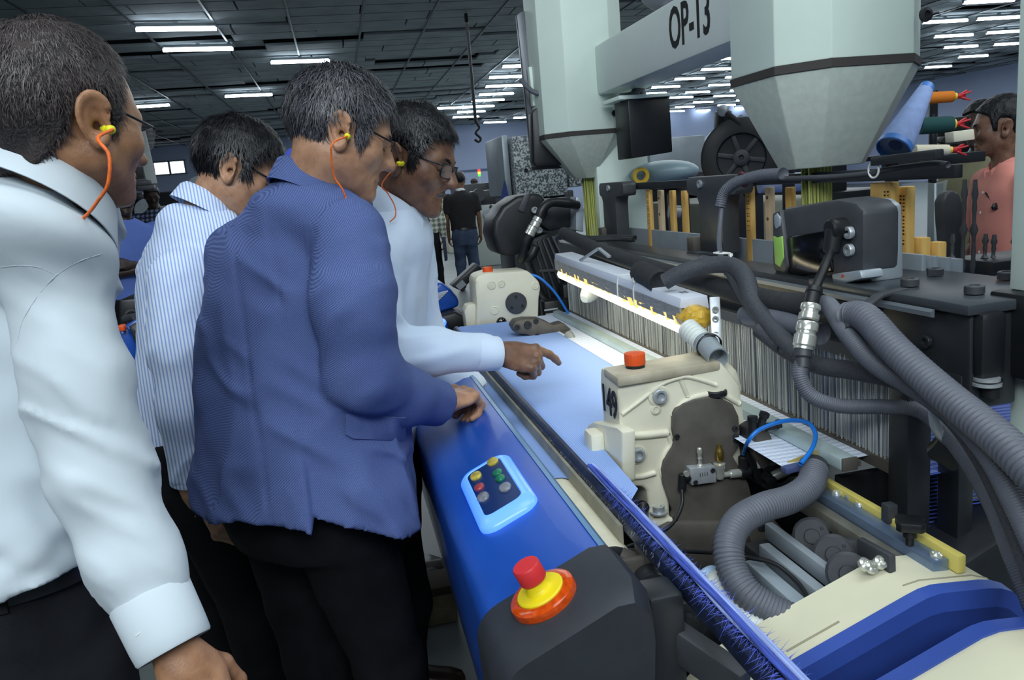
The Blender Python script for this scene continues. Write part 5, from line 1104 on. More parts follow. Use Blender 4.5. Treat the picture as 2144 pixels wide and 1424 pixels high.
def d_skull(P):
    return smin(d_ell(P, (0, -.014, .038), (.076, .098, .089)), d_ell(P, (0, .028, -.012), (.064, .064, .088)), .03)
def head_fn(neck, neck_r=.055, jowl=0.0, nose=1.0, chin=1.0):
    def fn(P):
        P0 = P
        if chin != 1: P = P.copy(); P[:, 2] = np.where(P[:, 2] < -.01, -.01 + (P[:, 2] + .01) / chin, P[:, 2])
        S = P.copy(); S[:, 0] = np.abs(S[:, 0])
        d = d_skull(P)
        d = smin(d, d_cap(S, (.046 + jowl, .008, -.055), (.012, .072, -.096), .022 + jowl * .7, .017), .035)
        d = smin(d, d_sph(S, (.044, .052, -.018), .024), .03)
        d = smin(d, d_cap(S, (.0, .085, .026), (.040, .070, .024), .011, .010), .018)
        d = smin(d, d_ell(P, (0, .066, -.062), (.034, .026, .030)), .022)
        d = smin(d, d_sph(P, (0, .083, -.098), .0155), .02)
        # eye sockets, then lids
        d = smax(d, -d_ell(S, (.032, .098, .006), (.019, .020, .012)), .016)
        d = smin(d, d_sph(S, (.032, .0715, .005), .0135), .006)
        d = smax(d, -d_cap(S, (.020, .0885, .0005), (.045, .0775, .0005), .0016), .004)
        # nose
        n = d_cap(P, (0, .087, .020), (0, .1105, -.024), .0075, .0125 * nose)
        n = smin(n, d_sph(S, (.0135, .0965, -.030), .0092 * nose), .010)
        d = smin(d, n, .013)
        d = smax(d, -d_ell(S, (.0075, .103, -.0415), (.0045, .006, .004)), .005)
        # lips
        d = smin(d, d_cap(S, (0, .0915, -.060), (.023, .0815, -.063), .0062, .0035), .007)
        d = smin(d, d_cap(S, (0, .0905, -.0715), (.019, .0825, -.0685), .0068, .004), .007)
        d = smax(d, -d_cap(S, (0, .0985, -.0655), (.026, .0855, -.0665), .0018), .004)
        d = smax(d, -d_cap(S, (.020, .099, -.032), (.036, .080, -.062), .0022), .012)
        # neck
        if neck is not None:
            d = smin(d, d_cap(P0, (0, -.028, -.045), neck, neck_r, neck_r * 1.08), .03)
        # ears
        c = np.array([.0745, -.012, -.004], np.float32)
        fx = unit(V3(.35, .92, .20)); up = unit(V3(.10, -.24, .96)); o = unit(np.cross(fx, up)); fx = np.cross(up, o)
        q = S - c; x = q @ fx.astype(np.float32); z = q @ up.astype(np.float32); y = q @ o.astype(np.float32)
        w = .0185 * (1 + .012 * 0) * np.clip(1 + z * 7.0, .72, 1.2)
        g = np.sqrt((x / w) ** 2 + (z / .034) ** 2 + 1e-9); de = (g - 1) * .020
        rim = np.sqrt(de ** 2 + (y - .0125 + .10 * x) ** 2) - .0040
        rim = np.where((x > .011) & (z > -.012) & (z < .016), rim + .003, rim)
        plate = np.maximum(de + .001, np.abs(y - .0055 + .1 * x) - .0035)
        g2 = np.sqrt(((x - .001) / (w * .60)) ** 2 + ((z - .003) / .021) ** 2 + 1e-9); d2 = (g2 - 1) * .012
        anti = np.sqrt(d2 ** 2 + (y - .0095) ** 2) - .0028
        e = smin(smin(rim, plate, .006), anti, .004)
        e = smin(e, np.linalg.norm(np.stack([(x - .005), z + .028, (y - .007)], 1) * np.float32(1), axis=1) - .0085, .008)
        e = smin(e, np.linalg.norm(np.stack([(x - .0135), z + .004, (y - .007)], 1), axis=1) - .0048, .004)
        e = smax(e, -(np.linalg.norm(np.stack([(x - .004), (z + .005), (y - .012)], 1), axis=1) - .0095), .004)
        d = smin(d, e, .006)
        return d
    return fn

HAIRLINE = dict(
    full=[(-.14, -.075), (-.07, -.072), (-.045, -.045), (-.036, .0), (-.030, .036), (.010, .040), (.016, -.012), (.034, -.010), (.040, .045), (.052, .062), (.080, .078), (.12, .085)],
    receding=[(-.14, -.074), (-.07, -.070), (-.050, -.045), (-.038, .0), (-.030, .034), (.008, .038), (.014, -.014), (.026, -.012), (.030, .050), (.036, .082), (.052, .112), (.12, .14)],
    grey=[(-.14, -.050), (-.075, -.052), (-.050, -.040), (-.036, .0), (-.030, .036), (.010, .040), (.016, -.010), (.032, -.008), (.038, .050), (.058, .072), (.082, .084), (.12, .09)])
def hair_fn(style, thick, seed=1, amp=.003):
    K = np.array(HAIRLINE[style], np.float32)
    def fn(P):
        t = thick * np.clip(.45 + (P[:, 2] + .07) * 5.5, .25, 1.0)
        b = d_skull(P)
        if style == 'receding': b = smin(b, d_cap(P, (0, -.028, -.045), (0, -.062, -.12), .054, .054), .03)
        d = b - t
        n = vnoise(P * np.array([120, 60, 60], np.float32), seed) * amp + vnoise(P * 45, seed + 3) * amp
        line = np.interp(P[:, 1], K[:, 0], K[:, 1]).astype(np.float32) - P[:, 2] + vnoise(P * 160, seed + 5) * .004
        d = smax(d + n, line * .6, .008)
        return np.maximum(d, -(b + .012))
    return fn
def strands(Vh, thick, n, L, seed, width=.0007, crown=(0, -.055, .12), lift=.25, sweep=None):
    """short tapered hairs combed away from the crown over the hair surface (head space)"""
    rg = np.random.default_rng(seed); P = Vh[rg.integers(0, len(Vh), n)]
    e = .002; N = np.stack([d_skull((P + e * np.eye(3)[i]).astype(np.float32)) - d_skull((P - e * np.eye(3)[i]).astype(np.float32)) for i in range(3)], 1)
    N /= np.linalg.norm(N, axis=1, keepdims=True) + 1e-9
    fl = P - np.asarray(crown) if sweep is None else np.tile(np.asarray(sweep, float), (n, 1))
    if sweep is None: fl = fl + V3(0, 0, -.03)
    fl = fl - N * np.sum(fl * N, 1, keepdims=True); fl /= np.linalg.norm(fl, axis=1, keepdims=True) + 1e-9
    fl = fl + rg.normal(0, .28, (n, 3)); fl -= N * np.sum(fl * N, 1, keepdims=True) * .8
    l = L * rg.uniform(.5, 1.2, n)[:, None]; S = np.cross(fl, N) * width
    A = P - N * .0015; M = A + fl * l * .55 + N * (l * lift * .5 + .0015); T = A + fl * l + N * (l * lift * .30)
    v = np.stack([A - S, A + S, M - S * .8, M + S * .8, T], 1).reshape(-1, 3)
    o = (np.arange(n) * 5)[:, None]
    return v, (o + np.array([[0, 1, 3, 2]])).tolist(), (o + np.array([[2, 3, 4]])).tolist()

_skin = lambda name, c, c2: mat(name, c, rough=0.42, col2=c2, scale=38, thr=(.38, .68), bump=.10, bscale=320, spec=.4)
SKIN = {'tan': _skin('skin_tan', (186, 142, 112), (160, 118, 92)), 'brown': _skin('skin_brown', (168, 124, 92), (140, 100, 74)),
        'dark': _skin('skin_dark', (128, 94, 74), (100, 72, 58)), 'deep': _skin('skin_deep', (66, 50, 44), (46, 36, 33))}
HAIR = {'black': mat('hair_black', (17, 17, 21), rough=.45, var=.4, scale=60, stretch=(1, .3, .3), bump=.5, bscale=240, spec=.35),
        'salt': mat('hair_grey_black', (50, 49, 53), rough=.5, col2=(24, 24, 28), scale=90, stretch=(1, .35, .35), bump=.6, bscale=300, spec=.35),
        'thin': mat('hair_thinning', (66, 58, 56), rough=.55, col2=(30, 28, 31), scale=26, stretch=(1, .5, .7), bump=.6, bscale=300, spec=.3)}
STRAND = {'black': mat('hair_strand_black', (22, 22, 27), rough=.4, var=.3, island=.5), 'salt': mat('hair_strand_grey', (74, 74, 80), rough=.4, var=.4, scale=200, island=.85),
          'thin': mat('hair_strand_thin', (74, 66, 66), rough=.45, var=.4, scale=200, island=.8)}

def place(Vh, R, c): return Vh @ R.T + c
def make_head(par, c, R, neck_w, skin, style='full', thick=.010, hair='black', h=.0032, hs=0, L=.018, jowl=0.0, nose=1.0, seed=1, neck_r=.055, sweep=None, brow=True, lift=.25, lashes=True, width=.0007, chin=1.0):
    """returns the skin geometry; hair and brows become children of par"""
    neck = None if neck_w is None else R.T @ (np.asarray(neck_w) - c)
    lo = V3(-.1, -.135, -.13); hi = V3(.1, .135, .145)
    if neck is not None: lo = np.minimum(lo, neck - neck_r * 1.2); hi = np.maximum(hi, neck + neck_r * 1.2)
    Vv, Ff = sdf_mesh(head_fn(neck, neck_r, jowl, nose, chin), lo, hi, h)
    skin_geo = (place(Vv, R, c), Ff)
    if style:
        Hv, Hf = sdf_mesh(hair_fn(style, thick, seed), V3(-.11, -.135, -.11), V3(.11, .12, .16), max(h, .0032))
        ho = sdf_obj('hair', [(place(Hv, R, c), Hf)], HAIR[hair], par)
        if hs:
            keep = Hv[d_skull(Hv.astype(np.float32)) > thick * .35]
            sv, q, t = strands(keep, thick, hs, L, seed, sweep=sweep, lift=lift, width=width)
            mb = MB(); mb.add(place(sv, R, c), q + t)
            st = obj('hair_strands', mb, STRAND[hair], ho, smooth=180, kind='stuff')
    if brow:
        for s in (-1, 1):
            mb = MB()
            p = spline([(s * .014, .0955, .0225), (s * .030, .0885, .0285), (s * .047, .0720, .0235)], 5)
            mb.tube(place(p, R, c), [.0022, .0030, .0034, .0036, .0034, .0032, .0030, .0028, .0024, .0018, .0010], 6)
            obj('eyebrow', mb, HAIR[hair], par, smooth=180)
        if lashes:
            for s in (-1, 1):
                mb = MB()
                p = spline([(s * .0185, .0875, .0005), (s * .031, .0862, -.0025), (s * .0455, .0765, -.0005)], 5)
                mb.tube(place(p, R, c), .0013, 5)
                obj('eyelash', mb, HAIR['black'], par, smooth=180)
    return skin_geo

# ---- hands
def hand_pts(side, curl, spread=.0, thumb=(.5, .3), scale=1.0):
    """joint chains in hand space: x across (thumb side +), y to the fingertips, z out of the back of the hand; side=+1 when the thumb lies at +x.
    curl: four (a, b, c) bend angles in degrees, index to little"""
    chains = []
    base = [(.030, .088), (.010, .093), (-.010, .089), (-.028, .080)]
    ln = [(.044, .026, .021), (.048, .030, .022), (.044, .028, .021), (.034, .021, .019)]
    rd = [.0098, .0100, .0094, .0084]
    for i in range(4):
        p = V3(base[i][0], base[i][1], 0.004); pts = [V3(base[i][0] * .55, .015, 0), p]; rs = [.0135, rd[i] * 1.12]
        ang = 0.0; sp = spread * (1.5 - i)
        for j in range(3):
            ang += math.radians(curl[i][j]); p = p + ln[i][j] * V3(math.sin(sp) * math.cos(ang), math.cos(sp) * math.cos(ang), -math.sin(ang))
            pts.append(p); rs.append(rd[i] * (1.0, .92, .78)[j])
        chains.append((pts, rs))
    t0, t1 = thumb
    p = V3(.018, .018, -.006); q = V3(.044, .046, -.012 - .016 * t1)
    r = q + .034 * unit(V3(.55 * (1 - t0), .8, -.5 * t1 - .1)); e = r + .028 * unit(V3(.25 - .75 * t0, .9, -.7 * t1 - .1))
    chains.append(([p, q, r, e], [.014, .0125, .0108, .0088]))
    return [([V3(a[0] * side, a[1], a[2]) * scale for a in P], [q * scale for q in R]) for P, R in chains]
def make_hand(wrist, along, back, side, curl, elbow=None, h=.003, thumb=(.5, .3), spread=.03, scale=1.0, wr=.026, er=.036):
    """skin geometry of a hand at wrist; along = to the knuckles, back = out of the back of the hand"""
    y = unit(along); z = unit(np.asarray(back) - y * np.dot(back, y)); x = np.cross(y, z); R = np.array([x, y, z]).T
    CH = hand_pts(side, curl, spread, thumb, scale); el = None if elbow is None else R.T @ (np.asarray(elbow) - wrist)
    def fn(P):
        d = d_ell(P, (0.002 * side, .050 * scale, -.001), (.042 * scale, .055 * scale, .0155 * scale))
        for i, (pts, rs) in enumerate(CH):
            c = d_chain(P, pts, rs, .005)
            d = smin(d, c, .007 if i < 4 else .012)
        for i in range(4): d = smin(d, d_sph(P, CH[i][0][1] + V3(0, 0, .004), .0085 * scale), .008)
        w = d_cap(P, (0, -.02, 0), (0, .02, 0), wr, .024)
        w = smax(w, np.abs(P[:, 2]) - .021, .012)
        d = smin(d, w, .02)
        if el is not None: d = smin(d, d_cap(P, (0, -.02, 0), el, wr, er), .015)
        return d
    al = np.concatenate([np.array(p) for p, _ in CH] + [np.array([[0, -.05, 0]])] + ([el[None]] if el is not None else []))
    Vv, Ff = sdf_mesh(fn, al.min(0) - .05, al.max(0) + .05, h)
    return place(Vv, R, np.asarray(wrist)), Ff

def folds(P, pts, amp, per, seed=0, along=.35):
    """cloth creases round a limb: noise stretched round the axis"""
    return amp * vnoise(P / np.float32(per) * np.array([1, 1, 1], np.float32), seed)
def sleeve_fn(pts, rs, amp=.004, per=.035, seed=0, k=.03, end=0.0):
    pts = [np.asarray(p, float) for p in pts]
    ax = unit(pts[-1] - pts[0]); s1, s2, _ = frame_of(ax); ew = unit(pts[-1] - pts[-2]).astype(np.float32)
    def fn(P):
        d = d_chain(P, pts, rs, k)
        u = P @ ax.astype(np.float32); a = P @ s1.astype(np.float32); b = P @ s2.astype(np.float32)
        q = np.stack([(u + a * .9 - b * .5) / (per * 1.5), (a - u * .25) / (per * 2.4), b / (per * 2.4)], 1)
        n = vnoise(q, seed); n2 = vnoise(q * np.float32(2.3) + 7, seed + 1); n3 = vnoise(np.stack([(u - a) / per, a / per, b / per], 1) * np.float32(.55), seed + 2)
        d = d - amp * 1.5 * np.exp(-(n / .28) ** 2) * (.6 + .4 * n3) - amp * .3 * n2 + amp * .3
        near = np.linalg.norm(P - pts[-1].astype(np.float32), axis=1) < .16       # open, flat end at the last point
        return np.where(near, np.maximum(d, (P - pts[-1].astype(np.float32)) @ ew - end), d)
    return fn
def cut(d, P, p, n):                   # keep the side of p that n points away from
    return np.maximum(d, (P - np.asarray(p, np.float32)) @ np.asarray(unit(n), np.float32))

def collar(mb, c, R, rx, ry, stand=.03, fall=.042, gap=.5, lean=.012, flare=.016, tip=.02, t=.003, n=40, drop=.02):
    """shirt collar: c neck-base centre, R columns right/forward/up; open by gap (radians) at the front"""
    rows_o = []; 
    for i in range(n + 1):
        a = math.pi / 2 + gap / 2 + (2 * math.pi - gap) * i / n; ca, sa = math.cos(a), math.sin(a)
        f = max(0, sa) ** 3; e = abs(2 * i / n - 1) ** 6
        prof = [(0, -drop * f), (-.002, stand * .5 - drop * f), (.000, stand - drop * f * 1.2), (.004, stand + .002 - drop * f * 1.2), (.006 + flare * .3, stand * .8 - drop * f * 1.3),
                (flare, stand - fall - drop * f * 1.4 - tip * e), (flare - t, stand - fall - drop * f * 1.4 - tip * e), (.004, stand * .55 - drop * f)]
        rows_o.append([c + R @ V3((rx + o) * ca, (ry + o) * sa + e * .012, z + lean * (-sa)) for o, z in prof])
    mb.loft([list(r) for r in rows_o], closed=True)
    mb.f.append(tuple(range(len(mb.v) - len(rows_o[0]), len(mb.v))))
    return mb

def glasses(par, c, R, frame, rimless=False, w=.026, hgt=.0165, y=.103, z=.002, lens_m=None, metal=None, drop=0.0):
    g = MB(); P = lambda *q: place(np.array([q], float), R, c)[0]
    lens = MB()
    for s in (-1, 1):
        cx = s * .033; ring = []
        for k in range(24):
            a = 2 * math.pi * k / 24; ca, sa = math.cos(a), math.sin(a)
            x = cx + w * np.sign(ca) * abs(ca) ** .55; zz = z - drop + hgt * np.sign(sa) * abs(sa) ** .6
            ring.append(P(x, y - .35 * abs(x) ** 2 / .06 * .55 - .02 * (abs(x) > .05) * 0, zz))
        top = [p for p in ring]
        if rimless: g.tube(spline([ring[i] for i in range(0, 13)], 2), .0010, 6)
        else: g.tube(ring, .0019, 7, closed=True)
        o = len(lens.v); lens.v += [tuple(p) for p in ring]; lens.f.append(tuple(range(o, o + 24)))
        # temple
        hx = cx + s * w; hy = y - .35 * hx ** 2 / .06 * .55
        tp = spline([(hx, hy, z - drop + hgt * .75), (s * .071, hy - .030, z + hgt * .75 + .001), (s * .0775, .015, z + .020), (s * .0785, -.012, z + .030), (s * .0765, -.030, z + .018), (s * .0745, -.036, z + .000)], 5)
        g.tube(place(tp, R, c), .0017 if not rimless else .0014, 6, sq=1.5)
    g.tube(spline([P(-.008, y - .0005, z - drop + .004), P(0, y + .003, z - drop + .007), P(.008, y - .0005, z - drop + .004)], 4), .0016, 6)
    go = obj('glasses', g, frame, par, smooth=180)
    lm = lens_m or mat('lens_glass', (235, 245, 250), rough=.02, alpha=.13, spec=.8)
    obj('lens', lens, lm, go, smooth=0)
    return go
M_PLUG = mat('earplug_yellow', (226, 222, 30), rough=.45); M_CORD = mat('earplug_cord_orange', (238, 110, 36), rough=.55, var=.15, scale=200)
def earplug(par, c, R, side, cord_world, rr=.0016):
    P = lambda *q: place(np.array([q], float), R, c)[0]
    a = P(side * .077, .003, -.010); b = P(side * .097, .000, -.013); ax = b - a
    mb = MB(); mb.lathe(a, ax, [(0, 0), (.0065, .0), (.0068, .008), (.0052, .010), (.0058, .0125), (.0058, .018), (.0035, .0205), (0, .0208)], 14)
    po = obj('ear_plug', mb, M_PLUG, par, smooth=50)
    mb = MB(); mb.tube(spline([b] + list(cord_world), 8), rr, 7)
    obj('cord', mb, M_CORD, po, smooth=180)

M_TROUSER = mat('trousers_black', (20, 20, 24), rough=.85, var=.25, scale=14, bump=.15, bscale=500, spec=.2)
M_TROUSER2 = mat('trousers_charcoal', (30, 31, 35), rough=.85, var=.2, scale=14, bump=.2, bscale=600, spec=.2)
M_SHOE = mat('shoe_brown', (48, 34, 28), rough=.35, var=.2)
def trousers(par, hip, deg, feet, m, top=None, seed=0, h=.011, wr=.19, dr=.13, knee=None, name='trousers', ankle=.062, thigh=.098):
    """hip = waist centre (world); feet = two ankle points (person's left, right)"""
    f, r = facing(deg); hip = np.asarray(hip, float); z0 = hip[2]
    ks = [(hip[0], hip[1], z0 + .02, wr * .93, dr * .95, yaw_of(deg)), (hip[0], hip[1], z0 - .05, wr * .98, dr, yaw_of(deg)), (hip[0], hip[1], z0 - .16, wr, dr * 1.03, yaw_of(deg)), (hip[0], hip[1], z0 - .27, wr * .9, dr * .9, yaw_of(deg))]
    S = Stack(ks); legs = []
    for s, ft in zip((-1, 1), feet):
        ft = np.asarray(ft, float); a = hip + r * s * wr * .47 + V3(0, 0, -.2); kn = a * .48 + ft * .52 + f * .025
        legs.append([a, kn, ft])
    def fn(P):
        d = S(P)
        for i, L in enumerate(legs):
            e = d_chain(P, L, [thigh, .076, ankle], .03)
            d = smin(d, e, .02)
        q = np.stack([P[:, 0] * 9, P[:, 1] * 9, P[:, 2] * 4.2], 1)
        d = d - .006 * (1 - 2 * np.abs(vnoise(q, seed))) - .003 * vnoise(P * 22, seed + 2)
        return np.maximum(np.maximum(d, P[:, 2] - z0), .035 - P[:, 2])
    al = np.array([hip] + [p for L in legs for p in L])
    lo = al.min(0) - .2; hi = al.max(0) + .2; lo[2] = .0; hi[2] = z0 + .03
    return sdf_obj(name, [sdf_mesh(fn, lo, hi, h)], m, par), legs
def shoe(par, ankle, deg, m=None):
    f, r = facing(deg); a = np.asarray(ankle, float); rows = []
    for t, w, hh in [(-.095, .010, .03), (-.085, .030, .055), (-.04, .036, .075), (.03, .038, .072), (.09, .046, .052), (.14, .044, .042), (.175, .028, .034), (.185, .008, .02)]:
        rows.append([V3(a[0], a[1], 0) + f * t + r * w * math.cos(q) + ZU * (max(0.0, hh * .5 + hh * .5 * math.sin(q))) for q in np.linspace(0, 2 * math.pi, 15)[:-1]])
    mb = MB(); mb.loft(rows); n = len(mb.v); mb.f.append(tuple(range(14))[::-1]); mb.f.append(tuple(range(n - 14, n)))
    return obj('shoe', mb, m or M_SHOE, par, smooth=60)
def inner_body(stack, legs, arms, zt, h=.02, grow=.035):
    """the body under the clothes"""
    def fn(P):
        d = stack(P, grow=-grow)
        for L in legs: d = smin(d, d_chain(P, L, [.07, .055, .038], .03), .03)
        for A in arms: d = smin(d, d_chain(P, A, [.045, .036, .026][:len(A)], .03), .03)
        return np.maximum(d, P[:, 2] - zt)
    al = np.array([p for L in list(legs) + list(arms) for p in L] + [stack.K[0, :3], stack.K[-1, :3]])
    return sdf_mesh(fn, al.min(0) - .22, al.max(0) + .1, h)
def bottom_cap(d, P, z): return np.maximum(d, z - P[:, 2])
def neck_hole(P, d, c, R, rx, ry):
    q = (P - np.asarray(c, np.float32)) @ np.asarray(R, np.float32)
    g = (np.sqrt((q[:, 0] / rx) ** 2 + (q[:, 1] / ry) ** 2) - 1) * min(rx, ry)
    return smax(d, -np.maximum(g, -q[:, 2] - .06), .012)
def stack_px(keys, **k):
    """keys (px, py, depth, rx, ry, facing off the line of sight): ellipse centres seen at (px, py)"""
    out = []
    for px, py, D, rx, ry, deg in keys:
        p = W(px, py, D); out.append((p[0], p[1], p[2], rx, ry, yaw_of(rel(px, deg))))
    return Stack(out, **k)
def cuff_band(par, end, aw, r, m, wid=.06, name='cuff'):
    s1, s2, _ = frame_of(aw); mb = MB(); rows = []
    for t, rr in [(-wid, r), (-wid + .004, r + .003), (-.010, r + .0012), (.006, r), (.009, r - .002), (.006, r - .004), (-.03, r - .005)]:
        rows.append([end + aw * t + s1 * rr * math.cos(a) + s2 * rr * .92 * math.sin(a) for a in np.linspace(0, 2 * math.pi, 33)[:-1]])
    mb.loft(rows); return obj(name, mb, m, par, smooth=60)
def shirt_button(par, p, nrm, r=.0055, m=None):
    mb = MB(); mb.lathe(p, nrm, [(0, 0), (r, 0), (r, .002), (r * .75, .0024), (r * .55, .0014), (0, .0014)], 12)
    obj('button', mb, m or mat('button_white', (225, 230, 232), rough=.3), par)
def belt(par, tro, hips, f, r, gx, gy, m, mloop, loops=(), width=.034):
    ring = [(math.cos(t), math.sin(t)) for t in np.linspace(0, 2 * math.pi, 49)[:-1]]
    oval = lambda z, a, b: [V3(hips[0], hips[1], z) + r * (a * c) + f * (b * s) for c, s in ring]
    zt = hips[2] - .004; mb = MB()
    mb.loft([oval(zt, gx - .012, gy - .012), oval(zt, gx, gy), oval(zt - width, gx + .004, gy + .003), oval(zt - width, gx - .01, gy - .01)])
    obj('belt', mb, m, par, smooth=50)
    for ang in loops:
        t = math.radians(ang); c, s = math.cos(t), math.sin(t); q = V3(hips[0], hips[1], zt - width / 2) + r * ((gx + .004) * c) + f * ((gy + .004) * s); nrm = unit(r * c / gx + f * s / gy)
        mb = MB(); mb.box(q, (.020, .006, width + .016), np.array([np.cross(nrm, ZU), nrm, ZU]).T, .002); obj('belt_loop', mb, mloop, tro)
M_WHITE = mat('white_shirt_cotton', (204, 215, 222), rough=.8, var=.03, scale=6, bump=.08, bscale=900, spec=.2)
M_BELT = mat('belt_black_leather', (24, 24, 28), rough=.3, var=.2, bump=.05)

def project(fn, px, py, lo, hi, off=.0):
    n = 900; ds = np.linspace(lo, hi, n); v = fn(np.array([W(px, py, d) for d in ds], np.float32)); k = int(np.argmax(v < 0)); return W(px, py, ds[max(k - 1, 0)] - off)
def seam(par, fn, path, lo, hi, m, r=.0006, name='seam'):
    pts = spline(path, 8) if len(path) > 2 else np.array(path); mb = MB(); mb.tube([project(fn, x, y, lo, hi, -.0004) for x, y in pts], r, 5); obj(name, mb, m, par, smooth=180)
# ---- person A: white shirt, nearest
def person_a():
    waist = W(-40, 1190, 1.17); f, r = facing(rel(-40, 42))
    p = thing('person', 'man in plain white shirt seen from behind, orange corded ear plug, black belt, arm hanging', 'person', (waist[0], waist[1], 0))
    S = stack_px([(52, 384, 1.09, .080, .085, 50), (38, 415, 1.11, .115, .092, 48), (20, 450, 1.14, .140, .100, 46), (8, 505, 1.15, .155, .106, 45), (-12, 580, 1.17, .170, .112, 43), (-36, 700, 1.17, .178, .120, 42), (-40, 880, 1.17, .180, .125, 42),
                  (-40, 1040, 1.17, .178, .128, 42), (-40, 1120, 1.17, .180, .130, 42), (-40, 1200, 1.17, .176, .126, 42)])
    arm = [W(124, 605, 1.06), W(160, 800, 1.05), W(210, 985, 1.05), W(278, 1170, 1.04), W(360, 1345, 1.02)]
    sl = sleeve_fn(arm, [.062, .063, .060, .052, .042], amp=.0065, per=.0385, seed=3)
    aw = unit(arm[-1] - arm[-2])
    la = [arm[0] - r * .40, arm[1] - r * .42, arm[2] - r * .45, arm[3] - r * .46 + f * .06]
    sl2 = sleeve_fn(la, [.082, .076, .07, .058], seed=8)
    cN = W(68, 408, 1.06); hc = W(138, 268, 1.06); RN = head_frame(rel(85, 58), 32)
    wz = W(-40, 1162, 1.17)[2]
    def shirt(P):
        d = S(P)
        q = np.stack([P[:, 0] * 8, P[:, 1] * 8, P[:, 2] * 5], 1)
        dg = np.stack([(P[:, 0] + P[:, 1] * .5 + P[:, 2] * .9) * 13, P[:, 1] * 6, (P[:, 0] - P[:, 2]) * 4], 1)
        d = d - .010 * np.exp(-(vnoise(q, 5) / .3) ** 2) - .008 * np.exp(-(vnoise(dg, 15) / .3) ** 2) - .003 * vnoise(P * 26, 6) + .004
        lowz = np.clip((wz + .10 - P[:, 2]) / .10, 0, 1)
        d = d - .010 * lowz * vnoise(np.stack([P[:, 0] * 22, P[:, 1] * 22, P[:, 2] * 40], 1), 9) - .012 * lowz
        d = np.maximum(d, wz - .004 + .004 * np.sin(P[:, 0] * 40) - P[:, 2])
        d = smin(d, smin(sl(P), sl2(P), .01), .015 + .04 * np.clip((P[:, 2] - arm[0][2] + .02) / .06, 0, 1))
        d = smin(d, d_ell(P, cN - RN[:, 2] * .066, (.128, .116, .058), RN), .05)
        return neck_hole(P, d, cN - RN[:, 2] * .0, RN, .060, .064)
    so = sdf_obj('shirt', [sdf_mesh(shirt, V3(-.95, .75, .80), V3(-.1, 1.55, 1.66), .0070)], M_WHITE, p)
    ms = mat('seam_white_thread', (186, 197, 205), rough=.9)
    seam(so, shirt, [(212, 532), (165, 548), (120, 575), (78, 622), (48, 672), (36, 720)], .8, 1.35, ms)
    seam(so, shirt, [(118, 576), (80, 560), (40, 556), (0, 560)], .8, 1.35, ms)
    cuff_band(so, arm[-1], aw, .0490, M_WHITE, .07)
    bp = arm[-1] + aw * -.014 + unit(W(318, 1345, .99) - arm[-1]) * .0485; shirt_button(so, bp, bp - arm[-1])
    mb = MB(); collar(mb, cN + V3(0, 0, -.004), RN, .076, .080, stand=.038, fall=.058, gap=.7, flare=.034, tip=.015, drop=.0)
    obj('collar', mb, M_WHITE, so, smooth=50)
    w0 = W(-40, 1160, 1.17); hips = V3(w0[0], w0[1], w0[2] + .01)
    ft = [hips - r * .13 - f * .02, hips + r * .12 + f * .05]; ft = [V3(q[0], q[1], .08) for q in ft]
    to, legs = trousers(p, hips, rel(-40, 42), ft, M_TROUSER2, seed=4, wr=.178, dr=.128)
    belt(p, to, hips, f, r, .183, .134, M_BELT, M_TROUSER2, (-95, -52, -140))
    for q in ft: shoe(p, q, rel(-40, 42))
    H = head_frame(rel(138, 58), 12)
    skin = make_head(p, hc, H, cN + V3(0, 0, -.05), SKIN['brown'], 'receding', .010, 'thin', h=.003, hs=15000, L=.015, jowl=.004, seed=2, neck_r=.050, width=.0004, lift=.12, chin=.80)
    hand = make_hand(arm[-1] + aw * .012, unit(aw * .9 + V3(.05, .0, -.1)), unit(V3(.35, -.9, .35)), -1, [(24, 40, 30), (30, 45, 32), (34, 48, 34), (36, 50, 34)], elbow=arm[-2], h=.003, thumb=(.6, .5), er=.034)
    inner = inner_body(S, legs, [[arm[0], arm[2], arm[-2]], la[:3]], cN[2] - .06)
    sdf_obj('body', [skin, hand, inner], SKIN['brown'], p)
    glasses(p, hc, H, mat('glasses_black', (16, 16, 20), rough=.3), rimless=True)
    earplug(p, hc, H, 1, [W(205, 290, .965), W(228, 325, .96), W(226, 385, .965), W(205, 420, .98), W(186, 445, 1.0), W(150, 480, 1.02)], rr=.0022)

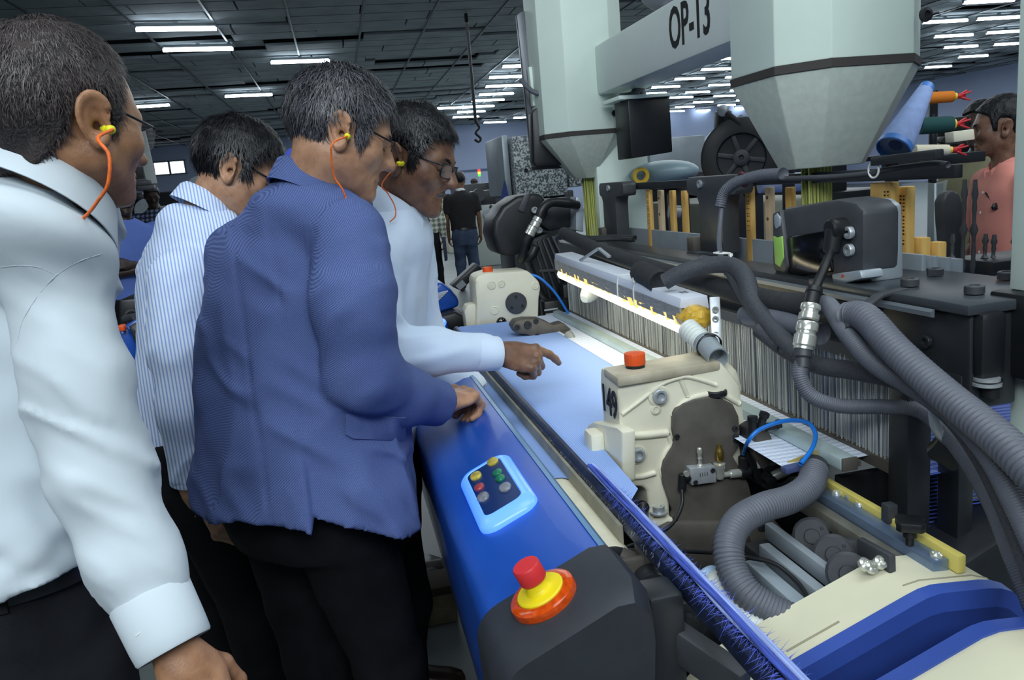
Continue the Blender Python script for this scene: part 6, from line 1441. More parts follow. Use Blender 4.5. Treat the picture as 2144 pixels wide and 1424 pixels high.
# ---- person B: blue jacket
M_JACKET = wave_mat('jacket_blue_weave', (62, 76, 124), (102, 119, 168), [((1, .45, 1.1), .0027), ((1, .45, -1.1), .0027)], rough=.85, lo=.2, hi=.9, bump=.2, noise=.5, spec=.15)
M_BLUESHIRT = mat('shirt_bright_blue', (70, 92, 200), rough=.7, spec=.2)
def person_b():
    w = W(640, 1000, 1.70); f, r = facing(rel(640, 50))
    p = thing('person', 'man in woven blue jacket bending over the loom, hand resting on its blue front cover', 'person', (w[0], w[1], 0))
    S = stack_px([(672, 368, 1.66, .070, .075, 70), (655, 395, 1.68, .105, .09, 66), (638, 430, 1.70, .148, .112, 63), (626, 475, 1.71, .180, .135, 60), (616, 545, 1.71, .212, .158, 57), (615, 690, 1.71, .228, .176, 55),
                  (622, 830, 1.70, .228, .185, 53), (634, 950, 1.69, .238, .193, 50), (646, 1080, 1.68, .252, .200, 50), (648, 1170, 1.68, .258, .204, 50)], p=2.15)
    arm = [W(735, 505, 1.55), W(738, 640, 1.50), W(758, 785, 1.53), W(838, 830, 1.64), W(916, 846, 1.76)]
    sl = sleeve_fn(arm, [.076, .074, .067, .060, .053], amp=.0065, per=.05, seed=13, k=.04)
    la = [arm[0] - r * .36 + V3(0, 0, -.02), arm[0] - r * .40 + f * .02 + V3(0, 0, -.28), W(436, 1030, 1.80)]
    sl2 = sleeve_fn(la, [.070, .066, .050], seed=14)
    hz = W(645, 1112, 1.60)[2]; zsh = arm[0][2] - .03
    cN = W(672, 378, 1.66); RN = head_frame(rel(672, 72), 24)
    e = W(640, 1000, 1.50); vd = unit(e - W(640, 1000, 1.70)); vs = np.cross(ZU, vd).astype(np.float32)   # side vent: vertical step
    ctr = W(640, 1000, 1.69); vz = W(645, 830, 1.6)[2]; bs = W(528, 800, 1.55)
    hp_ = [W(415, 1088, 1.60), W(520, 1092, 1.49), W(630, 1094, 1.425), W(655, 1106, 1.425), W(760, 1140, 1.43), W(860, 1130, 1.55)]
    hs_ = np.array([-float((q - e) @ vs) for q in hp_])[::-1]; hzs = np.array([q[2] for q in hp_])[::-1]
    def jacket(P):
        d = S(P)
        q = np.stack([P[:, 0] * 10, P[:, 1] * 10, P[:, 2] * 3.2], 1)
        d = d - .012 * (1 - np.abs(vnoise(q, 21))) ** 2 + .004 - .004 * vnoise(P * 16, 22)
        dg = np.stack([(P[:, 0] * .8 + P[:, 2]) * 14, P[:, 1] * 7, (P[:, 0] - P[:, 2] * .7) * 4.5], 1); d = d - .008 * np.exp(-(vnoise(dg, 29) / .3) ** 2)
        front = ((P - ctr.astype(np.float32)) @ vd.astype(np.float32)) > 0
        s = -(P - e.astype(np.float32)) @ vs
        low = np.clip((vz - P[:, 2]) / .10, 0, 1)
        d = d - np.where(front, .011 * low * np.clip(.5 + s / .004, 0, 1) * np.clip(1 - s / .16, 0, 1), 0)
        sb = -(P - bs.astype(np.float32)) @ vs
        d = d + np.where(front, .0035 * np.exp(-(sb / .004) ** 2), 0) + np.where(front, .003 * np.exp(-((s - .0) / .004) ** 2) * (1 - low), 0)
        hem = np.where(front, np.interp(s, hs_, hzs).astype(np.float32) - .030 * np.clip(1 - s / .12, 0, 1) * (s > -.001), .890)
        d = np.maximum(d, hem - P[:, 2])
        inn = S(P, grow=-.020); d = np.maximum(d, -np.maximum(inn, P[:, 2] - hem - .06))
        kk = .012 + .06 * np.clip((P[:, 2] - zsh) / .07, 0, 1)
        d = smin(d, sl2(P), .03); d = smin(d, sl(P), kk)
        d = smin(d, d_ell(P, cN - RN[:, 2] * .088, (.125, .115, .055), RN), .05)
        return neck_hole(P, d, cN, RN, .070, .075)
    jo = sdf_obj('jacket', [sdf_mesh(jacket, V3(-.55, 1.15, .74), V3(.42, 2.15, 1.68), .0075)], M_JACKET, p)
    mb = MB(); collar(mb, cN + RN @ V3(0, -.004, -.014), RN, .074, .080, stand=.022, fall=.052, gap=2.0, flare=.022, tip=.0, t=.006)
    obj('collar', mb, M_JACKET, jo, smooth=50)
    mb = MB(); collar(mb, cN + RN @ V3(0, -.004, -.006), RN, .067, .072, stand=.032, fall=.030, gap=.8, flare=.006, tip=.02)
    obj('shirt', mb, M_BLUESHIRT, p, smooth=50)
    # pocket flap following the side of the jacket
    def on_jacket(px, py, off):
        lo_, hi_ = 1.2, 1.75
        for _ in range(26):
            m_ = (lo_ + hi_) / 2
            if jacket(np.array([W(px, py, m_)], np.float32))[0] > 0: lo_ = m_
            else: hi_ = m_
        return W(px, py, lo_ - off)
    mb = MB(); cols = 9; g = []
    for i in range(cols):
        t = i / (cols - 1); x = 724 + (850 - 724) * t; b = 918 + 4 * t - (8 if i in (0,) else 0)
        g.append([on_jacket(x, 866 + 8 * t, .001), on_jacket(x, 868 + 8 * t, .005), on_jacket(x, b, .0055), on_jacket(x, b + 2, .001)])
    mb.loft(g, closed=False); obj('pocket_flap', mb, M_JACKET, jo, smooth=50)
    aw = unit(arm[-1] - arm[-2])
    for k in range(2):
        q = arm[-1] - aw * (.02 + .016 * k) + unit(W(890 - 14 * k, 884, 1.70) - (arm[-1] - aw * .02)) * .054
        shirt_button(jo, q, q - (arm[-1] - aw * (.02 + .016 * k)), .007, mat('button_navy', (38, 44, 66), rough=.3))
    hips = V3(w[0], w[1], 1.06)
    ft = [hips - r * .10 + f * .02, hips + r * .10 + f * .10]; ft = [V3(q[0], q[1], .08) for q in ft]
    to, legs = trousers(p, hips, rel(640, 52), ft, M_TROUSER, seed=31, wr=.195, dr=.16, thigh=.105)
    for q in ft: shoe(p, q, rel(640, 55), mat('shoe_black', (18, 18, 20), rough=.3))
    hc = W(716, 286, 1.615); H = head_frame(rel(716, 84), 24, -3)
    skin = make_head(p, hc, H, cN + RN @ V3(0, 0, -.05), SKIN['brown'], 'full', .015, 'salt', h=.003, hs=9000, L=.024, seed=5, jowl=.004, neck_r=.060, width=.00065, lift=.35)
    wr = arm[-1] + aw * .010
    hand = make_hand(wr, unit(W(988, 822, 1.87) - wr), unit(ZU * .95 - FH * .35 - RH * .10), -1, [(34, 74, 46), (38, 78, 46), (42, 78, 46), (46, 76, 44)], elbow=arm[-2], h=.003, thumb=(.8, .6), er=.036, scale=1.12)
    lw = la[-1] + unit(la[-1] - la[-2]) * .012; lh = make_hand(lw, unit(W(474, 1104, 1.76) - lw), unit(-FH * .8 - RH * .4 + ZU * .2), 1, [(58, 80, 50)] * 4, elbow=la[-2] * .3 + la[-1] * .7, h=.0035, thumb=(.8, .7), er=.032)
    inner = inner_body(S, legs, [[arm[0], arm[2], arm[-2]], la], cN[2] - .07, grow=.085)
    sdf_obj('body', [skin, hand, lh, inner], SKIN['tan'], p)
    glasses(p, hc, H, mat('glasses_brown_metal', (40, 34, 32), rough=.3, metal=.6), rimless=True)
    earplug(p, hc, H, 1, [W(697, 300, 1.48), W(694, 330, 1.49), W(700, 370, 1.51), W(716, 395, 1.52), W(724, 415, 1.53)], rr=.0018)

# ---- person C: striped shirt
def person_c():
    w = W(400, 900, 2.06); f, r = facing(rel(400, 74))
    p = thing('person', 'man in fine blue striped shirt, dark hair, head bowed, standing behind the blue jacket', 'person', (w[0], w[1], 0))
    ra = np.cross(ZU, unit(W(400, 700, 2)- CPOS))
    M = wave_mat('striped_shirt_cotton', (146, 172, 224), (220, 232, 250), [(tuple(-ra), .0078)], rough=.75, lo=.1, hi=.62, spec=.2)
    S = stack_px([(430, 436, 2.05, .068, .07, 84), (424, 458, 2.05, .115, .085, 80), (412, 500, 2.06, .17, .11, 77), (404, 580, 2.07, .205, .125, 75), (402, 740, 2.07, .205, .130, 74), (402, 860, 2.07, .195, .130, 74), (402, 960, 2.07, .19, .128, 74)])
    arm = [W(382, 590, 1.90), W(384, 730, 1.87), W(392, 860, 1.86), W(398, 1005, 1.90)]
    sl = sleeve_fn(arm, [.080, .074, .066, .046], amp=.006, per=.05, seed=23)
    la = [arm[0] - r * .34 + f * .06, arm[1] - r * .34 + f * .14, arm[2] - r * .30 + f * .26]
    sl2 = sleeve_fn(la, [.08, .07, .05], seed=24)
    cN = W(432, 436, 2.05); RN = head_frame(rel(432, 82), 26); bz = W(402, 930, 2.0)[2]
    def shirt(P):
        d = S(P); q = np.stack([P[:, 0] * 9, P[:, 1] * 9, P[:, 2] * 5], 1)
        d = d - .006 * (1 - 2 * np.abs(vnoise(q, 25))) - .003 * vnoise(P * 24, 26)
        d = np.maximum(d, bz - P[:, 2])
        d = smin(d, smin(sl(P), sl2(P), .01), .02)
        d = smin(d, d_ell(P, cN - RN[:, 2] * .062, (.112, .104, .052), RN), .05)
        return neck_hole(P, d, cN, RN, .056, .058)
    al = np.array(arm + la + [S.K[0, :3], S.K[-1, :3]])
    so = sdf_obj('shirt', [sdf_mesh(shirt, al.min(0) - .22, al.max(0) + .22, .0085)], M, p)
    mb = MB(); collar(mb, cN + V3(0, 0, -.004), RN, .062, .064, stand=.038, fall=.046, gap=.7, flare=.030, tip=.02); obj('collar', mb, M, so, smooth=50)
    aw = unit(arm[-1] - arm[-2]); cuff_band(so, arm[-1], aw, .046, M, .04)
    hips = V3(w[0], w[1], bz + .03); ft = [hips - r * .12, hips + r * .12 + f * .06]; ft = [V3(q[0], q[1], .08) for q in ft]
    to, legs = trousers(p, hips, rel(400, 74), ft, M_TROUSER, seed=41, wr=.19, dr=.13)
    for q in ft: shoe(p, q, rel(400, 74), mat('shoe_black', (18, 18, 20), rough=.3))
    hc = W(498, 362, 2.05); H = head_frame(rel(498, 98), 30, -6)
    skin = make_head(p, hc, H, cN + RN @ V3(0, 0, -.05), SKIN['tan'], 'full', .021, 'black', h=.0038, hs=5000, L=.026, seed=7, width=.0008)
    wr = arm[-1] + aw * .01; hand = make_hand(wr, unit(W(468, 1112, 1.97) - wr), unit(-FH + RH * .1 + ZU * .1), -1, [(30, 45, 30), (34, 48, 32), (36, 50, 34), (38, 50, 34)], elbow=arm[-2], h=.004, er=.036)
    inner = inner_body(S, legs, [[arm[0], arm[1], arm[2]], la], cN[2] - .07)
    sdf_obj('body', [skin, hand, inner], SKIN['tan'], p)
    glasses(p, hc, H, mat('glasses_black', (16, 16, 20), rough=.3))

# ---- person D: pointing
def person_d():
    w = W(752, 900, 2.02); f, r = facing(rel(780, 106))
    p = thing('person', 'man with grey moustache and black framed glasses pointing his index finger at the cloth', 'person', (w[0], w[1], 0))
    M = mat('pale_blue_shirt_cotton', (206, 222, 242), rough=.8, var=.03, scale=6, bump=.08, bscale=900, spec=.2)
    S = stack_px([(822, 432, 1.93, .066, .07, 108), (812, 455, 1.94, .112, .085, 107), (800, 490, 1.96, .17, .11, 106), (792, 560, 1.98, .2, .122, 106), (778, 680, 2.0, .2, .128, 106), (762, 820, 2.02, .195, .13, 106), (756, 960, 2.02, .19, .13, 106)])
    arm = [W(778, 540, 1.82), W(772, 650, 1.78), W(790, 735, 1.78), W(900, 738, 1.82), W(1036, 740, 1.88)]
    sl = sleeve_fn(arm, [.078, .068, .058, .052, .043], amp=.0055, per=.045, seed=33, k=.03)
    la = [arm[0] - r * .36, arm[0] - r * .40 + V3(0, 0, -.26), arm[0] - r * .36 + f * .15 + V3(0, 0, -.44)]
    sl2 = sleeve_fn(la, [.078, .066, .05], seed=34)
    cN = W(824, 436, 1.93); RN = head_frame(rel(824, 106), 24); bz = W(780, 960, 2.0)[2]
    def shirt(P):
        d = S(P); q = np.stack([P[:, 0] * 9, P[:, 1] * 9, P[:, 2] * 5], 1)
        d = d - .006 * (1 - 2 * np.abs(vnoise(q, 35))) - .003 * vnoise(P * 24, 36)
        d = np.maximum(d, bz - P[:, 2])
        d = smin(d, smin(sl(P), sl2(P), .01), .02)
        d = smin(d, d_ell(P, cN - RN[:, 2] * .062, (.112, .104, .052), RN), .05)
        return neck_hole(P, d, cN, RN, .056, .058)
    al = np.array(arm + la + [S.K[0, :3], S.K[-1, :3]])
    so = sdf_obj('shirt', [sdf_mesh(shirt, al.min(0) - .22, al.max(0) + .22, .0080)], M, p)
    mb = MB(); collar(mb, cN + V3(0, 0, -.004), RN, .062, .064, stand=.040, fall=.060, gap=.9, flare=.040, tip=.03); obj('collar', mb, M, so, smooth=50)
    aw = unit(arm[-1] - arm[-2]); cuff_band(so, arm[-1], aw, .0445, M, .05)
    hips = V3(w[0], w[1], bz + .03); ft = [hips - r * .12, hips + r * .14 + f * .08]; ft = [V3(q[0], q[1], .08) for q in ft]
    ft[1] = V3(*W(880, 1405, 2.44)[:2], .08) - f * .05
    to, legs = trousers(p, hips, rel(780, 106), ft, M_TROUSER, seed=51, wr=.19, dr=.13)
    for q in ft: shoe(p, q, rel(780, 100))
    hc = W(866, 338, 1.905); H = head_frame(rel(866, 112), 22, -4)
    skin = make_head(p, hc, H, cN + RN @ V3(0, 0, -.05), SKIN['dark'], 'full', .014, 'black', h=.003, hs=6000, L=.018, seed=9, width=.0007, jowl=.002, nose=1.12)
    mb = MB(); q = spline([(-.026, .0850, -.058), (-.012, .0945, -.0535), (0, .0968, -.0525), (.012, .0945, -.0535), (.026, .0850, -.058)], 5)
    mb.tube(place(q, H, hc), [.0015] + [.0030] * (len(q) - 2) + [.0015], 7, sq=1.5); obj('moustache', mb, mat('moustache_grey', (96, 90, 90), rough=.7, var=.4, scale=300, bump=.6, bscale=600), p, smooth=180)
    wr = arm[-1] + aw * .012; tip = W(1162, 770, 1.86)
    hand = make_hand(wr, unit(W(1110, 752, 1.90) - wr), unit(ZU * .70 - FH * .70), -1, [(22, 16, 10), (62, 80, 50), (66, 84, 52), (66, 84, 50)], elbow=arm[-2], h=.003, thumb=(.7, .9), er=.034, scale=1.0)
    inner = inner_body(S, legs, [[arm[0], arm[1], arm[2], ][:3], la], cN[2] - .07)
    sdf_obj('body', [skin, hand, inner], SKIN['dark'], p)
    glasses(p, hc, H, mat('glasses_black', (16, 16, 20), rough=.3))
    earplug(p, hc, H, 1, [W(800, 385, 1.80), W(812, 405, 1.79), W(826, 430, 1.79), W(828, 452, 1.79), W(816, 465, 1.80)], rr=.0014)
person_a(); person_b(); person_c(); person_d()
# ---- people in the background: the same construction at lower resolution
def arm_chain(sh, el, wr): return [np.asarray(sh, float), np.asarray(el, float), np.asarray(wr, float)]
def bg_person(name_label, hpx, hpy, D, bodydeg, headdeg, pitch, shirt, trou, skin, style='full', hair='black', arms=None, sleeve='short', h=.012, height=None, seed=0, collar_on=True, tuck=True, belt_on=True, moust=False, jeans=None, wide=1.0, seg_hand=True):
    hc = W(hpx, hpy, D); s = (hc[2] + .10) / 1.74; s = max(.86, min(1.08, s)); f, r = facing(rel(hpx, bodydeg)); base = V3(hc[0], hc[1], 0) - f * .05
    p = thing('person', name_label, 'person', tuple(base)); yw = yaw_of(rel(hpx, bodydeg)); dz = hc[2] - 1.64 * s
    K = lambda fwd, z, a, b: (*(base + f * fwd)[:2], z * s + dz * (z / 1.64), a * s * wide, b * s * wide, yw)
    S = Stack([K(.02, 1.50, .06, .065), K(.01, 1.465, .105, .08), K(0, 1.42, .165, .10), K(0, 1.34, .20, .118), K(0, 1.2, .195, .125), K(0, 1.05, .18, .122), K(0, .96, .178, .12), K(0, .90, .18, .12)])
    zz = lambda z: z * s + dz * (z / 1.64)
    A = []
    for sd in (-1, 1):
        sh = base + r * sd * .178 * s * wide + V3(0, 0, zz(1.385)); a = arms[0 if sd < 0 else 1] if arms else None
        if a is None: el = sh + V3(0, 0, -.29 * s) + r * sd * .05; wr = el + V3(0, 0, -.26 * s) + f * .06
        else: el = sh + (r * a[0][0] + f * a[0][1] + ZU * a[0][2]) * s; wr = el + (r * a[1][0] + f * a[1][1] + ZU * a[1][2]) * s
        A.append(arm_chain(sh, el, wr))
    sl = []
    for a in A:
        if sleeve == 'short': sl.append(sleeve_fn([a[0], a[0] * .25 + a[1] * .75], [.078 * s, .070 * s], amp=.003, per=.05, seed=seed))
        else: sl.append(sleeve_fn([a[0], a[1], a[2]], [.074 * s, .062 * s, .045 * s], amp=.004, per=.05, seed=seed))
    bot = zz(.93) if tuck else zz(.80)
    cN = base + f * .02 + V3(0, 0, zz(1.475)); RN = head_frame(rel(hpx, bodydeg), 10)
    def fn(P):
        d = S(P); d = d - .006 * (1 - 2 * np.abs(vnoise(P * np.array([8, 8, 5], np.float32), seed + 3)))
        d = np.maximum(d, bot - P[:, 2])
        for g in sl: d = smin(d, g(P), .02)
        return neck_hole(P, d, cN, RN, .058, .06)
    al = np.array([q for a in A for q in a] + [S.K[0, :3], S.K[-1, :3]])
    so = sdf_obj('shirt', [sdf_mesh(fn, al.min(0) - .26, al.max(0) + .2, h)], shirt, p)
    if collar_on: mb = MB(); collar(mb, cN, RN, .060 * s, .063 * s, stand=.03, fall=.045, gap=.8, flare=.016, tip=.03, n=20); obj('collar', mb, shirt if collar_on is True else collar_on, so, smooth=50)
    hip = base + V3(0, 0, zz(.955)); ft = [base - r * .11 * s + f * .03 + V3(0, 0, .08), base + r * .11 * s + f * .09 + V3(0, 0, .08)]
    to, legs = trousers(p, hip, rel(hpx, bodydeg), ft, trou, seed=seed + 7, h=h * 1.2, wr=.178 * s * wide, dr=.122 * s * wide)
    if belt_on: belt(p, to, hip, f, r, .182 * s * wide, .126 * s * wide, M_BELT, trou)
    for q in ft: shoe(p, q, rel(hpx, bodydeg), mat('shoe_black', (18, 18, 20), rough=.3))
    H = head_frame(rel(hpx, headdeg), pitch)
    geos = [make_head(p, hc, H, cN + V3(0, 0, -.05), SKIN[skin], style, .012, hair, h=h * .6, seed=seed + 1, lashes=False, neck_r=.054)]
    for a, sd in zip(A, (-1, 1)):
        d = unit(a[2] - a[1]); ln = D < 8
        geos.append(make_hand(a[2], d, unit(f * .3 + r * sd * .9 + V3(0, 0, .1)), -sd, [(20, 25, 20)] * 4, elbow=a[1], h=h * .5 if seg_hand else h, er=.038, spread=.02))
        geos.append(sdf_mesh(lambda P: d_cap(P, a[0], a[1], .045 * s, .038 * s), np.minimum(a[0], a[1]) - .07, np.maximum(a[0], a[1]) + .07, h))
    geos.append(inner_body(S, legs, [], cN[2] - .06, h=.025))
    sdf_obj('body', geos, SKIN[skin], p)
    if moust: mb = MB(); q = spline([(-.026, .0850, -.058), (-.012, .0945, -.0535), (0, .0968, -.0525), (.012, .0945, -.0535), (.026, .0850, -.058)], 4); mb.tube(place(q, H, hc), .0045, 6); obj('moustache', mb, HAIR['black'], p, smooth=180)
    return p, base, f, r, s, S, A, zz
M_BSHIRT = mat('shirt_mid_blue', (92, 120, 198), rough=.8, var=.05, scale=8)
bg_person('man in short sleeved blue shirt with moustache, arms folded, behind the nearest man', 254, 416, 5.6, 168, 165, 6, M_BSHIRT, M_TROUSER, 'deep', arms=[((-.06, .10, -.27), (.30, .10, .06)), ((.06, .10, -.27), (-.30, .14, .03))], h=.012, seed=61, moust=True, wide=1.1)
rh_ = RH
M_CHECK = wave_mat('shirt_dark_check', (30, 40, 66), (112, 124, 150), [(tuple(RH), .05), ((0, 0, 1), .05)], rough=.8, lo=.45, hi=.8)
pf = bg_person('man in dark checkered shirt reading a yellow paper, far left', 318, 410, 9.4, 178, 178, 25, M_CHECK, M_TROUSER, 'deep', arms=[((-.05, .06, -.27), (.14, .22, .02)), ((.05, .06, -.27), (-.14, .22, .02))], h=.018, seed=62, seg_hand=False)
pp = thing('paper', 'yellow paper held by the man in the checkered shirt', 'paper', tuple(pf[6][1][2])); c = (pf[6][0][2] + pf[6][1][2]) / 2 + pf[2] * .08
mb = MB(); mb.box(c, (.22, .012, .17), np.array([RH, FH * .7 + ZU * .7, ZU * .7 - FH * .7]).T, .002); obj('sheet', mb, mat('paper_yellow', (190, 180, 80), rough=.8), pp)
M_POLO = mat('polo_black', (17, 18, 21), rough=.85); M_JEANS = mat('jeans_blue', (44, 58, 82), rough=.9, col2=(74, 90, 116), scale=5, thr=(.45, .75))
bg_person('man in black polo shirt and blue jeans walking away down the aisle', 962, 378, 11.6, 2, 6, 0, M_POLO, M_JEANS, 'dark', h=.018, seed=63, collar_on=mat('polo_collar_white', (206, 210, 214), rough=.8), seg_hand=False, wide=1.06)
M_PLAID = wave_mat('shirt_pale_plaid', (120, 126, 116), (206, 208, 196), [(tuple(RH), .07), ((0, 0, 1), .07)], rough=.8)
pk = bg_person('person in pale plaid shirt with a dark folder, left of the black polo', 884, 385, 11.2, 10, 10, 0, M_PLAID, M_TROUSER, 'dark', sleeve='long', h=.018, seed=64, seg_hand=False)
fo = thing('folder', 'dark blue folder hanging from the hand of the plaid shirt person', 'folder', tuple(pk[6][1][2])); mb = MB(); q = pk[6][1][2] + V3(0, -.03, -.14); mb.box(q, (.03, .24, .34), np.array([unit(RH), FH, ZU]).T, .004); obj('cover', mb, mat('folder_navy', (34, 40, 72), rough=.6), fo)
M_WHITE2 = mat('white_shirt_far', (190, 202, 218), rough=.8)
bg_person('distant worker in white shirt reaching over a machine', 993, 384, 21.0, 120, 130, 25, M_WHITE2, M_TROUSER, 'deep', arms=[((-.02, .2, -.14), (.02, .26, -.06)), ((.04, .2, -.16), (0, .26, -.02))], sleeve='long', h=.022, seed=65, seg_hand=False)
M_PINK = mat('shirt_coral_linen', (214, 138, 124), rough=.85, var=.06, scale=10, bump=.1, bscale=900)
pj = bg_person('man in coral pink shirt with sunglasses in the pocket, at the right edge', 2093, 268, 3.35, -118, -96, 4, M_PINK, M_TROUSER, 'dark', arms=[None, ((.05, .02, -.29), (-.02, .12, -.22))], sleeve='short', tuck=False, h=.009, seed=66, collar_on=True)
pb_, bs_, f_, r_, s_, S_, A_, zz_ = pj
def front_pt(xo, z, off=.004):
    x, y, _, rx, ry, yw = S_.at(z); return V3(x, y, z) + r_ * xo + f_ * (ry * math.sqrt(max(.05, 1 - (abs(xo) / rx) ** 2)) + off)
mb = MB(); a = front_pt(-.03, zz_(1.36), .008); b = front_pt(-.11, zz_(1.29), .010); mb.tube([a, b], .004, 6); sg = obj('sunglasses', mb, M_BLACK, pb_)
mb = MB(); mb.ball(front_pt(-.10, zz_(1.30), .010), (.022, .010, .016), 12); obj('sunglass_lens', mb, M_BLACK, sg, smooth=180)
for k in range(4): shirt_button(sg.parent, front_pt(0.0, zz_(1.36 - .09 * k), .002), f_, .006)
M_KHAKI = mat('shirt_khaki', (130, 128, 100), rough=.85, var=.08, scale=10)
bg_person('person in khaki jacket standing behind the coral pink shirt', 2052, 262, 4.3, -150, -160, 5, M_KHAKI, M_TROUSER, 'deep', sleeve='long', tuck=False, h=.012, seed=67, collar_on=True)
M_LWHITE = mat('shirt_cream_far', (204, 202, 188), rough=.85)
bg_person('person in cream shirt half hidden behind the drop rods', 1990, 318, 5.4, -100, -100, 5, M_LWHITE, M_TROUSER, 'deep', sleeve='short', h=.014, seed=68, seg_hand=False)
# ------------------------------------------------------------------ behind the loom and down the hall
# big black reel behind the frames
re_ = thing('cable_reel', 'large black spoked reel standing behind the wooden frames', 'reel', tuple(W(1540, 320, 3.0)))
cR = W(1552, 330, 3.0); ax = unit(-FH * .96 - RH * .28)
mb = MB(); mb.lathe(cR, ax, [(.150, -.012), (.150, .012), (.142, .016), (.092, .016), (.088, .010), (.088, -.012)], 40); obj('flange', mb, M_BLACK, re_)
mb = MB(); mb.lathe(cR - ax * .10, ax, [(.145, -.012), (.145, .012), (0, .012)], 40); obj('flange', mb, M_BLACK, re_)
mb = MB(); mb.lathe(cR - ax * .09, ax, [(.088, 0), (.088, .09), (0, .085)], 32); obj('drum', mb, M_DARK, re_)
a_, u_, d_ = frame_of(ax)
for k in range(6):
    t = math.pi * k / 3 + .2; mb = MB(); mb.obox(cR + (a_ * math.cos(t) + u_ * math.sin(t)) * .022, cR + (a_ * math.cos(t) + u_ * math.sin(t)) * .090, .018, .016, up=ax, bev=.003); obj('spoke', mb, M_DGREY, re_)
mb = MB(); mb.lathe(cR - ax * .01, ax, [(.030, 0), (.030, .03), (.022, .034), (.010, .034), (.009, .02), (0, .02)], 20); obj('hub', mb, M_DGREY, re_)
mb = MB(); mb.obox(W(1514, 232, 3.05), W(1512, 300, 3.08), .05, .06, bev=.008); mb.obox(W(1520, 236, 2.98), W(1562, 270, 2.98), .04, .02, bev=.004); mb.obox(W(1548, 258, 3.0), W(1566, 330, 3.05), .05, .03, bev=.005); obj('arm', mb, M_BLACK, re_)
mb = MB(); q = W(1514, 232, 3.0); mb.lathe(q, ax, [(.022, 0), (.022, .02), (.015, .024), (0, .024)], 18); mb.lathe(W(1551, 246, 2.97), ax, [(.010, 0), (.010, .012), (0, .012)], 12); obj('pivot', mb, M_STEEL, re_, kind='stuff')
mb = MB(); mb.box(cR - ax * .05 - V3(0, 0, .68), (.12, .12, 1.1), bev=.01); obj('stand', mb, M_DARK, re_)
mb = MB(); mb.obox(W(1590, 300, 3.1), W(1612, 262, 3.1), .05, .02, bev=.003); mb.obox(W(1602, 300, 3.1), W(1630, 252, 3.1), .05, .02, bev=.003); obj('slotted_arm', mb, mat('arm_brown_grey', (84, 80, 76), rough=.5), re_)
# pump and belt bits
pu = thing('blower', 'pale teal rounded blower hood behind the rail with yellow ring', 'blower', tuple(W(1370, 360, 3.4)))
mb = MB(); mb.ball(W(1390, 362, 3.5), (.16, .12, .055), 22); obj('hood', mb, mat('hood_pale_teal', (150, 176, 186), rough=.35, alpha=1), pu, smooth=180)
mb = MB(); a = W(1340, 368, 3.3); mb.lathe(a, -FH, [(.020, 0), (.034, 0), (.034, .03), (.020, .03)], 24); obj('ring', mb, mat('ring_yellow', (214, 176, 40), rough=.5), pu)
mb = MB(); mb.box(W(1395, 366, 3.62) - V3(-.03, 0, .62), (.12, .12, 1.16), bev=.02); obj('column', mb, M_DARK, pu)
for lab, c, r, m in (('yellow ring hanging between the wooden posts', W(1404, 420, 3.7), .045, 'ring_yellow2'),):
    mb = MB(); mb.tube([c + RH * (r * .6 * math.cos(t)) + ZU * (r * math.sin(t)) for t in np.linspace(0, 2 * math.pi, 25)[:-1]], .008, 8, closed=True); o = obj('pulley', mb, mat(m, (220, 186, 44), rough=.5), None); tag(o, lab, 'pulley')
lw = thing('warp_machine', 'low grey green machine body seen between the wooden frame posts', 'machine', tuple(V3(*W(1420, 480, 3.6)[:2], 0)))
c = W(1440, 470, 4.4); mb = MB(); mb.box((c[0] + .25, c[1], .66), (.5, 1.2, 1.32), bev=.02); obj('body', mb, mat('machine_grey_green', (112, 116, 104), rough=.5, var=.06), lw)
mb = MB(); mb.cyl(W(1400, 443, 3.2), W(1424, 444, 3.2), .026, n=18); obj('shaft_end', mb, M_STEEL, lw)
mb = MB(); mb.cyl(W(1590, 385, 2.9), W(1720, 378, 2.9), .035, n=18); obj('roller', mb, mat('roller_pale_blue', (150, 166, 196), rough=.5), lw)
mb = MB(); mb.cyl(W(1696, 370, 2.9), W(1710, 370, 2.9), .045, n=18); obj('roller_end', mb, mat('roller_end_blue', (40, 50, 190), rough=.4), lw)
# speckled cabinets
M_SPEC = mat('cabinet_speckled', (190, 200, 202), rough=.45, col2=(84, 92, 98), scale=90, thr=(.46, .54), detail=2)
sc_ = thing('speckled_cabinet', 'grey cabinet with speckled panels standing behind the far column', 'cabinet', tuple(V3(*W(1110, 350, 5.2)[:2], 0)))
def cab(px0, py0, px1, py1, Y, depth, m, par, name): 
    p = atY(px0, py0, Y); q = atY(px1, py1, Y); mb = MB(); mb.box(((p[0] + q[0]) / 2, Y + depth / 2, (p[2] + q[2]) / 2), (abs(q[0] - p[0]), depth, abs(p[2] - q[2])), bev=.01); return obj(name, mb, m, par)
cab(1071, 286, 1190, 408, 5.2, .6, M_SPEC, sc_, 'speckled_panel'); cab(1049, 284, 1073, 410, 5.25, .6, M_ALU, sc_, 'side_panel')
cab(1190, 355, 1420, 372, 5.3, .5, M_SPEC, sc_, 'speckled_panel'); p_ = atY(1060, 410, 5.3); q_ = atY(1200, 410, 5.3)
mb = MB(); mb.box(((p_[0] + q_[0]) / 2, 5.5, p_[2] / 2), (abs(q_[0] - p_[0]) * .96, .5, p_[2]), bev=.01); obj('plinth', mb, M_DARK, sc_)
mb = MB(); bolt(mb, atY(1101, 357, 5.2), (0, -1, 0), .014, .008); obj('lock', mb, M_DARK, sc_)
mb = MB(); plateY(mb, [(1050, 418), (1058, 378), (1066, 416)], 5.15, .04, 0); obj('blue_cloth', mb, mat('cloth_navy', (44, 62, 120), rough=.9), sc_)
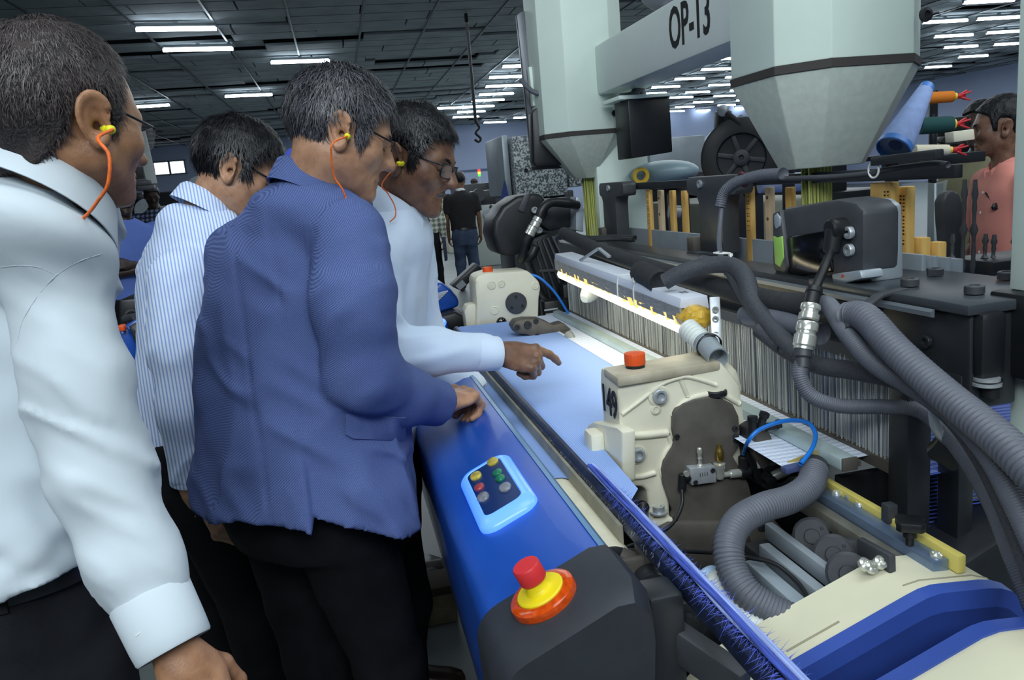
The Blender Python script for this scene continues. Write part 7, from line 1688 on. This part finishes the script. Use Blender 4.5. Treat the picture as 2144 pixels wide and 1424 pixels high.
# signal towers
for px, py, D, cols, lab in ((1003, 360, 24.0, ((226, 60, 40), (240, 200, 60), (70, 190, 80)), 'three colour signal tower on a far machine'), (967, 366, 15.0, ((240, 110, 50),), 'single orange signal lamp beyond the black polo shirt'), (1046, 349, 8.0, ((230, 60, 50),), 'small red signal lamp beside the speckled cabinet')):
    b = W(px, py, D); s = D / 1650; t = thing('signal_tower', lab, 'lamp', (b[0], b[1], 0))
    mb = MB(); mb.cyl((b[0], b[1], 0), (b[0], b[1], b[2] - 4 * s), 1.2 * s, n=8); obj('pole', mb, M_STEEL, t)
    for k, c in enumerate(cols):
        mb = MB(); z = b[2] - (k * 5 - 3) * s; mb.cyl((b[0], b[1], z - 2.4 * s), (b[0], b[1], z + 2.4 * s), 3 * s, n=14); obj('lens', mb, mat('signal_%d_%d' % (c[0], c[1]), c, emit=c, estr=1.5), t)
# far machines along the aisle: bodies with arms and drums, each a thing
def machine(px, py0, py1, D, w, dp, lab, m, detail=0):
    q = W(px, py0, D); z = max(.2, q[2]); t = thing('machine', lab, 'machine', (q[0], q[1], 0)); rg = np.random.default_rng(int(px))
    mb = MB(); mb.box((q[0], q[1] + dp / 2, z * .40), (w, dp, z * .80), bev=.03); obj('body', mb, m, t)
    mb = MB(); mb.box((q[0], q[1] + dp / 2, z * .88), (w * .7, dp * .8, z * .22), bev=.02); obj('head', mb, M_DARK if detail else m, t)
    for k in range(detail):
        c = V3(q[0] + rg.uniform(-.5, .5) * w, q[1] - .03, z * rg.uniform(.45, 1.05)); s = rg.uniform(.06, .18) * w
        mb = MB()
        if k % 3 == 0: mb.cyl(c, c + V3(0, -.10, 0), s * .8, n=18, bev=.004)
        elif k % 3 == 1: mb.box(c, (s * 1.4, .10, s), bev=.01)
        else: mb.obox(c, c + V3(rg.uniform(-.3, .3) * w, -.05, rg.uniform(-.2, .3)), .04, .05, bev=.006)
        obj(['drum', 'box', 'arm'][k % 3], mb, [M_ALU, M_DARK, M_DGREY, M_STEEL][k % 4], t)
    return t
machine(1035, 395, 470, 15.0, .9, 1.2, 'far machine with round drum left of the speckled cabinet', mat('machine_grey_white', (176, 184, 180), rough=.5), 9)
machine(1030, 380, 460, 19.0, 2.4, 1.5, 'long pale far machine behind the white shirted worker', mat('machine_pale', (196, 196, 180), rough=.5), 5)
machine(1380, 330, 380, 9.6, 1.3, .6, 'pale machine with fittings seen right of the black junction box', mat('machine_pale2', (170, 176, 168), rough=.5), 8)
machine(1600, 330, 400, 6.0, 2.2, .8, 'dark machine with arms behind the black reel', M_DARK, 8)
machine(330, 400, 460, 14.5, 1.5, .9, 'low dark cabinet under the bright window', mat('cabinet_charcoal', (38, 42, 50), rough=.5), 2)
machine(395, 396, 470, 13.5, 1.6, .9, 'dark cabinet right of the checkered shirt worker', mat('cabinet_charcoal', (38, 42, 50), rough=.5), 2)
wr = thing('wrapped_bale', 'pale wrapped bale on the floor beside the checkered shirt worker', 'bale', tuple(V3(*W(385, 440, 11.5)[:2], 0)))
q = W(380, 428, 11.5); mb = MB(); mb.box((q[0], q[1], q[2] / 2), (.8, .6, q[2]), bev=.06); obj('bale', mb, mat('bale_white', (150, 156, 158), rough=.6), wr)
# dark machine at the far left with a slanting pale mast
dm = thing('dark_loom', 'dark machine with a slanting pale mast between the nearest man and the window', 'machine', tuple(V3(*W(270, 400, 8.0)[:2], 0)))
mb = MB(); mb.obox(W(293, 282, 8.0), W(318, 392, 7.9), .10, .16, bev=.01); obj('mast', mb, mat('mast_pale', (150, 158, 158), rough=.5), dm)
mb = MB(); plateY(mb, [(270, 300), (290, 296), (306, 384), (250, 384)], W(280, 340, 8.1)[1], .3, .02); obj('panel', mb, M_BLACK, dm)
mb = MB(); c = W(228, 440, 8.2); mb.box((c[0] - .12, c[1], c[2] / 2), (.5, .4, c[2]), bev=.02); obj('body', mb, M_DARK, dm)
for k in range(6):
    rg = np.random.default_rng(k + 50); c = W(262 + 9 * k, 388 + rg.uniform(-8, 8), 7.8); mb = MB(); mb.box(c, (.16, .1, .05), bev=.01); obj('lever', mb, M_DGREY, dm)
mb = MB(); mb.box(W(284, 296, 7.9), (.06, .04, .03), bev=.004); obj('lamp_lens', mb, mat('small_white_lamp', (240, 248, 255), emit=(240, 248, 255), estr=3), dm)
# neighbouring loom between the nearest man and the striped shirt
nb = thing('neighbour_loom', 'pale green end shield of the next loom with blue cover and black terminal box', 'machine', tuple(V3(*W(290, 900, 2.6)[:2], 0)))
Yn = W(285, 800, 2.7)[1]
mb = MB(); plateY(mb, [(262, 706), (300, 690), (318, 760), (335, 800), (345, 1000), (345, 1424), (230, 1424), (250, 800)], Yn, .5, .03, 3); obj('end_shield', mb, mat('machine_sage', (168, 176, 158), rough=.45, var=.05), nb, smooth=40)
mb = MB(); plateY(mb, [(240, 690), (268, 684), (290, 720), (292, 770), (265, 790), (240, 780)], Yn - .12, .3, .02, 3); obj('cover', mb, M_BLUE, nb, smooth=40)
mb = MB(); plateY(mb, [(268, 682), (282, 690), (300, 740), (298, 770), (284, 776), (286, 730)], Yn - .14, .3, .012); obj('cover_edge', mb, M_BLACK, nb, smooth=40)
mb = MB(); plateY(mb, [(262, 800), (290, 780), (312, 800), (322, 960), (330, 1060), (312, 1070), (300, 860), (278, 820)], Yn - .10, .2, .02); obj('rim', mb, mat('machine_sage_dark', (112, 116, 104), rough=.5), nb, smooth=40)
mb = MB(); plateY(mb, [(248, 628), (290, 624), (293, 694), (250, 700)], Yn + .25, .25, .01); tb = obj('terminal_box', mb, M_BLACK, nb)
mb = MB(); a = atY(262, 668, Yn + .24); mb.cyl(a, a + V3(.05, -.06, .012), .014, n=14); mb.tube([a + V3(.03 + .026 * math.cos(t), -.012, .004 + .026 * math.sin(t)) for t in np.linspace(0, 2 * math.pi, 17)[:-1]], .005, 6, closed=True); obj('cable_gland', mb, M_DGREY, nb, kind='stuff')
mb = MB(); mb.box(atY(256, 686, Yn - .14), (.02, .03, .02), bev=.004); obj('orange_knob', mb, M_ORANGE, nb)
# under the loom: wooden block, grey step and parts on the floor
fl = thing('wooden_block', 'rough wooden block on the floor under the blue cover', 'block', tuple(atZ(905, 1255, .02)))
c = atZ(908, 1262, .06); mb = MB(); mb.box(c + V3(0, 0, .0), (.15, .12, .115), bev=.008); obj('block', mb, mat('wood_grey_brown', (104, 96, 78), rough=.8, var=.2, scale=20), fl)
mb = MB(); mb.box(c + V3(.01, .0, .075), (.17, .14, .03), bev=.004); obj('plank', mb, mat('wood_dark', (58, 46, 38), rough=.8), fl)
cs = thing('metal_casting', 'grey metal casting lying on the floor behind the wooden block', 'casting', tuple(atZ(895, 1185, .02)))
c = atZ(890, 1190, .10); mb = MB(); mb.prism([(-.10, 0), (.10, 0), (.09, .10), (.02, .14), (-.06, .12)], c + V3(0, .05, -.10), (1, 0, 0), (0, 0, 1), .14, .012); obj('casting_body', mb, mat('casting_grey', (120, 124, 122), rough=.5, metal=.3, var=.2, scale=20), cs)
mb = MB(); mb.cyl(c + V3(-.05, -.05, .02), c + V3(.06, -.05, .02), .03, n=18); obj('casting_boss', mb, M_GREYP, cs)

# ---- yarn stand at the right
ys_ = thing('yarn_stand', 'black bar stand with red spindles carrying yarn packages', 'stand', tuple(V3(*W(1950, 330, 2.9)[:2], 0)))
mb = MB(); mb.cyl(V3(*W(1955, 250, 3.15)[:2], 0), W(1955, 190, 3.15), .016, n=10); obj('pole', mb, M_DARK, ys_)
mb = MB(); c = W(1990, 330, 3.0); mb.box(W(1955, 336, 3.0), (.42, .05, .04), bev=.005); obj('shelf_bar', mb, M_DARK, ys_)
mb = MB(); plateY(mb, [(1990, 246), (2030, 242), (2030, 280), (1990, 284)], W(2010, 262, 3.3)[1], .1, .006); obj('terminal_box', mb, M_BLACK, ys_)
mb = MB(); plateY(mb, [(1996, 276), (2040, 270), (2042, 292), (1998, 298)], W(2010, 282, 3.2)[1], .05, .004); obj('scale_plate', mb, M_CREAM, ys_)
mb = MB(); mb.box(V3(*W(2046, 300, 6.2)[:2], .85), (.07, .08, 1.7), bev=.01); obj('cream_post', mb, mat('post_cream', (190, 190, 176), rough=.5), ys_)
M_RED = mat('spindle_red', (196, 34, 44), rough=.4)
def spool(px0, py0, px1, py1, D, r, col, lab, col2=None):
    a = W(px0, py0, D); b = W(px1, py1, D); ax = b - a; L = np.linalg.norm(ax); t = thing('yarn_spool', lab, 'spool', tuple(a))
    mb = MB(); mb.lathe(a, ax, [(0, 0), (r, 0), (r * 1.02, .01), (r * .98, L - .01), (r * .94, L), (.012, L)], 26); obj('yarn', mb, mat('yarn_%d_%d' % col[:2], col, rough=.85, var=.15, scale=300, stretch=(3, 3, 3), bump=.3, bscale=400), t)
    u = unit(ax); mb = MB(); mb.cyl(b - u * .002, b + u * .012, r * .62, n=18); obj('tube_rim', mb, mat('rim_yellow', (220, 206, 60), rough=.5), t)
    a1, u1, d1 = frame_of(ax); mb = MB(); mb.cyl(b + u * .012, b + u * .045, .010, n=10); obj('spindle', mb, M_RED, t)
    for k in range(4):
        q = (a1 * math.cos(k * math.pi / 2 + .6) + u1 * math.sin(k * math.pi / 2 + .6)); mb = MB(); mb.obox(b + u * .02, b + u * .062 + q * .024, .010, .006, bev=.001); obj('spindle_claw', mb, M_RED, t)
spool(1940, 206, 1995, 202, 3.05, .022, (214, 122, 30), 'orange yarn spool on the topmost red claw spindle')
spool(1925, 264, 1992, 260, 3.0, .031, (20, 70, 70), 'dark green yarn spool on the middle red claw spindle')
spool(1915, 315, 1985, 314, 2.9, .020, (222, 214, 190), 'cream yarn spool on the lowest red claw spindle')
yc = thing('yarn_cone', 'tall pale blue yarn cone leaning behind the near hopper', 'cone', tuple(W(1868, 316, 2.25)))
a = W(1870, 314, 2.25); b = W(1942, 180, 2.32); L = np.linalg.norm(b - a)
mb = MB(); mb.lathe(a, b - a, [(.020, .018), (.046, .018), (.048, .03), (.0225, L - .02), (.020, L - .018)], 30); obj('yarn', mb, mat('yarn_pale_blue_cone', (160, 184, 236), rough=.85, var=.08, scale=40, bump=.4, bscale=500), yc)
mb = MB(); mb.lathe(a, b - a, [(.046, 0), (.049, .002), (.0475, .020), (.03, .020)], 30); mb.lathe(a, b - a, [(.022, L - .022), (.0195, L), (.015, L)], 26); obj('cone_tube', mb, mat('cone_tube_blue', (80, 136, 214), rough=.4), yc, kind='stuff')
mb = MB(); c = a - unit(b - a) * .01; mb.box(V3(c[0], c[1], c[2] - .012), (.16, .10, .014), bev=.003); mb.cyl(V3(c[0], c[1], 0), V3(c[0], c[1], c[2] - .012), .018, n=12); obj('cone_holder', mb, M_DARK, yc)
wc = thing('yarn_cone', 'small white yarn cone at the left of the near hopper tip', 'cone', tuple(W(1648, 330, 2.6)))
a = W(1650, 340, 2.6); b = W(1640, 308, 2.62); mb = MB(); mb.lathe(a, b - a, [(0, 0), (.034, 0), (.026, np.linalg.norm(b - a)), (0, np.linalg.norm(b - a))], 24); obj('yarn', mb, mat('yarn_white', (226, 228, 226), rough=.85), wc)
mb = MB(); mb.cyl(V3(a[0], a[1], 0), a, .02, n=10); obj('cone_holder', mb, M_DARK, wc)
# crossing dark bar that carries cables in front of the stand
mb = MB(); mb.obox(W(1830, 338, 1.62), W(1968, 322, 1.45), .02, .018, bev=.003); o = obj('cable_bar', mb, M_DARK, None); tag(o, 'short dark bar with cables right of the near hopper tip', 'bar')
# clear plastic guard with a worn edge
pg = thing('plastic_guard', 'clear plastic guard sheet hanging right of the near wooden posts', 'guard', tuple(W(1930, 470, 2.0)))
mb = MB(); A = [W(1890, 385, 2.05), W(1925, 380, 2.0), W(1958, 384, 1.96), W(1985, 376, 1.94)]; B = [W(1890, 530, 2.05), W(1922, 532, 2.0), W(1958, 530, 1.96), W(1962, 520, 1.95)]
mb.sheet([p for p in A], [p for p in B]); mb.sheet([p + FH * .003 for p in B], [p + FH * .003 for p in A]); obj('sheet', mb, mat('clear_plastic', (220, 235, 240), rough=.12, alpha=.14, spec=.8), pg, smooth=60)
mb = MB(); mb.tube([A[2], B[2]], .003, 6); obj('edge', mb, mat('plastic_edge', (190, 205, 210), rough=.2), pg)
mb = MB(); mb.obox(V3(*W(1962, 400, 2.02)[:2], 0), W(1962, 384, 2.02), .02, .02); obj('post', mb, M_DARK, pg)
# twisted dark rods and paddle at the right
rd = thing('drop_rods', 'dark rods with couplings and a dark paddle in front of the pink shirt', 'rod', tuple(W(2060, 590, 1.5)))
mb = MB(); mb.prism([(p[0] * 1, p[2]) for p in (atY(x, y, 1.55) for x, y in [(1976, 470), (1974, 424), (1982, 404), (1996, 398), (2010, 404), (2018, 430), (2020, 600), (1990, 600)])], (0, 1.58, 0), (1, 0, 0), (0, 0, 1), .03, .006); obj('paddle', mb, M_DGREY, rd, smooth=40)
for px, y0, y1 in ((2014, 376, 600), (2036, 376, 600), (1990, 490, 600), (2058, 490, 600), (2076, 492, 600), (2118, 492, 600)):
    a = atY(px + 6, y0, 1.50); b = atY(px, y1, 1.48); L = np.linalg.norm(b - a); n_ = 16; t = np.linspace(0, 1, n_); mb = MB()
    mb.tube([a + (b - a) * k for k in t], [.0042 + (.0035 if (i % 5 == 2) else 0) + .0008 * math.sin(i * 2) for i in range(n_)], 8); obj('rod', mb, M_DGREY, rd, smooth=40)
mb = MB(); mb.box((1.55, 1.50, 1.235), (.40, .14, .03), bev=.004); mb.box((1.70, 1.55, .61), (.08, .08, 1.22), bev=.004); obj('rod_base', mb, M_DARK, rd)
